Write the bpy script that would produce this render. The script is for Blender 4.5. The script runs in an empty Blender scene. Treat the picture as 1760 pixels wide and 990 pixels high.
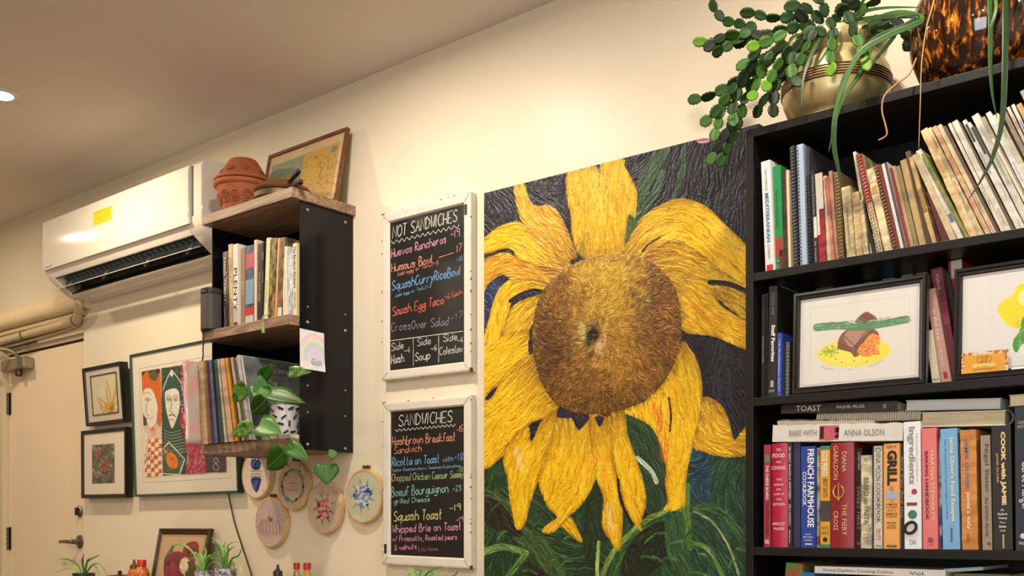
import bpy, bmesh, math, random
import numpy as np
from mathutils import Vector, Matrix
random.seed(7); RNG = np.random.default_rng(7)
R = math.radians
SC = bpy.context.scene
COL = SC.collection
# ------------------------------------------------------------------ camera
FPX, CX, CY = 1795.0, 880.0, 904.0
CAMP = Vector((0, -2.6, 1.05)); YAW = R(39.9)
FW = Vector((-math.sin(YAW), math.cos(YAW), 0)); RT = Vector((math.cos(YAW), math.sin(YAW), 0))
cam = bpy.data.cameras.new('camera'); camo = bpy.data.objects.new('camera', cam); COL.objects.link(camo)
camo.location = CAMP; camo.rotation_euler = (R(90), 0, YAW)
cam.sensor_width = 36; cam.lens = FPX/1760*36; cam.shift_y = (CY-495)/1760; cam.clip_start = .02
SC.camera = camo
# ------------------------------------------------------------------ colour / exposure
SC.view_settings.view_transform = 'Standard'; SC.view_settings.look = 'None'
SC.view_settings.gamma = 1; SC.view_settings.use_curve_mapping = False
SC.view_settings.exposure = 0.5
CEIL = 2.698
w = bpy.data.worlds.new('world'); SC.world = w; w.use_nodes = True
w.node_tree.nodes['Background'].inputs[0].default_value = (1, .95, .88, 1)
w.node_tree.nodes['Background'].inputs[1].default_value = .14
LIGHTS = [(-5.62, -.8, 6), (-4.04, -.8, 15), (-2.46, -.8, 15.5), (-.88, -.8, 14), (.7, -.8, 14),
          (-4.3, -2.6, 12), (-2.2, -2.9, 12), (.1, -3.0, 14), (1.6, -2.4, 12), (-4.2, -4.7, 10), (-.6, -4.4, 10)]
LAMPCOL = (1, .9, .76)
for (lx, ly, p) in LIGHTS:
    L = bpy.data.lights.new('downlight_lamp', 'AREA'); L.shape = 'DISK'; L.size = .1; L.energy = p; L.color = (1, .82, .58) if lx < -3.2 else LAMPCOL
    L.spread = R(180)
    o = bpy.data.objects.new('downlight_lamp', L); COL.objects.link(o); o.location = (lx, ly, CEIL-.03)
L = bpy.data.lights.new('window_daylight', 'AREA'); L.shape = 'RECTANGLE'; L.size = 2.6; L.size_y = 1.5; L.energy = 70; L.color = (.93, .96, 1)
o = bpy.data.objects.new('window_daylight', L); COL.objects.link(o); o.location = (.9, -5.35, 1.5); o.rotation_euler = (R(90), 0, 0)

# ------------------------------------------------------------------ projection helpers
def ray(u, v): return FW + RT*((u-CX)/FPX) + Vector((0, 0, 1))*((CY-v)/FPX)
def at(u, v, Y): r = ray(u, v); return CAMP + r*((Y-CAMP.y)/r.y)
def atx(u, v, X): r = ray(u, v); return CAMP + r*((X-CAMP.x)/r.x)
def atz(u, v, Z): r = ray(u, v); return CAMP + r*((Z-CAMP.z)/r.z)
def proj(P):
    d = Vector(P)-CAMP; f = d.dot(FW); return CX+FPX*d.dot(RT)/f, CY-FPX*d.z/f
def lin(c):
    if isinstance(c, str):
        c = c.lstrip('#'); c = tuple(int(c[i:i+2], 16)/255 for i in (0, 2, 4))
    return tuple((x/12.92 if x <= .04045 else ((x+.055)/1.055)**2.4) for x in c)

# ------------------------------------------------------------------ materials
_M = {}
ALB = .8
def mat(col, rough=.6, metal=0, var=.12, scale=14, bump=0, bscale=60, col2=None, stretch=None, spec=.5, coat=0, key=None, trans=0):
    k = key or (col, rough, metal, var, scale, bump, bscale, col2, stretch, spec, coat, trans)
    if k in _M: return _M[k]
    m = bpy.data.materials.new('mat_%d' % len(_M)); m.use_nodes = True; nt = m.node_tree; N = nt.nodes; Lk = nt.links
    b = N['Principled BSDF']; alb = ALB if key is None else 1; c = tuple(x*alb for x in lin(col))
    b.inputs['Roughness'].default_value = rough; b.inputs['Metallic'].default_value = metal
    b.inputs['Specular IOR Level'].default_value = spec
    if coat: b.inputs['Coat Weight'].default_value = coat; b.inputs['Coat Roughness'].default_value = .08
    if trans: b.inputs['Transmission Weight'].default_value = trans
    tc = N.new('ShaderNodeTexCoord'); mp = N.new('ShaderNodeMapping'); Lk.new(tc.outputs['Object'], mp.inputs[0])
    if stretch: mp.inputs['Scale'].default_value = stretch
    nz = N.new('ShaderNodeTexNoise'); nz.inputs['Scale'].default_value = scale; nz.inputs['Detail'].default_value = 5
    Lk.new(mp.outputs[0], nz.inputs['Vector'])
    mx = N.new('ShaderNodeMix'); mx.data_type = 'RGBA'
    c2 = tuple(x*alb for x in lin(col2)) if col2 else tuple(x*(1-var) for x in c)
    c1 = c if col2 else tuple(min(1, x*(1+var*.6)) for x in c)
    mx.inputs[6].default_value = (*c1, 1); mx.inputs[7].default_value = (*c2, 1)
    if col2:
        rp = N.new('ShaderNodeValToRGB'); rp.color_ramp.elements[0].position = .42; rp.color_ramp.elements[1].position = .6
        Lk.new(nz.outputs[0], rp.inputs[0]); Lk.new(rp.outputs[0], mx.inputs[0])
    else: Lk.new(nz.outputs[0], mx.inputs[0])
    Lk.new(mx.outputs[2], b.inputs['Base Color'])
    if bump:
        n2 = N.new('ShaderNodeTexNoise'); n2.inputs['Scale'].default_value = bscale; n2.inputs['Detail'].default_value = 3
        Lk.new(mp.outputs[0], n2.inputs['Vector'])
        bp = N.new('ShaderNodeBump'); bp.inputs['Strength'].default_value = bump; bp.inputs['Distance'].default_value = .002
        Lk.new(n2.outputs[0], bp.inputs['Height']); Lk.new(bp.outputs[0], b.inputs['Normal'])
    _M[k] = m; return m
def mat_attr(rough=.6, spec=.5, coat=0):
    k = ('attr', rough, spec, coat)
    if k in _M: return _M[k]
    m = bpy.data.materials.new('painted_%d' % len(_M)); m.use_nodes = True; nt = m.node_tree; b = nt.nodes['Principled BSDF']
    a = nt.nodes.new('ShaderNodeAttribute'); a.attribute_name = 'Col'
    nt.links.new(a.outputs[0], b.inputs['Base Color']); b.inputs['Roughness'].default_value = rough; b.inputs['Specular IOR Level'].default_value = spec
    if coat: b.inputs['Coat Weight'].default_value = coat; b.inputs['Coat Roughness'].default_value = .15
    _M[k] = m; return m
def mat_glass(strength=1.0, tint=(1, 1, 1)):
    k = ('glass', strength, tint)
    if k in _M: return _M[k]
    m = bpy.data.materials.new('clear_glass'); m.use_nodes = True; nt = m.node_tree; N = nt.nodes; Lk = nt.links
    N.remove(N['Principled BSDF']); out = N['Material Output']
    t = N.new('ShaderNodeBsdfTransparent'); t.inputs[0].default_value = (*tint, 1)
    g = N.new('ShaderNodeBsdfGlossy'); g.inputs['Roughness'].default_value = .03
    f = N.new('ShaderNodeLayerWeight'); f.inputs[0].default_value = .5
    pw = N.new('ShaderNodeMath'); pw.operation = 'POWER'; pw.inputs[1].default_value = 5; Lk.new(f.outputs['Facing'], pw.inputs[0])
    mu = N.new('ShaderNodeMath'); mu.operation = 'MULTIPLY_ADD'; mu.inputs[1].default_value = .6*strength; mu.inputs[2].default_value = .03*strength; Lk.new(pw.outputs[0], mu.inputs[0])
    mx = N.new('ShaderNodeMixShader'); Lk.new(mu.outputs[0], mx.inputs[0]); Lk.new(t.outputs[0], mx.inputs[1]); Lk.new(g.outputs[0], mx.inputs[2])
    Lk.new(mx.outputs[0], out.inputs[0]); _M[k] = m; return m
def mat_emit(col, s):
    k = ('emit', col, s)
    if k in _M: return _M[k]
    m = bpy.data.materials.new('lamp_glow'); m.use_nodes = True; b = m.node_tree.nodes['Principled BSDF']
    b.inputs['Emission Color'].default_value = (*col, 1); b.inputs['Emission Strength'].default_value = s
    _M[k] = m; return m
def mat_wood(c1, c2, rough=.5, scale=9, stretch=(.6, 9, 9)):
    k = ('wood', c1, c2, rough, scale, stretch)
    if k in _M: return _M[k]
    m = bpy.data.materials.new('wood_grain'); m.use_nodes = True; nt = m.node_tree; N = nt.nodes; Lk = nt.links; b = N['Principled BSDF']
    tc = N.new('ShaderNodeTexCoord'); mp = N.new('ShaderNodeMapping'); mp.inputs['Scale'].default_value = stretch; Lk.new(tc.outputs['Object'], mp.inputs[0])
    nz = N.new('ShaderNodeTexNoise'); nz.inputs['Scale'].default_value = scale; nz.inputs['Detail'].default_value = 8; nz.inputs['Distortion'].default_value = 1.2
    Lk.new(mp.outputs[0], nz.inputs['Vector'])
    rp = N.new('ShaderNodeValToRGB'); e = rp.color_ramp.elements; e[0].position = .32; e[0].color = (*lin(c2), 1); e[1].position = .66; e[1].color = (*lin(c1), 1)
    Lk.new(nz.outputs[0], rp.inputs[0]); Lk.new(rp.outputs[0], b.inputs['Base Color']); b.inputs['Roughness'].default_value = rough
    bp = N.new('ShaderNodeBump'); bp.inputs['Strength'].default_value = .25; bp.inputs['Distance'].default_value = .002; Lk.new(nz.outputs[0], bp.inputs['Height']); Lk.new(bp.outputs[0], b.inputs['Normal'])
    _M[k] = m; return m

# ------------------------------------------------------------------ objects
WL = {}          # world location of roots
def tag(o, label=None, cat=None, group=None, kind=None):
    if label: o['label'] = label
    if cat: o['category'] = cat
    if group: o['group'] = group
    if kind: o['kind'] = kind
    return o
def thing(name, label, cat, loc, group=None):
    o = bpy.data.objects.new(name, None); COL.objects.link(o); o.location = Vector(loc); o.empty_display_size = .05
    WL[o.name] = Vector(loc); return tag(o, label, cat, group)
class MB:
    def __init__(s): s.v = []; s.f = []; s.m = None
    def add(s, vs, fs):
        n = len(s.v); s.v += [Vector(p) for p in vs]; s.f += [tuple(n+i for i in f) for f in fs]; return s
    def frame(s, o, ax, ay, az, x0, x1, y0, y1, z0, z1):      # box in a local frame
        o = Vector(o)
        P = [o+ax*x+ay*y+az*z for z in (z0, z1) for y in (y0, y1) for x in (x0, x1)]
        return s.add(P, [(0, 2, 3, 1), (4, 5, 7, 6), (0, 1, 5, 4), (2, 6, 7, 3), (0, 4, 6, 2), (1, 3, 7, 5)])
    def box(s, x0, x1, y0, y1, z0, z1):
        return s.frame((0, 0, 0), Vector((1, 0, 0)), Vector((0, 1, 0)), Vector((0, 0, 1)), x0, x1, y0, y1, z0, z1)
    def prism(s, pts, d):                                     # closed polygon extruded along vector d
        n = len(pts); d = Vector(d); P = [Vector(p) for p in pts]+[Vector(p)+d for p in pts]
        return s.add(P, [tuple(range(n))[::-1], tuple(range(n, 2*n))]+[(i, (i+1) % n, n+(i+1) % n, n+i) for i in range(n)])
    def lathe(s, prof, c, n=32, axis=None, cap=True):
        c = Vector(c); az = (axis or Vector((0, 0, 1))).normalized()
        ax = az.orthogonal().normalized(); ay = az.cross(ax); vs = []
        for (r, h) in prof:
            for i in range(n):
                a = 2*math.pi*i/n; vs.append(c+az*h+(ax*math.cos(a)+ay*math.sin(a))*r)
        fs = []
        for j in range(len(prof)-1):
            for i in range(n): k = (i+1) % n; fs.append((j*n+i, j*n+k, (j+1)*n+k, (j+1)*n+i))
        if cap: fs += [tuple(range(n))[::-1], tuple((len(prof)-1)*n+i for i in range(n))]
        return s.add(vs, fs)
    def tube(s, pts, r, n=8, taper=None):
        P = [Vector(p) for p in pts]; vs = []; m = len(P); prev = None
        for i, p in enumerate(P):
            t = (P[min(i+1, m-1)]-P[max(i-1, 0)])
            if t.length < 1e-9: t = Vector((0, 0, 1))
            t.normalize()
            if prev is None: a = t.orthogonal().normalized()
            else:
                a = prev-t*prev.dot(t); a = a.normalized() if a.length > 1e-6 else t.orthogonal().normalized()
            prev = a; b = t.cross(a); rr = r*(taper(i/(m-1)) if taper else 1)
            vs += [p+(a*math.cos(2*math.pi*k/n)+b*math.sin(2*math.pi*k/n))*rr for k in range(n)]
        fs = [(i*n+k, i*n+(k+1) % n, (i+1)*n+(k+1) % n, (i+1)*n+k) for i in range(m-1) for k in range(n)]
        fs += [tuple(range(n))[::-1], tuple((m-1)*n+k for k in range(n))]
        return s.add(vs, fs)
    def ball(s, c, r, n=12, sc=(1, 1, 1)):
        c = Vector(c); k = n//2
        vs = [c+Vector((0, 0, r*sc[2]))]
        for j in range(1, k):
            t = math.pi*j/k
            for i in range(n): a = 2*math.pi*i/n; vs.append(c+Vector((r*sc[0]*math.sin(t)*math.cos(a), r*sc[1]*math.sin(t)*math.sin(a), r*sc[2]*math.cos(t))))
        vs.append(c-Vector((0, 0, r*sc[2]))); fs = [(0, 1+i, 1+(i+1) % n) for i in range(n)]
        for j in range(k-2):
            for i in range(n): a = 1+j*n+i; b = 1+j*n+(i+1) % n; fs.append((a, a+n, b+n, b))
        e = len(vs)-1; fs += [(e, 1+(k-2)*n+(i+1) % n, 1+(k-2)*n+i) for i in range(n)]
        return s.add(vs, fs)
    def build(s, name, m, parent=None, smooth=False, bevel=0, seg=2, label=None, kind=None, cols=None):
        off = Vector((0, 0, 0)); q = parent
        while q is not None: off += q.location; q = q.parent
        me = bpy.data.meshes.new(name); me.from_pydata([v-off for v in s.v], [], s.f)
        me.materials.append(m); me.update()
        o = bpy.data.objects.new(name, me); COL.objects.link(o)
        if parent is not None: o.parent = parent
        bm = bmesh.new(); bm.from_mesh(me); bmesh.ops.recalc_face_normals(bm, faces=bm.faces); bm.to_mesh(me); bm.free()
        if smooth:
            me.polygons.foreach_set('use_smooth', [True]*len(me.polygons))
            if smooth == 'auto':
                try: me.set_sharp_from_angle(angle=R(40))
                except Exception: pass
        if bevel:
            b = o.modifiers.new('bevel', 'BEVEL'); b.width = bevel; b.segments = seg; b.limit_method = 'ANGLE'; b.angle_limit = R(40)
        return tag(o, label, None, None, kind)
def single(mb, name, m, label, cat, base=None, group=None, **k):   # thing made of one mesh
    c = base or sum(mb.v, Vector())/len(mb.v)
    o = mb.build(name, m, None, **k)
    o.data.transform(Matrix.Translation(-Vector(c))); o.location = c
    return tag(o, label, cat, group)
def cr(pts, n=6, closed=False):       # Catmull-Rom
    P = [Vector(p) for p in pts]; m = len(P); out = []
    rng = range(m if closed else m-1)
    for i in rng:
        if closed: a, b, c, d = P[i-1], P[i], P[(i+1) % m], P[(i+2) % m]
        else: a, b, c, d = P[max(i-1, 0)], P[i], P[i+1], P[min(i+2, m-1)]
        for k in range(n):
            t = k/n; out.append(.5*((2*b)+(c-a)*t+(2*a-5*b+4*c-d)*t*t+(3*b-a-3*c+d)*t**3))
    if not closed: out.append(P[-1])
    return out

# ------------------------------------------------------------------ print / spine lettering
_TX = {}
def text_geo(s, bold):
    k = (s, bold)
    if k in _TX: return _TX[k]
    cu = bpy.data.curves.new('lettering', 'FONT'); cu.body = s; cu.resolution_u = 2; cu.offset = bold; cu.align_x = 'LEFT'
    o = bpy.data.objects.new('lettering_tmp', cu); COL.objects.link(o)
    dg = bpy.context.evaluated_depsgraph_get(); dg.update()
    me = bpy.data.meshes.new_from_object(o.evaluated_get(dg))
    V = [tuple(v.co) for v in me.vertices]; Fc = [tuple(p.vertices) for p in me.polygons]
    bpy.data.objects.remove(o); bpy.data.curves.remove(cu); bpy.data.meshes.remove(me)
    if not V: V = [(0, 0, 0), (1, 0, 0), (0, 1, 0)]; Fc = [(0, 1, 2)]
    xs = [v[0] for v in V]; ys = [v[1] for v in V]; x0, x1, y0, y1 = min(xs), max(xs), min(ys), max(ys)
    V = [((v[0]-x0)/(x1-x0+1e-9), (v[1]-y0)/(y1-y0+1e-9)) for v in V]
    _TX[k] = (V, Fc); return _TX[k]
def add_text(mb, s, o, dx, dy, W, H, bold=0, nrm=None, lift=.0004):
    V, Fc = text_geo(s, bold); o = Vector(o)
    n = (nrm or dx.cross(dy)).normalized()*lift
    mb.add([o+dx*(x*W)+dy*(y*H)+n for x, y in V], Fc)

# ------------------------------------------------------------------ chalk stroke alphabet (x,y digits; baseline 2, x-height 6, cap 9)
G = dict(A='02 29 42|15 35', B='02 09 29 37 26 05|26 44 32 02', C='48 29 07 04 22 43', D='02 09 28 46 33 02', E='42 02 09 49|05 35', F='02 09 49|05 35',
 G='48 29 07 04 22 43 45 25', H='02 09|42 49|05 45', I='02 09', K='02 09|49 05 42', N='02 09 42 49', O='29 07 04 22 44 47 29', P='02 09 38 36 05', R='02 09 38 36 05|15 42',
 S='48 29 07 35 43 22 03', T='09 49|29 22', U='09 03 22 43 49', W='09 12 26 32 49', Z='09 49 02 42',
 a='46 15 03 12 33 46|46 42', b='09 02 32 44 35 05', c='45 26 04 22 43', d='46 15 03 22 44|49 42', e='04 44 26 04 22 43', f='48 29 17 12|05 35', g='46 15 03 33 46|46 41 20 01', h='09 02|05 26 44 42',
 i='06 02|08 07', k='09 02|36 04 42', l='09 02', m='06 02|05 16 25 22|25 36 45 42', n='06 02|05 26 44 42', o='26 04 22 44 26', p='06 00|05 26 44 22 03', q='46 15 03 33 46|46 40',
 r='06 02|04 26 36', s='45 16 05 34 32 03', t='19 13 32|06 36', u='06 03 22 44|46 42', v='06 22 46', w='06 12 25 32 46', x='06 42|46 02', y='06 23|46 10', z='06 46 02 42')
G.update({'1': '07 19 12', '2': '08 29 47 02 42', '3': '08 29 37 16 44 22 03', '4': '39 04 44|36 32', '5': '49 09 06 35 43 22 03', '6': '39 05 22 43 35 05', '7': '09 49 12', '8': '25 07 29 47 25 03 22 43 25',
 '9': '46 07 29 48 42', '0': '29 07 04 22 44 47 29', '-': '05 45', '&': '42 08 19 28 03 22 45', '?': '08 29 37 24|22 21', ',': '22 10', '/': '02 49', '.': '12 11', "'": '09 08'})
for _k in list(G): G[_k] = [[(int(p[0]), int(p[1])) for p in st.split()] for st in G[_k].split('|')]
NARROW = {'I': 1.2, 'i': .6, 'l': .6, '1': 2, ',': 1.6, '.': 1.2, ' ': 2.2, 't': 3.2, 'r': 3.4, 'f': 3.6, '-': 3.6, "'": .8}
def ribbon(mb, pts, wdt, Y):          # pts in photo px -> flat chalk line on plane Y
    P = [at(p[0], p[1], Y) for p in pts]; L_ = []
    for i, p in enumerate(P):
        t = P[min(i+1, len(P)-1)]-P[max(i-1, 0)]; t.y = 0
        if t.length < 1e-7: t = Vector((1, 0, 0))
        t.normalize(); n = Vector((-t.z, 0, t.x))*wdt/2*(.75+.5*random.random()); L_ += [p+n, p-n]
    mb.add(L_, [(2*i, 2*i+1, 2*i+3, 2*i+2) for i in range(len(P)-1)])
def chalk(mb, s, x0, y0, x1, y1, h, Y, wdt, org, sc):
    adv = [NARROW.get(c, 4.0)+1.3 for c in s]; tot = sum(adv)-1.3; cur = 0
    for c, a in zip(s, adv):
        for st in G.get(c, []):
            jit = random.uniform(-.15, .15)
            pts = [Vector((cur+x*(NARROW[c]/4 if c in 'tfr-' else 1), y+jit, 0)) for x, y in st]
            pts = cr(pts, 3) if len(pts) > 2 and c not in 'AEFHIKNTWZv-w/xz14' else pts
            q = []
            for p in pts:
                t = p.x/tot; px = x0+(x1-x0)*t+(p.y-2)*h/7*.06; py = y0+(y1-y0)*t-(p.y-2)*h/7
                q.append((org[0]+px/sc, org[1]+py/sc))
            ribbon(mb, q, wdt, Y)
        cur += a

# ------------------------------------------------------------------ canvases: colour per vertex on a fine grid (flat prints and paint)
class Canvas:
    def __init__(s, TL, TR, BL, nx, ny, base='ffffff'):
        s.TL, s.TR, s.BL = Vector(TL), Vector(TR), Vector(BL); s.nx, s.ny = nx, ny
        a = np.linspace(0, 1, nx); b = np.linspace(0, 1, ny); A, B = np.meshgrid(a, b); s.A, s.B = A, B
        e1 = np.array(s.TR-s.TL); e2 = np.array(s.BL-s.TL)
        s.P = np.array(s.TL)+A[..., None]*e1+B[..., None]*e2
        d = s.P-np.array(CAMP); f = d@np.array(FW); s.U = CX+FPX*(d@np.array(RT))/f; s.V = CY-FPX*d[..., 2]/f
        s.C = np.ones((ny, nx, 3))*np.array(lin(base)); s.H = np.zeros((ny, nx))
    def mask(s, pts, smooth=0):
        if smooth: pts = [(p.x, p.y) for p in cr([(a, b, 0) for a, b in pts], smooth, True)]
        xs = [p[0] for p in pts]; ys = [p[1] for p in pts]
        m = np.zeros(s.U.shape, bool); bb = (s.U >= min(xs)) & (s.U <= max(xs)) & (s.V >= min(ys)) & (s.V <= max(ys))
        if not bb.any(): return m
        u = s.U[bb]; v = s.V[bb]; ins = np.zeros(u.shape, bool)
        for i in range(len(pts)):
            x1, y1 = pts[i-1]; x2, y2 = pts[i]
            if y1 == y2: continue
            c = ((y1 > v) != (y2 > v)) & (u < (x2-x1)*(v-y1)/(y2-y1)+x1); ins ^= c
        m[bb] = ins; return m
    def poly(s, pts, col, smooth=0, a=1):
        m = s.mask(pts, smooth); s.C[m] = s.C[m]*(1-a)+np.array(lin(col))*a; return m
    def ell(s, cx, cy, rx, ry, col, rot=0, a=1, soft=0):
        c, n = math.cos(rot), math.sin(rot); x = s.U-cx; y = s.V-cy
        d = np.sqrt(((x*c+y*n)/rx)**2+((-x*n+y*c)/ry)**2)
        k = (np.clip((1-d)/max(soft, 1e-3), 0, 1) if soft else (d < 1).astype(float))[..., None]*a
        s.C = s.C*(1-k)+np.array(lin(col))*k; return d < 1
    def line(s, pts, wd, col, a=1, smooth=0):
        if smooth: pts = [(p.x, p.y) for p in cr([(x, y, 0) for x, y in pts], smooth)]
        xs = [p[0] for p in pts]; ys = [p[1] for p in pts]; g = wd+2
        bb = (s.U >= min(xs)-g) & (s.U <= max(xs)+g) & (s.V >= min(ys)-g) & (s.V <= max(ys)+g)
        if not bb.any(): return
        u = s.U[bb]; v = s.V[bb]; D = np.full(u.shape, 1e9)
        for i in range(len(pts)-1):
            ax, ay = pts[i]; bx, by = pts[i+1]; L2 = (bx-ax)**2+(by-ay)**2+1e-9
            t = np.clip(((u-ax)*(bx-ax)+(v-ay)*(by-ay))/L2, 0, 1); D = np.minimum(D, np.hypot(u-ax-t*(bx-ax), v-ay-t*(by-ay)))
        k = (np.clip(wd/2+.5-D, 0, 1)*a)[:, None]; s.C[bb] = s.C[bb]*(1-k)+np.array(lin(col))*k
    def noise(s, amp, cell, where=None):
        n = smooth_noise(s.ny, s.nx, cell)[..., None]; f = 1+amp*n
        if where is None: s.C = np.clip(s.C*f, 0, 1)
        else: s.C[where] = np.clip((s.C*f)[where], 0, 1)
    def build(s, name, m, parent, hscale=0, back=0):
        off = Vector((0, 0, 0)); q = parent
        while q is not None: off += q.location; q = q.parent
        n = (s.BL-s.TL).cross(s.TR-s.TL).normalized()
        if n.dot(CAMP-s.TL) < 0: n = -n
        P = s.P-np.array(off)
        if hscale: P = P+s.H[..., None]*hscale*np.array(n)
        nx, ny = s.nx, s.ny; idx = np.arange(nx*ny).reshape(ny, nx)
        F = np.stack([idx[:-1, :-1], idx[1:, :-1], idx[1:, 1:], idx[:-1, 1:]], -1).reshape(-1, 4)
        me = bpy.data.meshes.new(name); me.vertices.add(nx*ny); me.vertices.foreach_set('co', P.reshape(-1).astype(np.float32))
        me.loops.add(F.size); me.loops.foreach_set('vertex_index', F.reshape(-1).astype(np.int32))
        me.polygons.add(len(F)); me.polygons.foreach_set('loop_start', (np.arange(len(F))*4).astype(np.int32)); me.polygons.foreach_set('loop_total', np.full(len(F), 4, np.int32))
        me.update(calc_edges=True); me.materials.append(m)
        ca = me.color_attributes.new('Col', 'FLOAT_COLOR', 'POINT')
        C4 = np.concatenate([np.clip(s.C*ALB, 0, 1), np.ones((ny, nx, 1))], -1).reshape(-1).astype(np.float32); ca.data.foreach_set('color', C4)
        me.polygons.foreach_set('use_smooth', np.ones(len(F), bool))
        o = bpy.data.objects.new(name, me); COL.objects.link(o)
        if parent is not None: o.parent = parent
        return o
def smooth_noise(h, w_, cell):
    gh, gw = int(h/cell)+3, int(w_/cell)+3; g = RNG.standard_normal((gh, gw))
    y = np.arange(h)/cell; x = np.arange(w_)/cell; yi = y.astype(int); xi = x.astype(int); fy = (y-yi)[:, None]; fx = (x-xi)[None]
    fy = fy*fy*(3-2*fy); fx = fx*fx*(3-2*fx)
    a = g[np.ix_(yi, xi)]; b = g[np.ix_(yi, xi+1)]; c = g[np.ix_(yi+1, xi)]; d = g[np.ix_(yi+1, xi+1)]
    return (a*(1-fx)+b*fx)*(1-fy)+(c*(1-fx)+d*fx)*fy
# ================================================================== the room
X0, X1, Y0 = -7.2, 2.6, -5.6
M_WALL = mat('dcd1ba', .42, 0, .03, 3, .12, 90, spec=.35, key='wall')
M_CEIL = mat('dfd9d0', .8, 0, .05, 2, .05, 60, key='ceil')
DXL, DXR, DZ = -5.80, -4.93, 2.03
mb = MB()
mb.box(X0, DXL, 0, .12, 0, CEIL); mb.box(DXR, X1, 0, .12, 0, CEIL); mb.box(DXL, DXR, 0, .12, DZ, CEIL)
tag(mb.build('wall_back', M_WALL), kind='structure')
tag(MB().box(X0-.1, X0, Y0, .12, 0, CEIL).build('wall_left', M_WALL), kind='structure')
tag(MB().box(X1, X1+.1, Y0, .12, 0, CEIL).build('wall_right', M_WALL), kind='structure')
wf = MB(); wf.box(X0, -.5, Y0-.1, Y0, 0, CEIL); wf.box(2.3, X1, Y0-.1, Y0, 0, CEIL); wf.box(-.5, 2.3, Y0-.1, Y0, 0, .7); wf.box(-.5, 2.3, Y0-.1, Y0, 2.3, CEIL)
tag(wf.build('wall_front', M_WALL), kind='structure')
tag(MB().box(X0, X1, Y0, .12, -.06, 0).build('floor', mat_wood('8a6a48', '5c4430', .45)), kind='structure')
tag(MB().box(X0-.1, X1+.1, Y0-.1, .12, CEIL, CEIL+.08).build('ceiling', M_CEIL), kind='structure')
wn = MB()
for a, b, c, d in ((-.5, -.44, .7, 2.3), (2.24, 2.3, .7, 2.3), (-.44, 2.24, .7, .76), (-.44, 2.24, 2.24, 2.3), (.87, .93, .76, 2.24)): wn.box(a, b, Y0-.09, Y0-.01, c, d)
wo = wn.build('window_1', mat('d8d0c0', .5)); tag(wo, kind='structure')
MB().box(-.44, 2.24, Y0-.06, Y0-.05, .76, 2.24).build('pane', mat_glass(), wo)
# downlight fittings in the ceiling
for i, (lx, ly, p) in enumerate(LIGHTS):
    t = thing('ceiling_light', 'round recessed ceiling downlight glowing white at the left of the frame' if i == 1 else 'round recessed ceiling downlight out of the frame', 'light', (lx, ly, CEIL-.012), 'recessed ceiling downlights')
    MB().lathe([(.045, 0), (.062, 0), (.062, .011), (.045, .011), (.045, 0)], (lx, ly, CEIL-.012), 28, cap=False).build('trim_ring', mat('f0ece4', .4), t, smooth=True)
    MB().lathe([(.0445, 0), (.0445, .006)], (lx, ly, CEIL-.008), 24).build('diffuser', mat_emit((1, .86, .66), 40), t)
# door in its frame
M_DOOR = mat('e2d0b2', .45, 0, .04, 2, .06, 50, key='door')
d = MB().box(DXL+.012, DXR-.006, .028, .07, .005, 1.975).build('door_1', M_DOOR, bevel=.002); tag(d, kind='structure')
fr = MB(); fr.box(DXL, DXR, .012, .12, 1.984, DZ); fr.box(DXL, DXR, -.006, .018, 2.004, DZ); fr.box(DXL-.05, DXL, -.012, 0, 0, DZ+.03); fr.box(DXL, DXL+.012, .0, .12, 0, 1.984); fr.box(DXL, DXL+.01, -.012, .12, 0, 1.984)
fo = fr.build('door_frame', mat('dfceb0', .45, 0, .05), bevel=.002); tag(fo, kind='structure')
MB().box(DXL, DXR, .03, .05, 1.976, 1.984).build('shadow_gap', mat('171310', .8), fo)
M_STEEL = mat('8d8a84', .3, .9, .15, 20); M_DKST = mat('5b564e', .35, .9, .2, 20)
for (vz0, vz1) in ((674, 712), (906, 945)):
    zc = (at(11, vz0, 0).z+at(11, vz1, 0).z)/2; h = abs(at(11, vz0, 0).z-at(11, vz1, 0).z)/2
    hb = MB()
    for k in range(5): a = zc-h+2*h*k/5; hb.lathe([(.008, a+.002), (.008, a+2*h/5-.002)], (DXL+.014, .018, 0), 10)
    hg = hb.build('hinge', M_DKST, d, smooth='auto')
    MB().box(DXL+.0125, DXL+.03, .024, .028, zc-h, zc+h).build('hinge_leaf', M_DKST, hg)
def knob_at(u, v, rad, name):
    c = at(u, v, .028); return Vector((c.x, .028, c.z))
c = knob_at(138, 931, 10, ''); ax = Vector((0, -1, 0))
h = MB().lathe([(.034, 0), (.034, .006), (.028, .011), (.014, .014), (.012, .045), (.0, .046)], (c.x, .028, c.z), 24, ax).build('door_handle', M_STEEL, d, smooth='auto')
MB().tube(cr([(c.x, -.016, c.z), (c.x-.03, -.022, c.z), (c.x-.07, -.022, c.z+.001), (c.x-.115, -.018, c.z-.001)], 5), .009, 10).build('lever', M_STEEL, h, smooth=True)
c = knob_at(138, 879, 9, '')
k = MB().lathe([(.029, 0), (.029, .006), (.022, .013), (0, .013)], (c.x, .028, c.z), 24, ax).build('deadbolt', M_STEEL, d, smooth='auto')
MB().box(c.x-.004, c.x+.004, -.001, .016, c.z-.02, c.z+.02).build('thumb_turn', M_DKST, k, bevel=.003)
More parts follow.
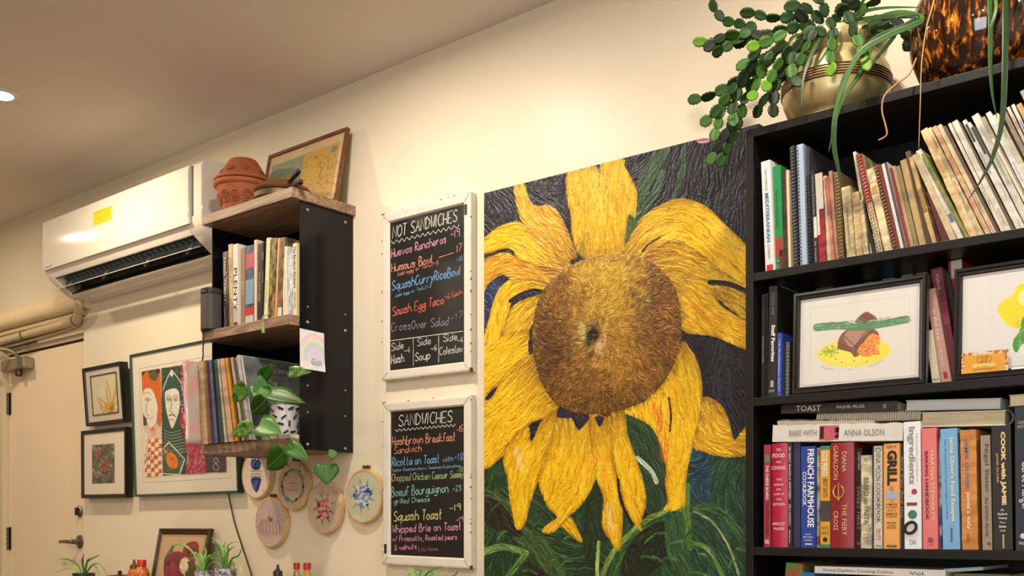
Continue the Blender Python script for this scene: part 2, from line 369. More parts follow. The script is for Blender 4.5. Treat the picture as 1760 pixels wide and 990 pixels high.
# door closer
M_CL = mat('a89a80', .4, .5, .15, 20)
p0, p1 = at(6, 612, -.02), at(56, 612, -.05)
t = thing('door_closer', 'grey metal door closer with arms at the top left of the door', 'door closer', (DXL+.15, 0, 1.93))
xa, xb = DXL+.035, DXL+.30
MB().box(xa, xb, -.035, .027, 1.885, 1.945).build('body', M_CL, t, bevel=.008)
MB().lathe([(.018, 0), (.018, .03), (.012, .036), (0, .036)], (xb-.1, -.01, 1.885), 16, Vector((0, 0, -1))).build('adjuster_cap', M_DKST, t, smooth='auto')
MB().box(xb-.06, xb+.004, -.039, -.033, 1.892, 1.94).build('end_plate', mat('8f8a80', .35, .7), t, bevel=.002)
MB().tube(cr([(xb-.1, -.01, 1.95), (xb-.12, -.06, 1.985), (xb-.26, -.16, 1.99), (xa-.35, -.2, 1.99)], 6), .011, 8).build('main_arm', M_CL, t, smooth=True)
MB().tube([(xa-.35, -.2, 1.995), (xb-.3, -.05, 2.0), (xb+.05, -.012, 2.014)], .006, 8).build('link_arm', M_DKST, t, smooth=True)
MB().box(xb+.0, xb+.1, -.016, -.007, 2.008, 2.024).build('bracket', M_DKST, t, bevel=.002)
# rounded duct and pipes over the door
t = thing('duct_cover', 'long rounded beige duct running along the wall over the door', 'duct', (-5.9, 0, 2.16))
n = 12; prof = [(0, 2.115)]+[(-.055*math.sin(math.pi*k/n)**.7, 2.16-.046*math.cos(math.pi*k/n)) for k in range(n+1)]+[(0, 2.206)]
MB().prism([(X0+.02, y, z) for y, z in prof], (-4.86-X0-.02, 0, 0)).build('shell', mat('e6d2ac', .4, 0, .05, 6, key='duct'), t, smooth='auto')
MB().box(X0+.02, -4.90, -.014, 0, 2.088, 2.11).build('track', mat('dcc8a2', .4), t, bevel=.003)
t = thing('drain_pipe', 'thick beige pipe clipped under the rounded duct and bending up to the air conditioner', 'pipe', (-5.5, -.03, 2.06))
q = [(X0+.03, -.028, 2.045), (-6, -.028, 2.05), (-5.4, -.028, 2.056), (-5.0, -.028, 2.062), (-4.93, -.034, 2.072), (-4.885, -.05, 2.11), (-4.855, -.062, 2.165)]
MB().tube(cr(q, 6), .021, 12).build('pipe', mat('d9c49b', .35, 0, .06), t, smooth=True)
for xx in (-5.5, -4.96): MB().lathe([(.0235, -.006), (.0255, -.006), (.0255, .006), (.0235, .006)], (xx, -.028, 2.057 if xx < -5.2 else 2.066), 16, Vector((1, 0, .02)), cap=False).build('clip', mat('8a7a60', .4, .4), t)
t = thing('electrical_conduit', 'thin beige conduit running below the thick pipe over the door', 'pipe', (-5.5, -.02, 2.02))
MB().tube(cr([(X0+.03, -.012, 2.012), (-5.8, -.012, 2.02), (-5.2, -.012, 2.03), (-4.98, -.012, 2.044), (-4.93, -.02, 2.06), (-4.90, -.035, 2.10), (-4.875, -.06, 2.155)], 5), .009, 10).build('pipe', mat('cdb78d', .4, 0, .06), t, smooth=True)
MB().box(-5.515, -5.495, -.018, 0, 2.005, 2.04).build('clip', mat('8a7a60', .4, .4), t)

# ================================================================== air conditioner
t = thing('air_conditioner', 'white wall-mounted air conditioner with open louvre and yellow sticker', 'air conditioner', (-4.25, 0, 2.14))
M_AC = mat('ddd8cd', .11, 0, .02, 3, spec=.5, coat=.2, key='ac'); M_ACD = mat('2c3234', .5, 0, .2, 30); M_ACG = mat('5c656a', .45)
top = [(0, 2.503), (-.06, 2.516), (-.17, 2.516), (-.2, 2.506), (-.214, 2.485)]; low = [(-.214, 2.27), (-.208, 2.25), (-.19, 2.224)]
bot = [(-.105, 2.162), (-.06, 2.147), (0, 2.140)]
full = top+low+bot; notch = top+low+[(-.14, 2.262), (-.06, 2.235), (-.05, 2.2)]+bot
AL, AR = -4.90, -3.60
b = MB()
for (a, c_, p) in ((AL, AL+.055, full), (AL+.055, AR-.095, notch), (AR-.095, AR, full)): b.prism([(a, y, z) for y, z in p], (c_-a, 0, 0))
b.build('casing', M_AC, t, bevel=.004, smooth='auto')
fp = [(-.214, 2.262), (-.2245, 2.258), (-.229, 2.29), (-.229, 2.47), (-.224, 2.492), (-.214, 2.498)]
MB().prism([(AL+.012, y, z) for y, z in fp], (AR-.07-AL-.012, 0, 0)).build('front_panel', M_AC, t, bevel=.003, smooth='auto')
MB().box(AR-.062, AR-.056, -.2165, -.2, 2.29, 2.49).build('seam', mat('3a3a38', .6), t)
MB().prism([(AL+.056, y, z) for y, z in [(-.188, 2.2245), (-.14, 2.2605), (-.061, 2.234), (-.051, 2.2), (-.103, 2.163), (-.1, 2.172), (-.056, 2.204), (-.066, 2.228), (-.139, 2.252), (-.184, 2.224)]], (AR-.152-AL, 0, 0)).build('air_outlet', M_ACD, t)
for k in range(26):
    x = AL+.09+k*.0435
    MB().prism([(x, -.165, 2.226), (x, -.135, 2.25), (x, -.08, 2.228), (x, -.1, 2.195)], (.004, 0, .0)).build('vane', M_ACG, t)
MB().box(AL+.06, AR-.1, -.135, -.13, 2.196, 2.222).build('vane_rod', M_ACG, t)
b = MB().prism([(AL+.03, y, z) for y, z in [(-.195, 2.168), (-.196, 2.171), (-.152, 2.191), (-.151, 2.188)]], (AR-.1-AL-.03, 0, 0)); lv = b.build('louvre_blade', M_AC, t, bevel=.001)
for x in (-4.78, -4.45, -4.1, -3.78): MB().tube(cr([(x, -.165, 2.17), (x, -.15, 2.19), (x, -.135, 2.215)], 4), .006, 8).build('hinge_arm', mat('8f9494', .4), lv, smooth=True)
pA, pB, pC, pD = at(160, 365, -.2295), at(192, 354, -.2295), at(160, 389, -.2295), at(192, 376, -.2295)
cv = Canvas((pA.x, -.2298, pA.z), (pB.x, -.2298, pA.z), (pA.x, -.2298, pC.z), 40, 24, 'ffe100')
for k in range(9):
    if k == 3: continue
    yy = cv.V.min()+4+k*2.6; cv.C[(np.abs(cv.B-(k+1)/10.5) < .022) & (cv.A > .05) & (cv.A < .95)] *= .5
cv.build('warning_sticker', mat_attr(.5), t)
cv = Canvas((-4.87, -.2296, 2.282), (-4.80, -.2296, 2.282), (-4.87, -.2296, 2.272), 24, 6, 'f1ece2'); cv.C[(np.sin(cv.A*40) > .2) & (cv.B > .3) & (cv.B < .8)] *= .55
cv.build('emblem', mat_attr(.3), t)

# ================================================================== wall shelf
SXL, SXR, SY, PY = -3.475, -2.945, -.295, -.25
ZT, ZM, ZB = 2.236, 1.793, 1.359
M_WOOD = mat_wood('9c8068', '624939', .55, 6); M_BLK = mat('0d0e10', .2, .0, .2, 6, spec=.28)
t = thing('wall_shelf', 'wood and black metal wall shelf unit holding cookbooks and records', 'shelf', (-3.2, 0, ZB-.036))
for z in (ZT, ZM, ZB):
    xr = SXR+.016 if z == ZT else SXR-.001
    MB().box(SXL, xr, SY, -.001, z-.036, z).build('shelf_board', M_WOOD, t, bevel=.0015)
for x in (SXL+.003, SXR):
    pn = MB().box(x-.003 if x < -3.2 else x, x if x < -3.2 else x+.003, PY, -.002, ZB-.038, ZT-.036)
    po = pn.build('side_panel', M_BLK, t, bevel=.0008)
    if x == SXR:
        for (yy, zz, r_) in [(PY+.035, z, .0045) for z in (2.175, 1.775, 1.34)]+[(-.04, z, .0045) for z in (2.17, 1.77, 1.335)]:
            MB().lathe([(.0065, 0), (.006, .002), (.003, .004), (0, .0042)], (x+.003, yy, zz), 12, Vector((1, 0, 0))).build('screw', mat('b5b2ab', .3, .9), po, smooth=True)
        for (yy, zz) in [(yy, zz) for zz in (2.08, 1.985, 1.9, 1.83, 1.64, 1.55, 1.455) for yy in (PY+.035, -.04)]:
            MB().lathe([(.0032, 0), (.0032, .0006)], (x+.0028, yy, zz), 10, Vector((1, 0, 0))).build('hole', mat('020202', .9) if (zz*100) % 2 < 1 else mat('c0a880', .8), po)
MB().box(SXL+.003, SXL+.3, -.006, -.002, ZB, ZM-.036).build('back_panel', M_BLK, t)
MB().box(SXL+.003, SXL+.25, -.006, -.002, ZM, ZT-.036).build('back_panel', M_BLK, t)
# drawing taped to the panel
x = SXR+.0038
pa, pb, pc = atx(515, 564, x), atx(557, 571, x), atx(520, 633, x)
pd = atx(560, 638, x)
TL = Vector((x, pa.y, pa.z)); TR = Vector((x, pb.y, pa.z-.003)); BLc = Vector((x, pa.y+.002, pc.z))
t = thing('child_drawing', 'pale crayon drawing of a rainbow taped to the black shelf side', 'drawing', (x, (pa.y+pb.y)/2, pc.z))
cv = Canvas(TL, TR, BLc, 70, 110, 'eeecf2'); A, B = cv.A, cv.B
for r_, c_ in ((1.0, 'f4c6cf'), (.88, 'f6d9cf'), (.78, 'f4efd0'), (.68, 'c9e6cf'), (.58, 'c4d6f0'), (.48, 'd8cdec')):
    dd = np.hypot((A-.62)*.9, (B-.72)*1.0); k = np.clip(1-np.abs(dd-r_*.62)/.055, 0, 1)[..., None]*.85*(B < .8)[..., None]; cv.C = cv.C*(1-k)+np.array(lin(c_))*k
cv.ell(*[*proj(TL+(TR-TL)*.62+(BLc-TL)*.62)], 12, 13, 'd9d5ee', 0, .7, .4)
cv.noise(.04, 5)
for i in range(cv.nx):                                     # paper curls away at the lower edge
    cv.P[:, i, 0] += .006*(cv.B[:, i]**3)*(cv.A[:, i])
cv.build('paper', mat_attr(.8), t)
wr = MB(); o_ = TL+(TR-TL)*.42+(BLc-TL)*.86+Vector((.0045, 0, 0)); add_text(wr, 'Gali', o_, (TR-TL).normalized(), Vector((0, 0, 1)), (TR-TL).length*.42, .022)
wr.build('handwriting', mat('8f93b8', .8), t)

# ================================================================== bookcase
BXL, BXR, BYF = -1.192, -.392, -.29
ZS = [2.010, 1.661, 1.359, .999, .64, .30]; TH = .02
M_BC = mat('151311', .42, 0, .2, 5, .1, 120, spec=.3)
t = thing('bookcase', 'tall black-brown bookcase crammed with cookbooks against the wall', 'bookcase', (-.792, -.14, 0))
MB().box(BXL, BXL+.02, BYF, -.005, 0, ZS[0]).build('side_panel', M_BC, t, bevel=.001)
MB().box(BXR-.02, BXR, BYF, -.005, 0, ZS[0]).build('side_panel', M_BC, t, bevel=.001)
MB().box(BXL+.02, BXR-.02, -.012, -.005, 0, ZS[0]-.02).build('back_panel', M_BC, t)
for i, z in enumerate(ZS+[.08]): MB().box(BXL+.02, BXR-.02, BYF+.001, -.012, z-TH, z).build('top_board' if i == 0 else 'shelf_board', M_BC, t, bevel=.001)
for z in np.arange(.2, 1.95, .064):
    for yy in (BYF+.03,): MB().lathe([(.0025, 0), (.0025, .0005)], (BXL+.0198, yy, z), 8, Vector((1, 0, 0))).build('peg_hole', mat('0a0a0a', .9), t) if abs(z-1.5) < .6 else None

# ledge below the frames
t = thing('wall_ledge', 'narrow wooden ledge along the wall below the picture frames', 'ledge', (-3.6, -.17, .71))
MB().box(-5.0+.1, -2.30, -.34, -.001, .71, .745).build('ledge_top', mat_wood('a3845f', '6b4e35', .5), t, bevel=.003)
for x in (-4.7, -3.9, -3.1, -2.5): MB().prism([(x, -.002, .46), (x, -.002, .71), (x, -.26, .71), (x, -.24, .69), (x, -.03, .46)], (.025, 0, 0)).build('bracket', mat('2a2724', .5), t)
# ================================================================== books
M_PAGE = mat('dccfae', .8, 0, .18, 220, stretch=(1, 1, .05))
M_PAGED = mat('b79f76', .85, 0, .3, 200, stretch=(1, 1, .05))
SHELFG = {}
def book(label, tl, tr, vt, bl, br, z0, yf=-.272, dep=.19, col='aaaaaa', kind='paper', marks=(), cat='book', name='book', group=None, pages=None, col2=None, rough=.45, maxh=None, var=.1):
    """standing book; tl,tr,vt / bl,br = left and right spine edges (photo px) at top and bottom; z0 = shelf it stands on"""
    def onshelf(u):      # point on the shelf line z0 at plane yf
        p = at(u, 500, yf); return Vector((p.x, yf, z0))
    Bl, Br = onshelf(bl), onshelf(br); Tl = at(tl, vt, yf)
    up = Tl-Bl; H = up.length
    if maxh: H = min(H, maxh)
    up.normalize(); ang = math.atan2(up.x, up.z)
    ex = Vector((up.z, 0, -up.x)); W = (Br-Bl).length*abs(up.z)*.97
    o = Vector(Bl)
    if ang > 0: o = Vector(Br)-ex*W                      # leans right: rests on its right lower corner
    o.z = z0+.0004
    if ang > 0: o = Vector((Br.x-ex.x*W, yf, z0+.0004-ex.z*W))
    ey = Vector((0, 1, 0)); t = thing(name, label, cat, (o.x+W/2, yf+dep/2, z0), group or SHELFG.get(round(z0, 3)))
    if kind in ('worn', 'mag') and not col2: f_ = .7 if kind == 'worn' else .84; col2 = '%02x%02x%02x' % tuple(int(int(col[i:i+2], 16)*f_) for i in (0, 2, 4))
    m = mat(col, rough, 0, var, 34, .2, 150, col2=col2) if kind != 'gloss' else mat(col, .25, 0, var, 20, col2=col2)
    ct = min(.0025, W*.12) if kind in ('hard', 'round') else min(.001, W*.08)
    lip = .003 if kind in ('hard', 'round') else 0
    b = MB()
    if kind == 'round':
        n = 6; prof = [(W*k/n, -.006*math.sin(math.pi*k/n)) for k in range(n+1)]; prof = [(0, .004)]+prof+[(W, .004)]
        prof2 = prof+[(W, dep), (W-ct, dep), (W-ct, .004), (ct, .004), (ct, dep), (0, dep)]
        # U profile: outer left -> spine -> outer right -> inner
        prof2 = [(0, dep)]+[(W*k/n, -.006*math.sin(math.pi*k/n)) for k in range(n+1)]+[(W, dep), (W-ct, dep), (W-ct, .003), (ct, .003), (ct, dep)]
    else:
        prof2 = [(0, dep), (0, .0), (W, .0), (W, dep), (W-ct, dep), (W-ct, .002), (ct, .002), (ct, dep)]
    def L(a, y, h): return o+ex*a+ey*y+up*h
    if kind in ('worn', 'mag'):                           # uneven, handled paper spine
        ns = 22; rows = []
        amp = (.0008 if kind == 'worn' else .0002)
        for k in range(ns+1):
            h = H*k/ns; da = random.uniform(-amp, amp)*.7; dy = random.uniform(-amp, amp)
            rows.append([L(a+(da if 0 < i < 7 else 0)*(.4 if i in (0, 3) else 1), y+(dy+random.uniform(-amp, amp)*.5 if y < .001 else 0), h) for i, (a, y) in enumerate(prof2)])
        vs = [p for r_ in rows for p in r_]; n8 = 8
        fs = [tuple(range(n8))[::-1], tuple(ns*n8+i for i in range(n8))]+[(j*n8+i, j*n8+(i+1) % n8, (j+1)*n8+(i+1) % n8, (j+1)*n8+i) for j in range(ns) for i in range(n8)]
        b.add(vs, fs)
    else:
        b.prism([L(a, y, 0) for a, y in prof2], up*H)
    b.build('cover', m, t, smooth='auto' if kind == 'round' else False)
    pm = pages or M_PAGE
    MB().frame(o, ex, ey, up, ct, W-ct, .0035, dep-lip, lip, H-lip).build('pages', pm, t)
    bymat = {}
    for mk in marks:
        if mk[0] == 'coil':
            _, side, colr = mk; a = W*side; pts = []; turns = int(H/.0085)
            for k in range(turns*8+1):
                ph = 2*math.pi*k/8; pts.append(L(a+.0042*math.cos(ph), -.0025+.0042*math.sin(ph), H*(.02+.96*k/(turns*8))))
            MB().tube(pts, .0011, 5).build('spiral_binding', mat(colr, .4, .3), t, smooth=True); continue
        if mk[0] == 'rect':
            _, a0, a1, c0, c1, colr = mk[:6]; nm = mk[6] if len(mk) > 6 else 'spine_panel'
            MB().frame(o, ex, ey, up, W*c0, W*c1, -.0068 if kind == 'round' else (-.0015 if kind in ('worn', 'mag') else -.0006), .0008, H*(1-a1), H*(1-a0)).build(nm, mat(colr, .5, 0, .25, 90), t); continue
        if mk[0] == 'dot':
            _, a, c_, rr, colr = mk[:5]; nm = mk[5] if len(mk) > 5 else 'spine_picture'
            q = MB().lathe([(0, 0), (W*rr, 0), (W*rr, .0003), (0, .0003)], L(W*c_, -.0002 if kind != 'round' else -.0063, H*(1-a)), 14, Vector((0, -1, 0))); q.build(nm, mat(colr, .5, 0, .4, 200), t); continue
        s, a0, a1, c0, c1, colr, bold, ori = mk
        M_ = bymat.setdefault(colr, MB()); y = -.0066 if kind == 'round' else (-.0018 if kind in ('worn', 'mag') else -.0004)
        if ori == 'd': add_text(M_, s, L(W*c0, y, H*(1-a0)), -up, ex, H*(a1-a0), W*(c1-c0), bold, Vector((0, -1, 0)), .0005)
        elif ori == 'h': add_text(M_, s, L(W*c0, y, H*(1-a1)), ex, up, W*(c1-c0), H*(a1-a0), bold, Vector((0, -1, 0)), .0005)
    for colr, M_ in bymat.items(): M_.build('lettering', mat(colr, .5, 0, 0), t)
    return t
Z3, Z2, Z1 = ZS[3], ZS[2], ZS[1]
SHELFG.update({round(Z3, 3): 'upright cookbooks on the lowest full shelf', round(Z2, 3): 'books behind the framed watercolours', round(Z1, 3): 'worn cookbooks and magazines on the top shelf', round(ZM, 3): 'cookbooks on the wall shelf', round(ZB, 3): 'records on the bottom wall shelf', round(ZS[4], 3): 'books on the bottom glimpsed shelf'})
gr3 = 'upright cookbooks on the lowest full shelf'
def b3(label, l, r, vt, **k): return book(label, l-k.pop('sh', 0), r-k.pop('sh2', 0), vt, l, r, Z3, **k)
b3('narrow dusty red book at the far left of the lowest full shelf', 1313, 1325, 765, col='a83246', kind='paper', dep=.2, marks=[
  ('rect', .1, .17, .15, .85, '5a8a72', 'spine_picture'), ('THE CHEESE BOARD', .2, .54, .3, .7, 'f2e6dc', .02, 'd'), ('COLLECTIVE WORKS', .56, .88, .3, .7, '3a1a20', .01, 'd'), ('PRESS', .93, .97, .2, .8, 'f2e6dc', .02, 'h')])
b3('fat crimson book with small white capitals stacked down its spine', 1327, 1355, 763, col='b3123f', kind='round', dep=.19, marks=[
  ('ON', .05, .075, .35, .65, 'f2dfe0', 0, 'h'), ('FOOD', .10, .14, .12, .88, 'f2dfe0', .01, 'h'), ('AND', .17, .19, .35, .65, 'f2dfe0', 0, 'h'), ('COOKING', .22, .255, .06, .94, 'f2dfe0', 0, 'h'), ('THE', .34, .36, .35, .7, 'f2dfe0', 0, 'h'),
  ('SCIENCE', .39, .41, .2, .8, 'f2dfe0', 0, 'h'), ('AND', .435, .455, .35, .65, 'f2dfe0', 0, 'h'), ('LORE OF', .48, .5, .2, .85, 'f2dfe0', 0, 'h'), ('THE', .53, .55, .35, .65, 'f2dfe0', 0, 'h'), ('KITCHEN', .575, .6, .15, .88, 'f2dfe0', 0, 'h'),
  ('HAROLD', .76, .79, .12, .88, 'f2dfe0', 0, 'h'), ('McGEE', .81, .835, .2, .85, 'f2dfe0', 0, 'h')])
b3('thin black spined snack book beside the fat crimson book', 1355, 1362, 757, col='26222a', kind='paper', dep=.2, marks=[('100 GREAT SNACKS & APPETIZERS', .06, .55, .15, .6, 'e8e4dc', .01, 'd'), ('DELA MODESTO', .6, .8, .15, .6, 'e8e4dc', 0, 'd'), ('BRIDGEMAN', .84, .96, .2, .5, 'e8e4dc', 0, 'd')])
b3('dark navy book set back beside the bright blue spine', 1364, 1376, 758, col='2c3358', kind='hard', yf=-.268, dep=.19)
b3('bright royal blue book with bold white farmhouse title', 1377, 1402, 768, col='1d3f9e', kind='hard', dep=.2, marks=[('FRENCH FARMHOUSE', .03, .8, .46, .92, 'f4f2ee', .02, 'd'), ('COOKBOOK', .25, .59, .12, .38, 'f4f2ee', .01, 'd'),
  ('Susan', .86, .875, .3, .7, 'e8e4ee', 0, 'h'), ('Herrmann', .885, .905, .15, .85, 'e8e4ee', 0, 'h'), ('Loomis', .915, .935, .25, .75, 'e8e4ee', 0, 'h'), ('rect', .96, .972, .28, .78, 'e8e4ee')])
b3('slim pale book with mottled picture spine between blue and yellow books', 1403, 1409, 770, col='c9c6b8', col2='7c4a4a', kind='paper', yf=-.262, dep=.18)
b3('yellow ochre book with a small portrait on its spine', 1410, 1427, 767, col='dca02e', kind='paper', dep=.19, marks=[('rect', 0, .035, 0, 1, '2f8a6a'), ('rect', .965, 1, 0, 1, '2f8a6a'), ('GOOD FRIENDS', .05, .3, .15, .8, 'f3ecd6', .02, 'd'), ('BEST EATS', .32, .5, .3, .75, '5a4a20', .01, 'd'),
  ('rect', .54, .74, .0, 1, '3c3f48', 'portrait'), ('dot', .6, .5, .26, 'c79a80', 'portrait_face'), ('KATE', .79, .82, .15, .85, '5a3a12', 0, 'h'), ('WHITE', .84, .87, .1, .9, '5a3a12', 0, 'h'), ('dot', .92, .5, .24, '2a2418', 'emblem')])
b3('thick deep red novel with a gold ring emblem', 1428, 1469, 762, col='8f1a26', kind='round', dep=.2, marks=[('DIANA', .09, .28, .54, .74, 'e2b48a', .0, 'd'), ('GABALDON', .03, .35, .17, .37, 'e2b48a', .0, 'd'), ('THE FIERY', .58, .88, .54, .74, 'e2b48a', .0, 'd'), ('CROSS', .65, .83, .17, .37, 'e2b48a', .0, 'd')])
# ring emblem on the red novel
e = at(1441, 845, -.2792); rg = MB(); rg.tube([e+Vector((.012*math.cos(a), 0, .015*math.sin(a))) for a in np.linspace(R(115), R(425), 26)], .0016, 6); rg.tube([e+Vector((0, 0, .02)), e+Vector((0, 0, -.021))], .0015, 6); rg.tube([e+Vector((0, 0, -.012)), e+Vector((0, 0, -.02))], .003, 6)
rg.build('emblem', mat('d9a860', .35, .5), [o for o in bpy.data.objects if o.get('label', '').startswith('thick deep red')][0])
b3('black sweet heat book half hidden behind a cream spine', 1471, 1482, 771, col='1c1718', kind='paper', yf=-.262, dep=.19, marks=[('SWEET HEAT', .38, .82, .2, .75, '8e8178', .0, 'd'), ('SWEET HEAT', .04, .22, .35, .65, 'd8d0c4', .0, 'd'), ('rect', .94, .965, .2, .8, 'b03a30')])
b3('short cream pasta book with stencil letters', 1480, 1499, 783, col='d8cfae', kind='worn', dep=.17, marks=[('BEARD on PASTA', .24, .74, .3, .75, '6a6450', .02, 'd'), ('dot', .08, .4, .22, '3f7a44', 'leaf_emblem'), ('JAMES', .03, .045, .25, .7, '7a7460', 0, 'h'), ('GRY 20', .84, .86, .2, .75, '6a6450', 0, 'h'), ('CENT', .88, .9, .25, .7, '6a6450', 0, 'h')])
b3('cream moon cookbook in a navy jacket edge', 1500, 1517, 767, col='d9cfc0', kind='hard', dep=.2, yf=-.268, marks=[('rect', 0, 1, 0, .14, '2a3160', 'jacket_edge'), ('CHINA MOON', .02, .34, .3, .85, '4c4438', 0, 'd'), ('COOKBOOK', .36, .75, .4, .8, '3c3a38', .01, 'd'), ('TROTT', .8, .92, .35, .8, 'a0584a', 0, 'd'), ('WORKMAN', .965, .985, .3, .9, '2a2a2a', 0, 'h'),
  ('- - - - - - - - - - - -', .36, .76, .26, .3, '3c3a38', .0, 'd'), ('- - - - - - - - - - - -', .36, .76, .9, .94, '3c3a38', .0, 'd')])
b3('orange grilling book with heavy black slab letters', 1519, 1547, 763, col='e8a75a', kind='paper', dep=.2, marks=[('HOW TO', .02, .05, .2, .8, '2a1a10', .01, 'h'), ('GRILL', .065, .4, .22, .85, '14100c', .05, 'd'), ('rect', .46, .53, .12, .88, '9fb4cc', 'portrait'), ('dot', .43, .5, .17, 'b98a6c', 'portrait_face'),
  ('THE', .545, .56, .4, .6, '2a1a10', 0, 'h'), ('COMPLETE', .57, .59, .15, .85, '2a1a10', .02, 'h'), ('ILLUSTRATED', .6, .615, .15, .85, '2a1a10', .01, 'h'), ('BOOK OF', .63, .645, .25, .75, '2a1a10', .01, 'h'), ('BARBECUE', .66, .68, .15, .85, '2a1a10', .02, 'h'), ('TECHNIQUES', .69, .705, .15, .85, '2a1a10', .01, 'h'),
  ('RECIPES', .745, .765, .2, .8, '2a1a10', .01, 'h'), ('STEVEN', .775, .79, .25, .75, '2a1a10', .01, 'h'), ('RAICHLEN', .795, .81, .2, .8, '2a1a10', .01, 'h'), ('rect', .965, .985, .2, .8, '2a1a10'), ('WORKMAN', .969, .981, .25, .75, 'e8a75a', .01, 'h')])
b3('thin black book with looping script between grilling and ingredients books', 1548, 1554, 766, col='1d2426', kind='paper', yf=-.262, dep=.19, marks=[('And You Are the', .1, .7, .3, .7, 'c8ccc8', 0, 'd')])
b3('tall white ingredients encyclopedia with food photos down its spine', 1555, 1585, 726, sh=2, sh2=2, col='e9edf2', kind='hard', dep=.22, rough=.3, var=.03, marks=[('Ingredients', .04, .49, .2, .68, '8b8f94', .02, 'd'), ("THE ILLUSTRATED COOK'S BOOK OF", .09, .47, .74, .82, 'b8485c', .0, 'd'),
  ('dot', .57, .35, .14, 'f0ead8', 'coconut_picture'), ('dot', .55, .6, .17, 'b03a48', 'shallot_picture'), ('rect', .635, .66, .15, .75, '7a4030', 'fig_picture'), ('dot', .73, .48, .27, '3f7a62', 'cabbage_picture'), ('DK', .93, .965, .32, .72, '6e7276', .0, 'h')])
e = at(1565, 907, -.2745); rg = MB().tube([e+Vector((.0125*math.cos(a)*.95+.003*math.sin(a), 0, .0125*math.sin(a))) for a in np.linspace(0, 2*math.pi, 25)], .0034, 6)
rg.build('olive_ring_picture', mat('17181a', .3), [o for o in bpy.data.objects if o.get('label', '').startswith('tall white ingredients')][0])
b3('salmon pink baking handbook', 1587, 1613, 737, sh=3, sh2=3, col='e2777a', kind='hard', dep=.2, marks=[("MARTHA STEWART'S", .19, .76, .6, .82, 'f0d5a0', .0, 'd'), ('BAKING HANDBOOK', .19, .76, .2, .42, '3a1c22', .02, 'd'), ('dot', .925, .5, .2, 'a04a50', 'emblem'), ('POTTER', .96, .97, .3, .7, '7a3a40', 0, 'h')])
b3('narrow cream and navy book edge behind the salmon book', 1614, 1619, 750, col='d8d2c4', col2='3a4a7a', kind='paper', yf=-.258, dep=.19)
b3('sky blue food travel book with pale yellow title', 1621, 1651, 738, sh=5, sh2=4, col='78aede', kind='hard', dep=.21, marks=[("Jamie Oliver's Food Escapes", .07, .77, .5, .8, 'e9e2a4', .02, 'd'), ('Over 100 Recipes from the Great Food Regions of the World', .09, .75, .2, .34, '2a4a70', .0, 'd'), ('oooooooo', .82, .94, .46, .6, '23486e', .02, 'd')])
b3('rusty orange book with worn lower spine', 1654, 1682, 740, sh=4, sh2=4, col='cf8c44', col2='c07c3e', kind='worn', dep=.2, marks=[('JAMIE OLIVER', .07, .5, .22, .52, '5f6c9a', .02, 'd'), ("jamie's italy", .52, .83, .3, .62, 'f0e6d6', .01, 'd'), ('MICHAEL', .86, .94, .35, .45, '2a2420', .0, 'd')])
b3('taupe kitchen diary book with tall thin serif title', 1689, 1706, 749, sh=4, sh2=2, col='9a8a78', kind='paper', dep=.18, marks=[('Nigel Slater', .08, .5, .3, .85, '2a2320', .0, 'd'), ('the kitchen diaries', .54, .88, .35, .75, '2a2320', .0, 'd'), ('4th', .93, .96, .5, .85, '1a1614', .02, 'h')])
b3('black book with thick cream block title', 1708, 1742, 733, sh=4, sh2=5, col='1d1c1b', kind='hard', dep=.22, marks=[('COOK with JAMIE', .05, .64, .42, .72, 'e4cf96', .05, 'd'), ('JAMIE OLIVER', .22, .46, .2, .34, 'd6a545', .02, 'd'), ('My', .67, .69, .42, .58, 'f0ece4', .01, 'h'), ('Guide to', .7, .72, .25, .75, 'f0ece4', .01, 'h'), ('Making', .735, .755, .3, .72, 'f0ece4', .01, 'h'), ('You a', .77, .785, .35, .65, 'f0ece4', .01, 'h'),
  ('Better', .8, .82, .32, .7, 'f0ece4', .01, 'h'), ('Cook', .835, .85, .35, .65, 'f0ece4', .01, 'h'), ('oooooooo', .875, .985, .47, .57, 'e4cf96', .03, 'd')])
b3('large midnight blue book with white script title at the right edge', 1746, 1800, 700, sh=2, col='1e2634', kind='hard', dep=.23, marks=[('Garde Manger', .38, .72, .12, .55, 'd6dade', .0, 'd'), ('CULINARY', .1, .12, .1, .5, 'b8bec8', 0, 'h'), ('INSTITUTE', .13, .15, .1, .5, 'b8bec8', 0, 'h'), ('WILEY', .94, .96, .1, .4, 'd6dade', 0, 'h'), ('dot', .9, .25, .1, 'd6dade', 'emblem')])
for (a, b_, vt, c_, lb) in ((1803, 1830, 745, 'a33a30', 'brick red cookbook past the midnight blue book'), (1834, 1866, 755, 'cbbf9c', 'pale cookbook past the brick red cookbook')): b3(lb, a, b_, vt, col=c_, kind='hard')

